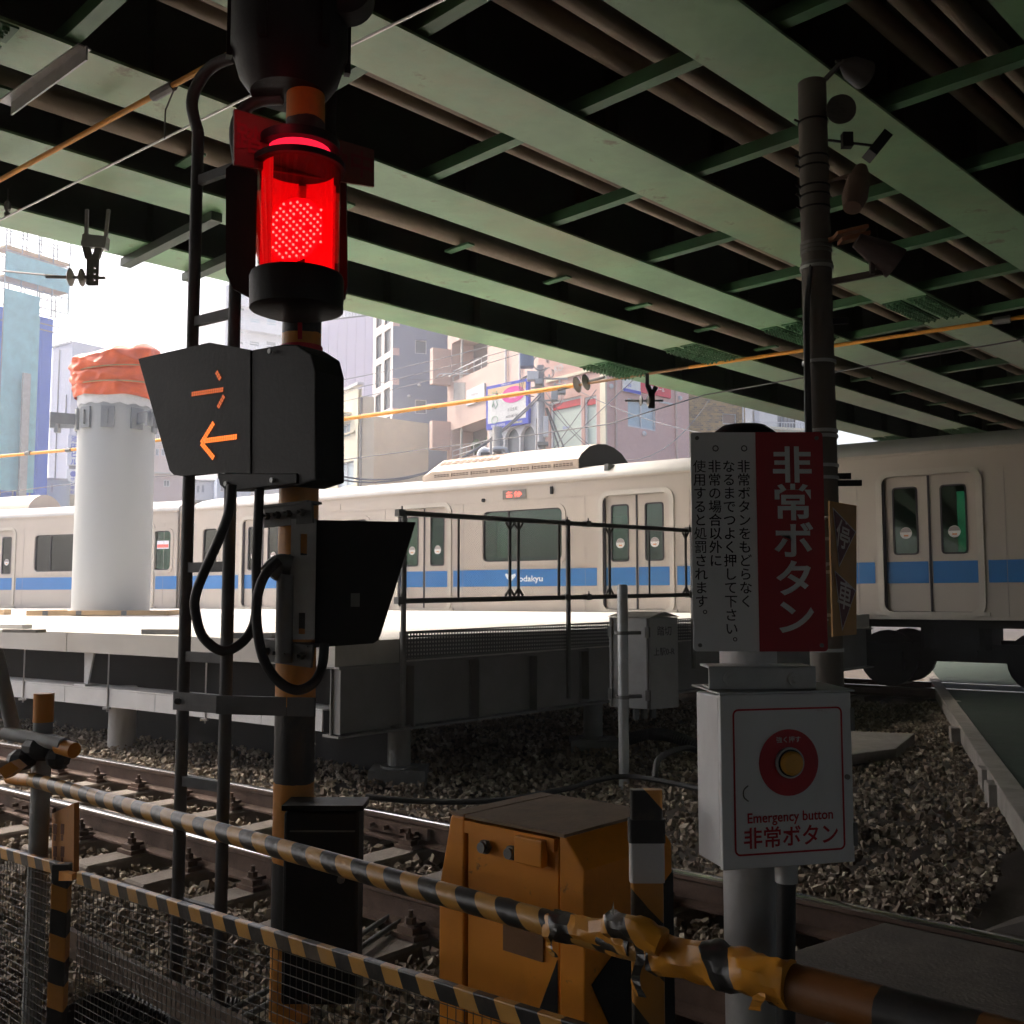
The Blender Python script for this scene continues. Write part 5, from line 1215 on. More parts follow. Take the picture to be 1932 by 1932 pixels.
c = P(1618, 348, 6.7); q = MB(); d = Vector((-.3, -.35, -.85)).normalized(); q.tube([c - d * .16, c - d * .05, c + d * .12, c + d * .22], [.04, .075, .085, .06], 22); q.beam((PCX2 + .08, PCY2 - .05, c.z + .12), c - d * .12, .02, .02); sub('cctv_camera', 'brown camera housing hanging downward beside the concrete pole', 'camera', q, mat('rusty brown housing', (.12, .075, .055), .7, 0, .25, 9, .15), smooth=True)
c = P(1605, 437, 6.75); q = MB(); q.obox(c, (.1, -.02, .018), (.0, .05, 0), (-.0, 0, .012)); q.obox(c + Vector((.02, 0, -.045)), (.09, -.02, .016), (0, .05, 0), (0, 0, .014)); q.beam(c, (PCX2 + .06, PCY2 - .06, c.z), .03, .03); sub('signal_bracket', 'orange brown slotted bracket halfway up the concrete pole', 'bracket', q, mat('rust orange paint', (.25, .09, .035), .6, 0, .2, 9, .1))
c = P(1650, 470, 6.7); q = MB(); q.tube([c + Vector((-.12, 0, .06)), c + Vector((.02, 0, -.02)), c + Vector((.14, 0, -.1))], [.05, .09, .11], 20); q.beam(c + Vector((-.02, 0, -.03)), c + Vector((-.02, 0, -.17)), .03, .03, up=(0, 1, 0)); q.beam((PCX2 + .08, PCY2 - .05, P(1610, 515, 6.75).z), P(1665, 513, 6.7), .03, .04); sub('horn_speaker', 'dark brown horn speaker on the lower arm of the concrete pole', 'loudspeaker', q, mat('dark brown housing', (.05, .03, .028), .7, 0, .25, 9, .15), smooth=True)
# yellow train stop sign
YS = 6.65; A, B_, C_, D_ = P(1564, 945, YS), P(1616, 951, YS + .22), P(1616, 1197, YS + .22), P(1573, 1201, YS)
A.x = D_.x = (A.x + D_.x) / 2; B_.z = A.z - .012
ss_ = thing('stop_sign', D_, 'narrow yellow train stop sign with two dark red pennants beside the concrete pole', 'sign')
sd_ = (B_ - A); sd_.z = 0; sdn = Vector((sd_.y, -sd_.x, 0)).normalized()
MB().prism([A, B_, C_, D_], -sdn * .012).build('panel', mat('yellow ochre sign', (.42, .2, .03), .5, 0, .12, 6, .05, (.2, .1, .03), .5), ss_)
def SG(x, z, o=.003): return D_.lerp(C_, x) * (1 - z) + A.lerp(B_, x) * z + sdn * o
M_mar = mat('maroon sign ink', (.1, .012, .022), .55); M_pale = mat('pale sign ink', (.55, .5, .47), .5)
for pts in (((.12, .94), (.92, .79), (.3, .53)), ((.14, .47), (.92, .335), (.38, .055))):
    c_ = sum((SG(*p) for p in pts), Vector()) / 3
    MB().prism([c_ + (SG(*p, .002) - c_) * 1.09 for p in pts], sdn * .001).build('pennant_border', M_pale, ss_)
    MB().prism([SG(*p, .004) for p in pts], sdn * .001).build('pennant', M_mar, ss_)
q = MB(); ez_ = Vector((-.0, 0, 1)) * .97 + sd_.normalized() * .22
letters(q, '停', .012, SG(.45, .755, .007), sd_.normalized() - Vector((0, 0, .22)), ez_, .2, .9); q.build('lettering', M_pale, ss_); q = MB(); letters(q, '車', .012, SG(.48, .3, .007), sd_.normalized() - Vector((0, 0, .22)), ez_, .2, .9); q.build('lettering', M_pale, ss_)
q = MB()
for v in (975, 1065, 1170): q.beam(P(1560, v, YS + .03), (PCX2, PCY2, P(1560, v, YS + .03).z), .02, .012)
q.build('sign_clamp', M_galv, ss_)

# ================================================================== overhead wires
M_sleeve = mat('orange wire sleeve', (.7, .3, .03), .5, 0, .1, 9, .05)
M_wirem = mat('bare grey wire', (.16, .16, .17), .6, 0, .1, 9, 0)
M_wirel = mat('pale copper wire', (.5, .5, .5), .35, .7, .1, 9, 0)
def wire(pts, r_, lab, m=M_wirem, name='overhead_wire'):
    return tag(MB().tube(pts, r_, 6).build(name, m, smooth=True), lab, 'wire')
# near track: sleeved messenger and contact wire
a, b2 = PZ(-120, 405, 5.05), PZ(470, 82, 5.05); dw = (b2 - a)
w1 = thing('sleeved_wire', a, 'orange sleeved wire with a splice crossing the upper left', 'wire')
MB().tube([a, a + dw * .88, a + dw * 2.2], .021, 8).build('sleeve', M_sleeve, w1, smooth=True)
cpt = PZ(308, 172, 5.05); MB().tube([cpt - dw.normalized() * .13, cpt + dw.normalized() * .13], .036, 8).build('splice', M_galv_dark, w1); MB().tube(spline([cpt + dw.normalized() * .17, cpt + Vector((.03, 0, -.12)), cpt + Vector((.02, 0, -.16)), cpt + Vector((.02, 0, -.36))], 4), .006, 5).build('hanger_hook', M_galv_dark, w1)
a, b2 = PZ(-100, 465, 4.9), PZ(835, 0, 4.9); wire([a, b2, b2 + (b2 - a) * .4], .009, 'thin pale contact wire below the sleeved wire, upper left', M_wirel)
c = PZ(14, 395, 5.0); tag(MB().tube([c + Vector((0, 0, .2)), c], .008, 6).ball(c + Vector((0, 0, .03)), .035, 8, 6, (1, 1, 1.6)).ball(c + Vector((0, 0, -.05)), .03, 8, 6).build('wire_clip', M_galv_dark), 'small dropper clip at the left edge below the girder', 'clip')
# train track: sleeved messenger wire and contact wire
pts = [P(-80, 872, 29), P(0, 861, 28), P(140, 848, 26.3), P(610, 796, 22), P(850, 762, 20), P(1085, 727, 18.2), P(1300, 693, 16.8), P(1590, 650, 15.2), P(1932, 598, 13.6), P(2200, 560, 12.5)]
w2 = thing('sleeved_wire', pts[3], 'long orange sleeved wire with black couplers running above the train', 'wire')
MB().tube(pts[:6], .043, 8).build('sleeve', M_sleeve, w2, smooth=True); MB().tube([pts[5], pts[6]], .025, 8).build('bare_wire', mat('tarnished copper', (.3, .16, .07), .6), w2, smooth=True); MB().tube(pts[6:], .03, 8).build('sleeve', M_sleeve, w2, smooth=True)
for u, v, Y in ((815, 767, 20.3), (930, 749, 19.4), (130, 849, 26.4), (1890, 604, 13.75), (53, 855, 27.3)):
    c = P(u, v, Y); d = TDIR; MB().tube([c - d * .11, c + d * .11], .058, 8).build('coupler', M_galv_dark, w2)
wire([P(-50, 935, 28), P(145, 912, 26), P(605, 873, 22), P(900, 835, 19.5), P(1150, 800, 17.5), P(1330, 745, 16.4), P(1530, 710, 15.3), P(1932, 640, 13.4)], .011, 'thin grey contact wire just above the train roof')
for lab, p0, p1, s_ in (('topmost thin wire past the grey tower', P(590, 727, 61.2), P(1000, 632, 54.0), .1), ('second thin wire past the grey tower', P(590, 748, 61.2), P(1010, 646, 54.0), .1), ('third thin wire past the grey tower', P(590, 770, 61.2), P(1020, 655, 54.0), .1), ('thin wire crossing the shop window from the utility pole', P(1030, 760, 54.0), P(1150, 880, 52.2), .1), ('sagging wire from the utility pole to the tiled house', P(1030, 740, 54.0), P(1345, 745, 48.6), 1.9), ('straight wire falling right from the utility pole', P(1060, 720, 54.0), P(1330, 818, 46.8), .2), ('thin wire rising right across the pink wall', P(1040, 862, 54.0), P(1200, 712, 46.8), 0), ('thin stay wire left of the shop window', P(1030, 868, 52.2), P(1125, 735, 48.6), 0)):
    wire(sag(p0, p1, s_ * 1.8), .02, lab)
for k, (va, vb) in enumerate(((905, 742), (898, 748))): wire(sag(P(640, va, 48.6), P(1020, vb, 53.1), 1.6), .045, ('upper' if k else 'lower') + ' twisted grey power cable sagging from the utility pole')
# insulators
def insulator(c, d, n, r_, lab, extra=None):
    q = thing('insulator', c, lab, 'insulator'); d = Vector(d).normalized()
    for k in range(n): MB().tube([c + d * (k * r_ * 1.25), c + d * (k * r_ * 1.25 + r_ * .3), c + d * (k * r_ * 1.25 + r_ * .6)], [r_ * .5, r_, r_ * .45], 16).build('disc', mat('glazed grey porcelain', (.35, .33, .3), .25), q, smooth=True)
    MB().tube([c - d * r_ * 2.4, c + d * r_ * (n * 1.3 + 1.5)], r_ * .18, 8).build('rod', M_galv_dark, q); return q
Yb = 9.9
bk_ = thing('wire_hanger', P(178, 470, Yb), 'grey Y shaped steel hanger with holes under the outer girder, left', 'hanger')
holes_ = [(525, 3), (513, 3), (501, 3)]
q = MB(); f4 = lambda x, y, z: Vector((x, Yb + y, z)); xa, xb = P(164, 520, Yb).x, P(185, 520, Yb).x; z0_, z1_ = P(175, 538, Yb).z, P(175, 487, Yb).z; xm_ = xb - .03
holed(q, xa, xb, z0_, z1_, [(xm_ - .011, xm_ + .011, z - .011, z + .011) for z in (z0_ + .05, z0_ + .11, z0_ + .17)] + [(xa + .015, xa + .027, z - .008, z + .008) for z in (z0_ + .05, z0_ + .11, z0_ + .17)], f4, -.02, .02); q.build('plate', M_galv_dark, bk_)
q = MB(); q.beam(P(168, 487, Yb), P(160, 455, Yb), .04, .07, up=(1, 0, 0)); q.build('arm', M_galv_dark, bk_); q = MB(); q.beam(P(181, 487, Yb), P(192, 455, Yb), .04, .07, up=(1, 0, 0)); q.build('arm', M_galv_dark, bk_)
q = MB(); a, b2 = P(158, 455, Yb), P(203, 460, Yb); q.beam(a, b2, .1, .12); q.beam(a.lerp(b2, .1) + Vector((0, 0, .02)), Vector((a.lerp(b2, .1).x, Yb, ZB)), .03, .03, up=(0, 1, 0)); q.beam(a.lerp(b2, .9), Vector((b2.x, Yb, ZB)), .03, .03, up=(0, 1, 0)); q.build('cross_head', M_galv, bk_)
insulator(P(128, 523, Yb), (1, 0, -.02), 2, .09, 'pair of grey disc insulators beside the Y hanger, upper left')
wire([P(118, 522, Yb), P(-60, 505, 13)], .012, 'wire running left from the disc insulators')
Yh = 15.5; q = MB(); q.beam(P(1229, 770, Yh), P(1229, 742, Yh), .1, .05, up=(0, 1, 0)); q.beam(P(1229, 745, Yh), P(1222, 728, Yh), .07, .05, up=(0, 1, 0)); q.beam(P(1229, 745, Yh), P(1238, 730, Yh), .07, .05, up=(0, 1, 0)); q.beam(P(1221, 729, Yh), P(1221, 705, Yh), .05, .05, up=(0, 1, 0))
tag(q.build('wire_hanger', M_black), 'black Y shaped hanger against the pink wall, right', 'hanger')
insulator(P(1206, 756, Yh), (1, 0, 0), 2, .09, 'pair of grey disc insulators beside the black hanger')
insulator(P(1085, 727, 18.2), (1, -.7, .15), 2, .15, 'brown insulators on the orange sleeved wire above the train')

# ================================================================== town behind the train
KB = 1.8
class Facade:
    def __init__(s, A, B):
        s.a = P(A[0], 1128, A[1] * KB); s.a.z = 0; b = P(B[0], 1128, B[1] * KB); b.z = 0
        s.d = (b - s.a); s.L = s.d.length; s.d.normalize(); s.n = Vector((s.d.y, -s.d.x, 0))
        if s.n.dot(-s.a) < 0: s.n = -s.n
    def s_(s, u):
        x = ray(u, 1000); k = x.x / x.y; return (k * s.a.y - s.a.x) / (s.d.x - k * s.d.y)
    def z_(s, u, v): return P(u, v, s.a.y + s.d.y * s.s_(u)).z
    def pt(s, x, y, z): return s.a + s.d * x - s.n * y + Vector((0, 0, z))      # y runs into the building
    def rc(s, u0, u1, v0, v1):
        um = (u0 + u1) / 2; return s.s_(u0), s.s_(u1), s.z_(um, v1), s.z_(um, v0)
    def boxr(s, u0, u1, v0, v1, y0, y1):
        a, b, c, d = s.rc(u0, u1, v0, v1); q = MB()
        q.prism([s.pt(a, y0, c), s.pt(b, y0, c), s.pt(b, y0, d), s.pt(a, y0, d)], -s.n * (y1 - y0)); return q
M_wglass = mat('dim window glass', (.2, .22, .24), .12, 0, .3, .6, 0)
M_wglass2 = mat('pale blue window glass', (.45, .55, .6), .15, 0, .12, .6, 0)
M_wglass3 = mat('frosted green shop glass', (.5, .58, .52), .3, 0, .08, .5, 0)
M_alu = mat('white aluminium frame', (.62, .62, .63), .45, 0, .05, 5, 0)
M_dkfr = mat('dark bronze frame', (.12, .11, .11), .5)
def front(bld, F, u0, u1, z0, z1, wins, wall, name='wall', thick=.22, frame=M_alu, pane=M_wglass, fw=.055, mull=1):
    s0, s1 = (F.s_(u0), F.s_(u1)); holes = [F.rc(*w) for w in wins]; q = MB(); holed(q, s0, s1, z0, z1, holes, F.pt, 0, thick); q.build(name, wall, bld)
    for h in holes:
        q = MB(); a, b, c, d = h
        for (xa, xb, za, zb) in ((a, b, c, c + fw), (a, b, d - fw, d), (a, a + fw, c + fw, d - fw), (b - fw, b, c + fw, d - fw)): q.prism([F.pt(xa, .06, za), F.pt(xb, .06, za), F.pt(xb, .06, zb), F.pt(xa, .06, zb)], -F.n * .1)
        for k in range(1, mull + 1): xm = a + (b - a) * k / (mull + 1); q.prism([F.pt(xm - fw * .4, .08, c + fw), F.pt(xm + fw * .4, .08, c + fw), F.pt(xm + fw * .4, .08, d - fw), F.pt(xm - fw * .4, .08, d - fw)], -F.n * .06)
        w = q.build('window', frame, bld); q = MB(); q.add([F.pt(a, .17, c), F.pt(b, .17, c), F.pt(b, .17, d), F.pt(a, .17, d)], [(0, 1, 2, 3)]); q.build('pane', pane, w)
def mass(bld, pts, z0, z1, m, name='body'):
    q = MB(); q.prism([Vector((p.x, p.y, z0)) for p in pts], (0, 0, z1 - z0)); q.build(name, m, bld)
def rct(bld, F, u0, u1, v0, v1, y0, y1, m, name): return F.boxr(u0, u1, v0, v1, y0, y1).build(name, m, bld)
GZ = -.25
# --- grey blue tower with pink bands
Fl, Fr = Facade((700, 42.2), (738, 40)), Facade((738, 40), (846, 40.6))
M_gb = mat('grey blue render', (.24, .265, .35), .8, 0, .05, .8, .05); M_pk = mat('pink band tile', (.68, .52, .49), .7, 0, .08, 2, .05); M_cr = mat('cream pink cladding', (.74, .66, .62), .7, 0, .08, 2, .05)
tw = thing('tower_block', Fr.pt(1, 4, GZ), 'grey blue tower block with pink corner bands', 'building')
ZT = 38.
def vz(zy): return 626 + zy * .1653
def uz(zx): return 639 + zx * .1653
wl = []
for ra, rb2 in ((-325, -60), (35, 300), (375, 635), (715, 955), (1040, 1280), (1360, 1600)): wl.append((uz(400), uz(468), vz(ra), vz(rb2)))
for ra, rb2 in ((-360, -95), (-25, 235), (305, 575), (645, 885), (975, 1225), (1310, 1560)): wl.append((uz(497), uz(572), vz(ra), vz(rb2)))
front(tw, Fl, 700, 737.9, GZ, ZT, wl, M_cr, frame=M_dkfr, fw=.05)
front(tw, Fr, 738, 846, GZ, ZT, [(uz(a), uz(b), vz(c), vz(d)) for a, b, c, d in ((855, 990, 95, 250), (860, 995, 775, 935), (865, 990, 1455, 1590), (855, 990, -560, -420))], M_gb, mull=0)
for c, d in ((-150, -65), (185, 270), (530, 605), (870, 930), (1210, 1285), (1550, 1630)): rct(tw, Fr, uz(598), uz(674), vz(c), vz(d), -.03, .01, M_pk, 'pink_band')
mass(tw, [Fl.pt(0, .23, 0), Fl.pt(Fl.L - .25, .23, 0), Fr.pt(.25, .24, 0), Fr.pt(Fr.L, .23, 0), Fr.pt(Fr.L, 7, 0), Fl.pt(0, 8, 0)], GZ, ZT - .05, M_gb)
for zx, zy in ((905, 610), (788, 735)):
    c = Fr.pt(Fr.s_(uz(zx)), -.1, Fr.z_(uz(zx), vz(zy))); MB().ball(c, .12, 10, 6, (1.2, 1, .9)).build('wall_vent', M_alu, tw, smooth=True)
for v in (vz(545), vz(1225)): rct(tw, Fr, uz(680), uz(1000), v - .2, v + .2, -.02, .01, M_dkfr, 'joint_line')
# --- lavender panel building
Fv = Facade((545, 60), (702, 58)); lv = thing('panel_building', Fv.pt(2, 4, GZ), 'plain lavender panel clad building left of the grey tower', 'building')
M_lav = mat('lavender panel', (.58, .51, .6), .7, 0, .04, .4, .02); z1 = Fv.z_(650, 601)
w_ = np.linspace(545, 702, 10)
for a, b in zip(w_, w_[1:]):
    s0_, s1_ = Fv.s_(a), Fv.s_(b); q = MB(); q.prism([Fv.pt(s0_ + .015, 0, GZ), Fv.pt(s1_ - .015, 0, GZ), Fv.pt(s1_ - .015, 0, z1), Fv.pt(s0_ + .015, 0, z1)], -Fv.n * .1); q.build('panel', M_lav, lv)
mass(lv, [Fv.pt(0, .06, 0), Fv.pt(Fv.L, .06, 0), Fv.pt(Fv.L, 8, 0), Fv.pt(0, 8, 0)], GZ, z1 - .04, M_lav)
q = MB(); q.beam(Fv.pt(0, .2, z1 + .1), Fv.pt(Fv.L, .2, z1 + .1), .2, .2); q.beam(Fv.pt(0, .1, z1 + 1.0), Fv.pt(Fv.L, .1, z1 + 1.0), .06, .06)
for k in range(26): c = Fv.pt(Fv.L * k / 25, .1, 0); q.beam(c + Vector((0, 0, z1)), c + Vector((0, 0, z1 + 1)), .03, .03, up=(0, 1, 0))
q.build('roof_railing', M_dkfr, lv); mass(lv, [Fv.pt(0, 1.6, 0), Fv.pt(Fv.L, 1.6, 0), Fv.pt(Fv.L, 7, 0), Fv.pt(0, 7, 0)], z1 - .04, z1 + 2.6, M_alu, 'penthouse')
# --- cream house
Fa, Fb = Facade((598, 37.2), (673, 34)), Facade((673, 34), (702, 34.2)); M_cream = mat('cream render', (.74, .68, .52), .8, 0, .07, 1, .05, (.42, .36, .26), .3)
ch = thing('cream_house', Fb.pt(0, 3, GZ), 'cream rendered house in front of the lavender building', 'building')
za, zb = Fa.z_(650, 742), Fb.z_(690, 748)
front(ch, Fa, 598, 672.9, GZ, za, [(610, 626, 778, 802), (641, 658, 800, 824), (636, 666, 872, 918), (606, 626, 846, 878)], M_cream, pane=M_wglass2)
mass(ch, [Fa.pt(0, .23, 0), Fa.pt(Fa.L - .2, .23, 0), Fb.pt(.03, .0, 0), Fb.pt(Fb.L, 0, 0), Fb.pt(Fb.L, 6, 0), Fa.pt(0, 8, 0)], GZ, zb, M_cream)
rct(ch, Fa, 598, 674, 738, 743, -.1, .3, M_alu, 'parapet_cap'); rct(ch, Fa, 636, 660, 783, 789, -.5, 0, M_cream, 'window_canopy'); rct(ch, Fa, 600, 668, 824, 827, -.12, 0, M_cream, 'ledge')
q = MB(); q.tube([Fb.pt(.1, -.12, GZ), Fb.pt(.1, -.12, zb - .1)], .08, 10); q.build('downpipe', M_conc_dk, ch, smooth=True)
# --- pink building with loggias
Ff = Facade((842, 38), (1018, 31.6)); M_pw = mat('pale pink tile wall', (.58, .43, .37), .75, 0, .06, 1.5, .04, (.46, .36, .31), .3)
pb = thing('pink_building', Ff.pt(3, 5, GZ), 'pale pink building with dark loggias and a small shop sign behind the billboard', 'building')
ZF = 29.
log = [(851, 919, 630, 706), (851, 919, 800, 862)]
s0_, s1_ = 0, Ff.L; q = MB(); holes = [Ff.rc(*l) for l in log]; holed(q, s0_, s1_, GZ, ZF, holes, Ff.pt, 0, 1.6); q.build('wall', M_pw, pb)
mass(pb, [Ff.pt(0, 1.62, 0), Ff.pt(Ff.L, 1.62, 0), Ff.pt(Ff.L, 7, 0), Ff.pt(0, 7, 0)], GZ, ZF, mat('loggia back wall', (.2, .17, .16), .8), 'rear_mass')
for l in log:
    a, b, c, d = Ff.rc(*l); x = a + (b - a) * .22
    MB().prism([Ff.pt(x, .1, c), Ff.pt(x + .12, .1, c), Ff.pt(x + .12, .1, d), Ff.pt(x, .1, d)], -Ff.n * .12).build('loggia_post', M_conc, pb)
    q = MB(); q.beam(Ff.pt(a, .1, c + .75), Ff.pt(b, .1, c + .75), .06, .06); q.beam(Ff.pt(a, .1, c + .4), Ff.pt(b, .1, c + .4), .05, .05)
    for k in range(6): q.beam(Ff.pt(a + (b - a) * k / 5, .1, c), Ff.pt(a + (b - a) * k / 5, .1, c + .75), .05, .05, up=(0, 1, 0))
    q.build('railing', M_alu, pb)
for va, vb in ((661, 728), (797, 850)): rct(pb, Ff, 843, 849, va, vb, -1.3, 0, M_pw, 'balcony_box')
for k in range(9): rct(pb, Ff, 856 + k * 2.4, 857.5 + k * 2.4, 722, 760, -.05, .0, M_conc, 'louvre')
sgn = rct(pb, Ff, 882, 916, 730, 760, -.12, -.02, M_alu, 'shop_sign'); a, b, c, d = Ff.rc(882, 916, 730, 760); q = MB(); letters(q, 'トゥルーム。', .02, Ff.pt((a + b) / 2, -.13, (c + d) / 2 + .05), Ff.d, (0, 0, 1), .22, .85); q.build('lettering', M_ink, sgn)
for u in (851, 862, 875): c = Ff.pt(Ff.s_(u), 0, Ff.z_(u, 708)); MB().tube([c + Vector((.6, 0, .1)), c - Ff.n * -.9, c - Ff.n * -1.1 + Vector((0, 0, -.2))], .05, 8).build('sign_lamp', M_alu, pb, smooth=True)
for u in (957, 984): q = MB().tube([Ff.pt(Ff.s_(u), -.1, 3), Ff.pt(Ff.s_(u), -.1, ZF)], .07, 8); q.build('downpipe', M_alu, pb, smooth=True)
rng = random.Random(2)
for u, v, hh in ((884, 842, 26), (908, 838, 34)):
    c = Ff.pt(Ff.s_(u), .55, Ff.z_(u, v)); lf = MB(); hs = hh * 33 / 1932
    for k in range(420):
        fz = rng.random(); rr = .38 * math.sin(math.pi * min(1, .12 + fz * .86)) ** .7 * math.sqrt(rng.random()); aa = rng.uniform(0, 6.28); p = c + Vector((rr * math.cos(aa), rr * math.sin(aa), (fz - .5) * hs * 2.2)); e_ = Vector((rng.gauss(0, 1), rng.gauss(0, 1), rng.gauss(0, 1))).normalized(); g2 = e_.cross(Vector((rng.gauss(0, 1), rng.gauss(0, 1), 1))).normalized()
        lf.add([p - e_ * .07, p + g2 * .035, p + e_ * .07, p - g2 * .035], [(0, 1, 2, 3)])
    pt_ = thing('potted_conifer', c - Vector((0, 0, hs * 1.2)), '%s green conifer on the loggia of the pink building' % ('taller right' if hh > 30 else 'smaller left'), 'plant')
    lf.build('crown', mat('conifer green', (.05, .12, .03), .8, 0, .4, 6, 0), pt_); MB().tube([c - Vector((0, 0, hs * 1.5)), c], .04, 6).build('trunk', M_wood, pt_)
# --- billboard on an arched white canopy
Fbb = Facade((921, 32.4), (1006, 31.0))
ac_ = thing('arched_canopy', Fbb.pt(1, 1, GZ), 'white canopy wall with three dark arched windows under the billboard', 'canopy')
a, b, c, d = Fbb.rc(919, 1015, 797, 868); n = 3; q = MB(); M_wht = mat('white stucco', (.72, .71, .7), .8, 0, .04, 1, .05)
wdt = (b - a - .3) / 3; zs_ = Fbb.z_(965, 832)
for k in range(3):
    x0_, x1_ = a + .15 + k * wdt, a + .15 + (k + 1) * wdt; m0 = (x0_ + x1_) / 2; r_ = wdt * .46; arc = [(m0 + r_ * math.cos(math.pi * t_ / 12), zs_ + r_ * 1.25 * math.sin(math.pi * t_ / 12)) for t_ in range(13)]
    for (xa, za_), (xb, zb_) in zip(arc, arc[1:]): q.prism([Fbb.pt(xb, 0, zb_), Fbb.pt(xa, 0, za_), Fbb.pt(xa, 0, d), Fbb.pt(xb, 0, d)], -Fbb.n * .25)
    for xa, xb in ((x0_, m0 - r_), (m0 + r_, x1_)): q.prism([Fbb.pt(xa, 0, c), Fbb.pt(xb, 0, c), Fbb.pt(xb, 0, d), Fbb.pt(xa, 0, d)], -Fbb.n * .25)
    g3 = MB(); g3.add([Fbb.pt(x0_, .3, c), Fbb.pt(x1_, .3, c), Fbb.pt(x1_, .3, d), Fbb.pt(x0_, .3, d)], [(0, 1, 2, 3)]); g3.build('arched_window', M_wglass, ac_)
q.prism([Fbb.pt(a, 0, d), Fbb.pt(b, 0, d), Fbb.pt(b, 0, d + 1.0), Fbb.pt(a, 0, d + 1.0)], -Fbb.n * .3); q.build('arch_wall', M_wht, ac_)
mass(ac_, [Fbb.pt(a, .32, 0), Fbb.pt(b, .32, 0), Fbb.pt(b, 1.2, 0), Fbb.pt(a, 1.2, 0)], GZ, d + .9, M_pw, 'canopy_mass')
bb = thing('billboard', Fbb.pt(.6, -.2, 6), 'blue framed billboard with a pink oval, phone numbers and black lettering', 'billboard')
M_bbl = mat('billboard blue', (.06, .09, .55), .5); M_bw = mat('billboard white', (.78, .77, .74), .5); M_bpk = mat('billboard pink', (.8, .06, .35), .5); M_bpe = mat('billboard peach', (.8, .55, .3), .5)
a, b, c, d = Fbb.rc(924, 1004, 723, 806); w_, h_ = b - a, d - c
def bbf(x, z, o): return Fbb.pt(a + w_ * x, -.3 - o, c + h_ * z)
def bq(mb, x0, x1, z0, z1, o): mb.add([bbf(x0, z0, o), bbf(x1, z0, o), bbf(x1, z1, o), bbf(x0, z1, o)], [(0, 1, 2, 3)])
MB().prism([bbf(0, 0, 0), bbf(1, 0, 0), bbf(1, 1, 0), bbf(0, 1, 0)], -Fbb.n * .2).build('board', M_bbl, bb)
q = MB(); bq(q, .045, .95, .13, .93, .01); q.build('white_field', M_bw, bb); q = MB(); bq(q, .045, .95, .78, .93, .02); q.build('peach_field', M_bpe, bb)
q = MB(); q.add([bbf(.66 + .27 * math.cos(t_), .7 + .185 * math.sin(t_), .03) for t_ in np.linspace(0, 6.283, 33)[:-1]], [tuple(range(32))]); q.build('pink_oval', M_bpk, bb)
ez_ = (0, 0, 1); q = MB(); letters(q, 'tel.03-3467-5663', .012, bbf(.64, .225, .03), Fbb.d, ez_, .215, .66); letters(q, '三正生花', .006, bbf(.64, .37, .03), Fbb.d, ez_, .2, 1); q.build('black_lettering', M_ink, bb)
q = MB(); letters(q, '貸看板 (株)日東企画', .012, bbf(.3, .06, .03), Fbb.d, ez_, .16, .8); letters(q, '貸看板 (株)日東企画 ', .01, bbf(.5, .965, .03), Fbb.d, ez_, .09, 1); letters(q, '生花 お届け', .01, bbf(.66, .73, .05), Fbb.d, ez_, .17, 1); letters(q, '生花 お届け', .01, bbf(.66, .63, .05), Fbb.d, ez_, .12, 1); q.build('white_lettering', M_bw, bb)
q = MB(); letters(q, '048-478-5302', .012, bbf(.76, .06, .03), Fbb.d, ez_, .16, .85); q.build('yellow_lettering', mat('billboard yellow', (.85, .8, .1), .5), bb)
q = MB(); c0 = bbf(.22, .62, .03)
for pts in (((-.3, .5), (-.2, 1.0), (-.1, .55), (0, .9), (.1, .55), (.2, 1.0), (.3, .5), (.12, .1), (.3, -.4), (.05, -.7), (-.1, -.2), (-.3, -.5), (-.15, 0), (-.3, .5)),): q.tube([c0 + Fbb.d * x * .75 + Vector((0, 0, z * .6)) for x, z in pts], .018, 5)
q.tube([bbf(.22, .2, .03) + Fbb.d * .25 * math.cos(t_) + Vector((0, 0, .22 * math.sin(t_))) for t_ in np.linspace(0, 6.28, 14)], .016, 5); q.build('flower_drawing', mat('pale green ink', (.45, .6, .45), .6), bb)
# --- pink shop building on the corner
Fs, Fw = Facade((1017, 31.3), (1140, 29)), Facade((1140, 29), (1303, 31.8))
sh = thing('shop_building', Fw.pt(.5, 4, GZ), 'salmon pink shop building with a red topped shop window', 'building')
m, t, b_ = base_mat('salmon brick tile'); br_ = nn(t, 'ShaderNodeTexBrick'); tc = nn(t, 'ShaderNodeTexCoord'); mp = nn(t, 'ShaderNodeMapping'); mp.inputs['Rotation'].default_value = (R(90), 0, 0)
t.links.new(tc.outputs['Object'], mp.inputs[0]); t.links.new(mp.outputs[0], br_.inputs['Vector'])
br_.inputs['Color1'].default_value = (.66, .41, .36, 1); br_.inputs['Color2'].default_value = (.7, .45, .4, 1); br_.inputs['Mortar'].default_value = (.62, .43, .39, 1); br_.inputs['Scale'].default_value = 2.4; br_.inputs['Mortar Size'].default_value = .012
t.links.new(br_.outputs[0], b_.inputs['Base Color']); b_.inputs['Roughness'].default_value = .75; M_brick = m
ZSH = 27.
def u4(x): return 894.5 + x * .2315
def v4(y): return 639 + y * .2315
front(sh, Fw, 1140, 1303, GZ, ZSH, [(u4(1262), u4(1495), v4(505), v4(735))], M_brick, pane=M_wglass2, fw=.09)
front(sh, Fs, 1017, 1139.9, GZ, ZSH, [(u4(625), u4(880), v4(490), 905), (u4(905), u4(1005), v4(470), 905)], mat('salmon wall', (.54, .34, .29), .75, 0, .06, 1.5, .04), pane=M_wglass3, fw=.12, mull=0)
rct(sh, Fs, u4(1040), u4(1085), 600, 905, -.06, -.002, M_cream, 'cream_pilaster'); rct(sh, Fw, 1141, 1146, 600, 905, -.04, -.002, M_cream, 'cream_pilaster')
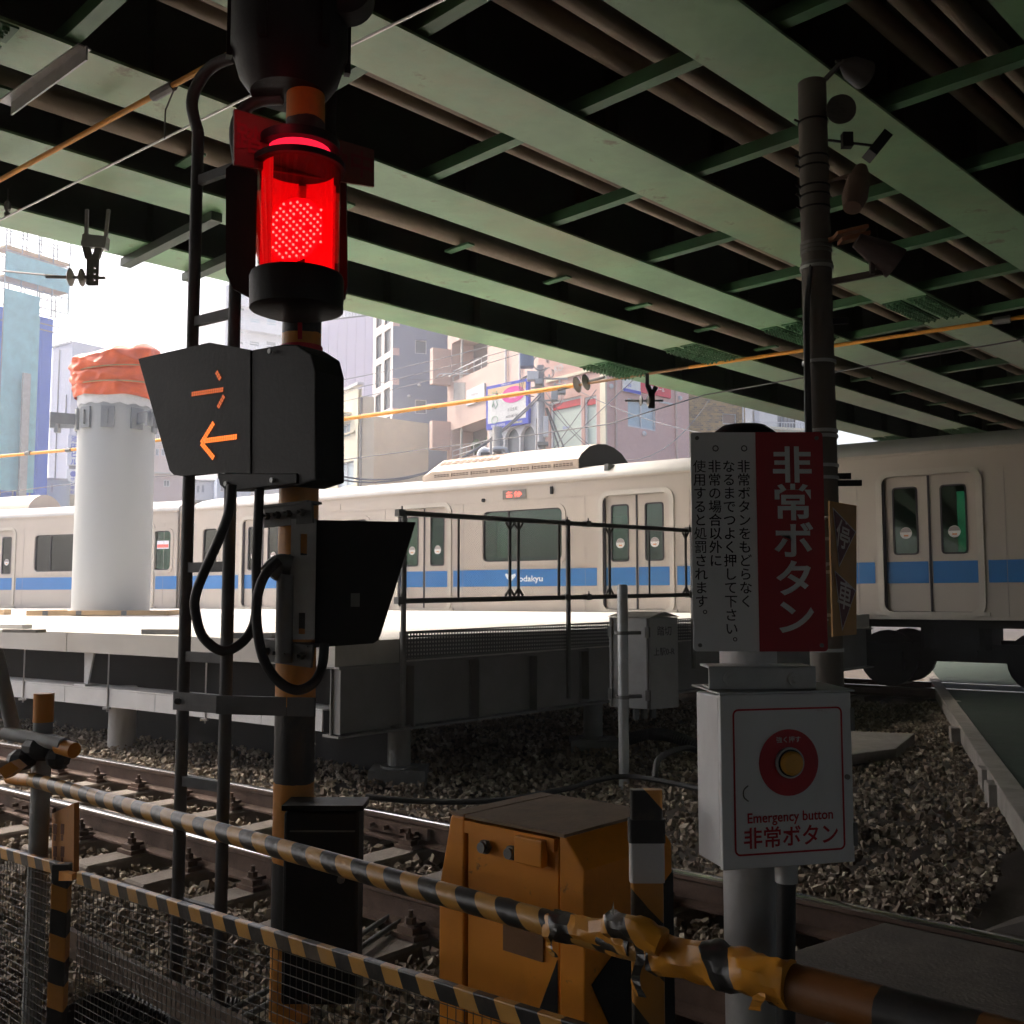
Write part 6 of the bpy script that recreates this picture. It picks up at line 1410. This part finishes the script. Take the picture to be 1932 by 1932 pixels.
rct(sh, Fs, u4(600), u4(1000), v4(285), v4(310), -.1, -.002, M_cream, 'cornice')
rct(sh, Fs, u4(630), u4(876), v4(500), v4(560), .1, .16, mat('shop red', (.62, .05, .06), .5), 'red_fascia'); rct(sh, Fs, u4(908), u4(1002), v4(482), v4(535), .1, .16, MATS['shop red'], 'red_fascia')
mass(sh, [Fs.pt(0, .23, 0), Fs.pt(Fs.L - .2, .25, 0), Fw.pt(.2, .25, 0), Fw.pt(Fw.L, .23, 0), Fw.pt(Fw.L, 6, 0), Fs.pt(0, 8, 0)], GZ, ZSH - .02, M_pw)
a, b, c, d = Fs.rc(u4(690), u4(800), v4(680), v4(760)); q = MB(); letters(q, 'SE56km', .01, Fs.pt((a + b) / 2 - .05, .09, (c + d) / 2), Fs.d, ez_, .2, .8); q.build('window_lettering', M_bbl, sh)
a, b, c, d = Fs.rc(u4(670), u4(735), v4(200), v4(280)); q = MB(); letters(q, 'KO', .02, Fs.pt((a + b) / 2, -.08, (c + d) / 2), Fs.d, ez_, .5, 1); q.build('roof_lettering', M_galv, sh)
sn = thing('shop_sign', Fw.pt(Fw.s_(1175), -.1, Fw.z_(1200, 740)), 'white, blue and red shop sign panel high on the salmon pink wall', 'sign')
rct(sn, Fw, 1175, 1208, 716, 741, -.12, -.02, M_bw, 'white_panel'); rct(sn, Fw, 1175, 1208, 736, 742, -.15, -.122, M_bbl, 'blue_strip'); rp_ = rct(sn, Fw, 1208.4, 1266, 716, 746, -.12, -.02, mat('sign red', (.75, .03, .06), .5), 'red_panel')
a, b, c, d = Fw.rc(1208, 1266, 720, 746); q = MB(); letters(q, '東京スクール', .02, Fw.pt((a + b) / 2, -.13, (c + d) / 2 - .02), Fw.d, ez_, .26, .95); q.build('lettering', M_bw, rp_)
a, b, c, d = Fw.rc(1178, 1196, 720, 735); q = MB(); letters(q, 'KO', .02, Fw.pt((a + b) / 2, -.13, (c + d) / 2), Fw.d, ez_, .22, .8); q.build('lettering', M_bbl, sn)
for u in (u4(1155), u4(1650)): MB().tube([Fw.pt(Fw.s_(u), -.08, 0), Fw.pt(Fw.s_(u), -.08, ZSH)], .06, 8).build('downpipe', M_pw, sh, smooth=True)
for zx, zy in ((1385, 775), (1684, 487), (1118, 390)):
    u, v = u4(zx), v4(zy); c = Fw.pt(Fw.s_(u), -.08, Fw.z_(u, v)); MB().ball(c, .13, 10, 6, (1, .8, 1.1)).build('wall_vent', M_alu, sh, smooth=True)
rct(sh, Fw, u4(1515), u4(1620), v4(518), v4(532), -.12, -.01, M_alu, 'lamp_bar')
# --- brown tiled house and white balcony house
def u6(x): return 1278 + x * .1984
def v6(y): return 703 + y * .1984
Ft = Facade((1300, 37), (1410, 37.5)); th = thing('tiled_house', Ft.pt(1, 4, GZ), 'house clad in chequered brown and ochre tiles', 'building')
m, t, b_ = base_mat('chequered brown tile'); br_ = nn(t, 'ShaderNodeTexBrick'); tc = nn(t, 'ShaderNodeTexCoord'); mp = nn(t, 'ShaderNodeMapping'); mp.inputs['Rotation'].default_value = (R(90), 0, 0)
t.links.new(tc.outputs['Object'], mp.inputs[0]); t.links.new(mp.outputs[0], br_.inputs['Vector'])
br_.inputs['Color1'].default_value = (.4, .25, .08, 1); br_.inputs['Color2'].default_value = (.05, .03, .02, 1); br_.inputs['Mortar'].default_value = (.4, .27, .1, 1); br_.inputs['Scale'].default_value = 1.9; br_.inputs['Mortar Size'].default_value = .02; br_.inputs['Bias'].default_value = -.1
t.links.new(br_.outputs[0], b_.inputs['Base Color']); M_tile = m
front(th, Ft, 1300, 1410, GZ, 22, [(u6(448), u6(580), v6(390), v6(490))], M_tile, pane=mat('brown blind', (.3, .2, .14), .7), mull=0)
mass(th, [Ft.pt(0, .23, 0), Ft.pt(Ft.L, .23, 0), Ft.pt(Ft.L, 6, 0), Ft.pt(0, 6, 0)], GZ, 21.9, M_tile)
MB().tube([Ft.pt(Ft.s_(u6(638)), -.1, 2), Ft.pt(Ft.s_(u6(638)), -.1, 21.8)], .06, 8).build('downpipe', M_alu, th, smooth=True)
rct(th, Ft, u6(735), u6(780), v6(365), v6(480), -.3, -.01, M_alu, 'meter_box')
Fk = Facade((1410, 43), (1540, 44)); wh = thing('white_house', Fk.pt(1, 4, GZ), 'white house with a slatted balcony right of the tiled house', 'building')
front(wh, Fk, 1410, 1540, GZ, 20, [(u6(975), u6(1150), v6(380), v6(520))], M_wht, frame=M_dkfr, mull=4)
mass(wh, [Fk.pt(0, .23, 0), Fk.pt(Fk.L, .23, 0), Fk.pt(Fk.L, 6, 0), Fk.pt(0, 6, 0)], GZ, 19.9, M_wht)
q = MB(); za_ = Fk.z_(1480, v6(510)); 
for zz in (za_, za_ - .9): q.beam(Fk.pt(0, -1, zz), Fk.pt(Fk.L, -1, zz + .2), .06, .07)
for k in range(26): q.beam(Fk.pt(Fk.L * k / 25, -1, za_ - .9), Fk.pt(Fk.L * k / 25, -1, za_ + .1), .04, .04, up=(0, 1, 0))
q.build('balcony_railing', M_alu, wh); rct(wh, Fk, 1412, 1540, v6(545), v6(570), -1.2, 0, M_cream, 'balcony_slab')
# --- distant white apartment block
Fp, Fp2 = Facade((366, 92), (413, 88)), Facade((413, 88), (560, 92)); apb = thing('apartment_block', Fp2.pt(3, 5, GZ), 'distant white apartment block with rows of balconies behind the ladder', 'building')
M_aw = mat('white apartment wall', (.66, .65, .67), .8, 0, .03, .3, .02); zt5 = Fp2.z_(440, 541)
mass(apb, [Fp.pt(0, 0, 0), Fp2.pt(0, 0, 0), Fp2.pt(Fp2.L, 0, 0), Fp2.pt(Fp2.L, 12, 0), Fp.pt(0, 12, 0)], GZ, zt5, M_aw)
for k in range(6):
    v0 = 556 + k * 43
    rct(apb, Fp2, 428, 556, v0 + 17, v0 + 31, -1.5, -1.35, M_aw, 'balcony_front'); rct(apb, Fp2, 428, 556, v0 + 31, v0 + 33, -1.5, 0, M_aw, 'balcony_slab')
    for u0_ in (432, 462, 494, 526):
        w = rct(apb, Fp2, u0_, u0_ + 20, v0 + 2, v0 + 30, -.08, -.02, M_alu, 'window'); rct(w, Fp2, u0_ + 1.5, u0_ + 18.5, v0 + 3.5, v0 + 29, -.1, -.085, M_wglass2 if k % 2 else M_wglass, 'pane')
    q = MB(); a_, b_2 = Fp2.pt(Fp2.s_(428), -1.4, Fp2.z_(490, v0 + 13)), Fp2.pt(Fp2.s_(556), -1.4, Fp2.z_(490, v0 + 13)); q.beam(a_, b_2, .12, .12); q.build('balcony_rail', M_alu, apb)
for u0_ in (445, 508): rct(apb, Fp2, u0_, u0_ + 2, 545, 660, -1.55, -1.5, M_aw, 'downpipe')
# --- small houses seen between the column, ladder and pole
def small(u0, u1, Y, vt, m, lab, wins, tilt=.5):
    F = Facade((u0, Y), (u1, Y + tilt)); h = thing('small_house', F.pt(F.L / 2, 2, GZ), lab, 'building'); z1 = F.z_((u0 + u1) / 2, vt)
    front(h, F, u0, u1, GZ, z1, wins, m, pane=M_wglass); mass(h, [F.pt(0, .23, 0), F.pt(F.L, .23, 0), F.pt(F.L, 5, 0), F.pt(0, 5, 0)], GZ, z1 - .02, m); rct(h, F, u0 - 1, u1 + 1, vt - 3, vt, -.2, .3, M_conc, 'parapet'); return h, F
small(280, 330, 48, 790, mat('beige pink wall', (.6, .5, .44), .8, 0, .05, 1, .05), 'beige apartment with small windows just right of the white column', [(289, 296, 818, 832), (300, 307, 818, 832), (289, 296, 846, 860), (300, 307, 846, 860), (314, 321, 832, 846)])
small(286, 345, 42, 895, mat('mauve wall', (.5, .42, .43), .8, 0, .05, 1, .05), 'low mauve building between the white column and the ladder', [(306, 318, 905, 918)])
small(345, 410, 46, 908, mat('white siding wall', (.68, .67, .66), .8, 0, .05, 1, .05), 'white house with a row of narrow windows behind the ladder', [(369, 375, 915, 930), (378, 384, 914, 930)])
small(408, 470, 44, 899, mat('pale blue wall', (.45, .52, .62), .8, 0, .05, 1, .05), 'pale blue grey house between the ladder rails', [(414, 421, 912, 928)])
small(470, 600, 50, 880, mat('warm grey wall', (.55, .52, .5), .8, 0, .05, 1, .05), 'warm grey building behind the signal pole', [(485, 497, 890, 905)])
# --- left: blue sheeted scaffold building, white tower, sign tower
Fz = Facade((-90, 37), (82, 40)); bt = thing('sheeted_building', Fz.pt(3, 3, GZ), 'building wrapped in bright blue sheeting at the far left', 'building')
M_bs = mat('blue sheeting', (.04, .17, .68), .6, 0, .06, .5, .1, None, .3, (1, 1, .1)); M_ts = mat('teal scaffold netting', (.25, .55, .6), .8, 0, .15, 1.5, .1)
zz1, zz2 = Fz.z_(60, 596), Fz.z_(60, 960); w_ = np.linspace(26, 82, 4)
mass(bt, [Fz.pt(0, .1, 0), Fz.pt(Fz.L, .1, 0), Fz.pt(Fz.L, 8, 0), Fz.pt(0, 8, 0)], GZ, zz1, M_bs)
for a, b in zip(w_, w_[1:]): rct(bt, Fz, a + .3, b - .3, 604, 962, -.05, .08, M_bs, 'blue_sheet')
sc_ = thing('scaffold', Fz.pt(1, -1, GZ), 'steel scaffold with teal netting standing before the blue sheeted building', 'scaffold')
M_sct = mat('scaffold tube grey', (.25, .28, .3), .5, .4, .1, 5, 0)
def sp(u, v, y): return Fz.pt(Fz.s_(u), y, Fz.z_(u, v))
for y in (-1.8, -.3):
    for u in (-40, -8, 24, 52, 84):
        q = MB(); t0 = sp(u, 425 + (u < 0) * 0, y); q.tube([Vector((t0.x, t0.y, GZ if u < 30 else sp(u, 600, y).z)), t0], .05, 6); q.build('standard', M_sct, sc_, smooth=True)
    for v in (448, 470, 500, 522, 560, 590, 620):
        a, b = sp(-40, v - 20, y), sp(86, v + 8, y); b.z = a.z; q = MB().tube([a, b], .04, 6); q.build('ledger', M_sct, sc_, smooth=True)
for (ua, va, ub, vb) in ((30, 600, 78, 545), (48, 560, 20, 606), (10, 610, 50, 552), (60, 608, 84, 566)): MB().tube([sp(ua, va, -1), sp(ub, vb, -1)], .035, 6).build('diagonal_brace', M_sct, sc_, smooth=True)
for k, (u0_, u1_, v0_, v1_) in enumerate(((-40, 84, 500, 545), (-40, 28, 560, 600), (-40, 30, 598, 930))): rct(sc_, Fz, u0_, u1_, v0_, v1_, -1.85, -1.8, M_ts, 'netting')
for v in (545, 492): rct(sc_, Fz, -40, 84, v - 4, v, -1.8, -.3, M_wood, 'scaffold_board')
# loose hanging net
q = MB(); n = 14; vv = []
for i in range(n + 1):
    for j in range(9): f_, g_ = i / n, j / 8; vv.append(sp(130 - 44 * f_ - 46 * g_ * (1 - f_ * .75), 537 + 66 * f_ - 4 * g_, -2 + .25 * math.sin(j * 2.2 + i * .5)))
q.add(vv, [(i * 9 + j, i * 9 + j + 1, (i + 1) * 9 + j + 1, (i + 1) * 9 + j) for i in range(n) for j in range(8)]); q.build('loose_net', alpha_grid('sheer white net', (.75, .85, .85), Fz.d, (0, 0, 1), .12, .3), sc_, smooth=True)
rct(sc_, Fz, -6, 8, 712, 955, -2.4, -2.2, M_galv, 'steel_post')
Fq = Facade((82, 47), (120, 46)); wt_ = thing('white_tower', Fq.pt(.5, 3, GZ), 'slim white tower right of the blue sheeted building', 'building'); M_wt = mat('white panel', (.62, .61, .64), .7, 0, .03, .4, .02)
mass(wt_, [Fq.pt(0, 0, 0), Fq.pt(Fq.L, 0, 0), Fq.pt(Fq.L, 5, 0), Fq.pt(0, 5, 0)], GZ, Fq.z_(100, 650), M_wt, 'tower')
for u0_, v0_, v1_ in ((116, 745, 800), (100, 660, 940)): rct(wt_, Fq, u0_, u0_ + 1.2, v0_, v1_, -.06, .0, M_galv_dark, 'joint')
rct(wt_, Fq, 84, 122, 648, 652, -.1, .3, M_galv, 'roof_edge')
Fy = Facade((117, 43), (150, 43.3)); st_ = thing('sign_tower', Fy.pt(.3, 1, GZ), 'white vertical sign tower with blue Japanese lettering left of the white column', 'sign')
rct(st_, Fy, 121, 146, 822, 878, -.3, .3, M_bw, 'sign_box'); rct(st_, Fy, 121, 146, 886, 934, -.3, .3, M_bw, 'sign_box'); rct(st_, Fy, 124, 150, 934, 975, .0, .3, M_cream, 'base_panel'); rct(st_, Fy, 126, 138, 879, 885, -.1, .2, M_galv_dark, 'connector')
q = MB()
for i, chh in enumerate('池田ビル'): letters(q, chh, .02, Fy.pt(Fy.s_(134), -.31, Fy.z_(134, 829 + i * 14.5)), Fy.d, ez_, .5, 1)
for i, chh in enumerate('サン建設'): letters(q, chh, .02, Fy.pt(Fy.s_(133), -.31, Fy.z_(133, 905 + i * 8)), Fy.d, ez_, .3, 1)
q.add([Fy.pt(Fy.s_(134) + .22 * math.cos(t_), -.31, Fy.z_(134, 895) + .22 * math.sin(t_)) for t_ in np.linspace(0, 6.283, 25)[:-1]], [tuple(range(24))]); q.build('lettering', mat('sign indigo', (.12, .15, .5), .5), st_)
small(58, 124, 41, 905, mat('pale teal wall', (.55, .6, .6), .8, 0, .05, 1, .05), 'pale low house below the sign tower at left', [(92, 98, 912, 930)])
# --- utility pole with transformer gear
Yu = 29.8 * KB; b0 = P(1027, 870, Yu); b0.z = GZ; t0 = P(1019, 690, Yu); utp = thing('utility_pole', b0, 'grey utility pole crowded with cables and boxes in front of the shops', 'utility pole')
MB().tube([b0, t0], [.26, .2], 14).build('shaft', mat('pale grey pole', (.4, .4, .42), .7, 0, .1, 3, .05), utp, smooth=True)
def ub(u, v, a, b, c, name, m): MB().obox(P(u, v, Yu - .3), (a * KB, 0, 0), (0, b * KB, 0), (0, 0, c * KB)).build(name, m, utp, bevel=.03)
M_ug = mat('utility grey', (.36, .37, .38), .6, .1, .1, 4, 0)
ub(1005, 710, .17, .15, .13, 'switch_box', M_alu); ub(1016, 722, .12, .2, .08, 'bracket_box', M_ug); ub(1058, 735, .14, .15, .14, 'junction_box', M_ug); ub(1046, 745, .1, .15, .18, 'junction_box', M_ug); ub(994, 678, .2, .2, .24, 'transformer', mat('blue grey transformer', (.2, .26, .38), .6)); ub(1024, 838, .16, .12, .06, 'band_box', M_galv_dark); ub(1030, 805, .07, .1, .3, 'cable_guard', M_alu)
for k in range(8): ub(987 + k * 2.1, 676, .008, .22, .22, 'cooling_fin', mat('blue grey transformer', (.2, .26, .38), .6))
def loop(u, v, r_, n, nm, a0=0):
    r_ *= KB
    for k in range(n):
        c = P(u + k * 1.5, v + k * .8, Yu - .45); MB().tube([c + Vector((r_ * (1 + .08 * k) * math.cos(t_), 0, r_ * (1 + .1 * k) * math.sin(t_))) for t_ in np.linspace(a0, a0 + 5.6, 16)], .022, 6).build(nm, M_galv_dark if k % 2 else M_galv, utp, smooth=True)
loop(1018, 684, .2, 3, 'cable_coil'); loop(1041, 747, .26, 3, 'cable_coil', 3.2); loop(1034, 703, .14, 2, 'cable_coil', 1.4)
for k in range(3): MB().tube(spline([P(1000, 706 + k * 2, Yu - .4), P(984 + k * 3, 715, Yu - .4), P(980 + k * 3, 732, Yu - .4), P(990 + k * 2, 745, Yu - .4), P(1008, 748, Yu - .4)], 5), .022, 6).build('drop_cable', M_galv_dark, utp, smooth=True)
for v, L2 in ((716, 1.26), (733, 1.35), (757, .8)): z = P(1020, v, Yu).z; x = P(1026, v, Yu).x; MB().beam((x - L2 * .5, Yu - .2, z), (x + L2, Yu - .2, z), .08, .08).build('cross_arm', M_ug, utp)
for u, v in ((1036, 712), (1047, 728), (1056, 722), (1066, 730)): c = P(u, v, Yu - .3); MB().tube([c, c + Vector((0, 0, .16))], [.06, .04], 8).build('pin_insulator', M_ug, utp)
for (ua, va, ub2, vb) in ((1030, 770, 1062, 868), (1032, 770, 1074, 868)): wire([P(ua, va, Yu), P(ub2, vb, Yu - 1)], .045, ('left' if ub2 < 1070 else 'right') + ' dark stay cable slanting down from the utility pole', M_galv_dark)
# small roof mast behind the train with grey fittings
c = P(937, 870, 27.5); ms = thing('signal_mast', c - Vector((0, 0, 3)), 'short concrete mast with curved pipes behind the rooftop air conditioner', 'mast')
MB().tube([c - Vector((0, 0, 4)), P(938, 806, 27.5)], .13, 14).build('shaft', M_conc, ms, smooth=True)
ps = spline([P(815, 872, 27.2), P(812, 855, 27.2), P(822, 850, 27.2), P(830, 858, 27.2)], 5)
MB().tube(spline([P(930, 848, 27.3), P(952, 848, 27.3), P(956, 858, 27.3), P(956, 872, 27.3)], 5), .07, 8).build('curved_pipe', M_ug, ms, smooth=True)
MB().obox(P(916, 866, 27.3), (.12, 0, 0), (0, .15, 0), (0, 0, .16)).build('box', M_galv_dark, ms)
MB().tube(spline([P(908, 880, 27.3), P(906, 858, 27.3), P(912, 850, 27.3), P(922, 852, 27.3)], 5), .09, 8).build('curved_pipe', M_alu, ms, smooth=True)

# ================================================================== thin bright haze in the air
HZ = MB().box((-150, -70, -1.3), (160, 190, 41))
hz = bpy.data.materials.new('summer haze'); hz.use_nodes = True; t = hz.node_tree; t.nodes.clear()
o_ = nn(t, 'ShaderNodeOutputMaterial'); pv = nn(t, 'ShaderNodeVolumePrincipled'); pv.inputs['Color'].default_value = (.96, .97, 1, 1); pv.inputs['Density'].default_value = .0024; pv.inputs['Anisotropy'].default_value = .3
t.links.new(pv.outputs[0], o_.inputs['Volume'])
tag(HZ.build('haze', hz), 'thin pale haze in the air', 'haze', kind='stuff')
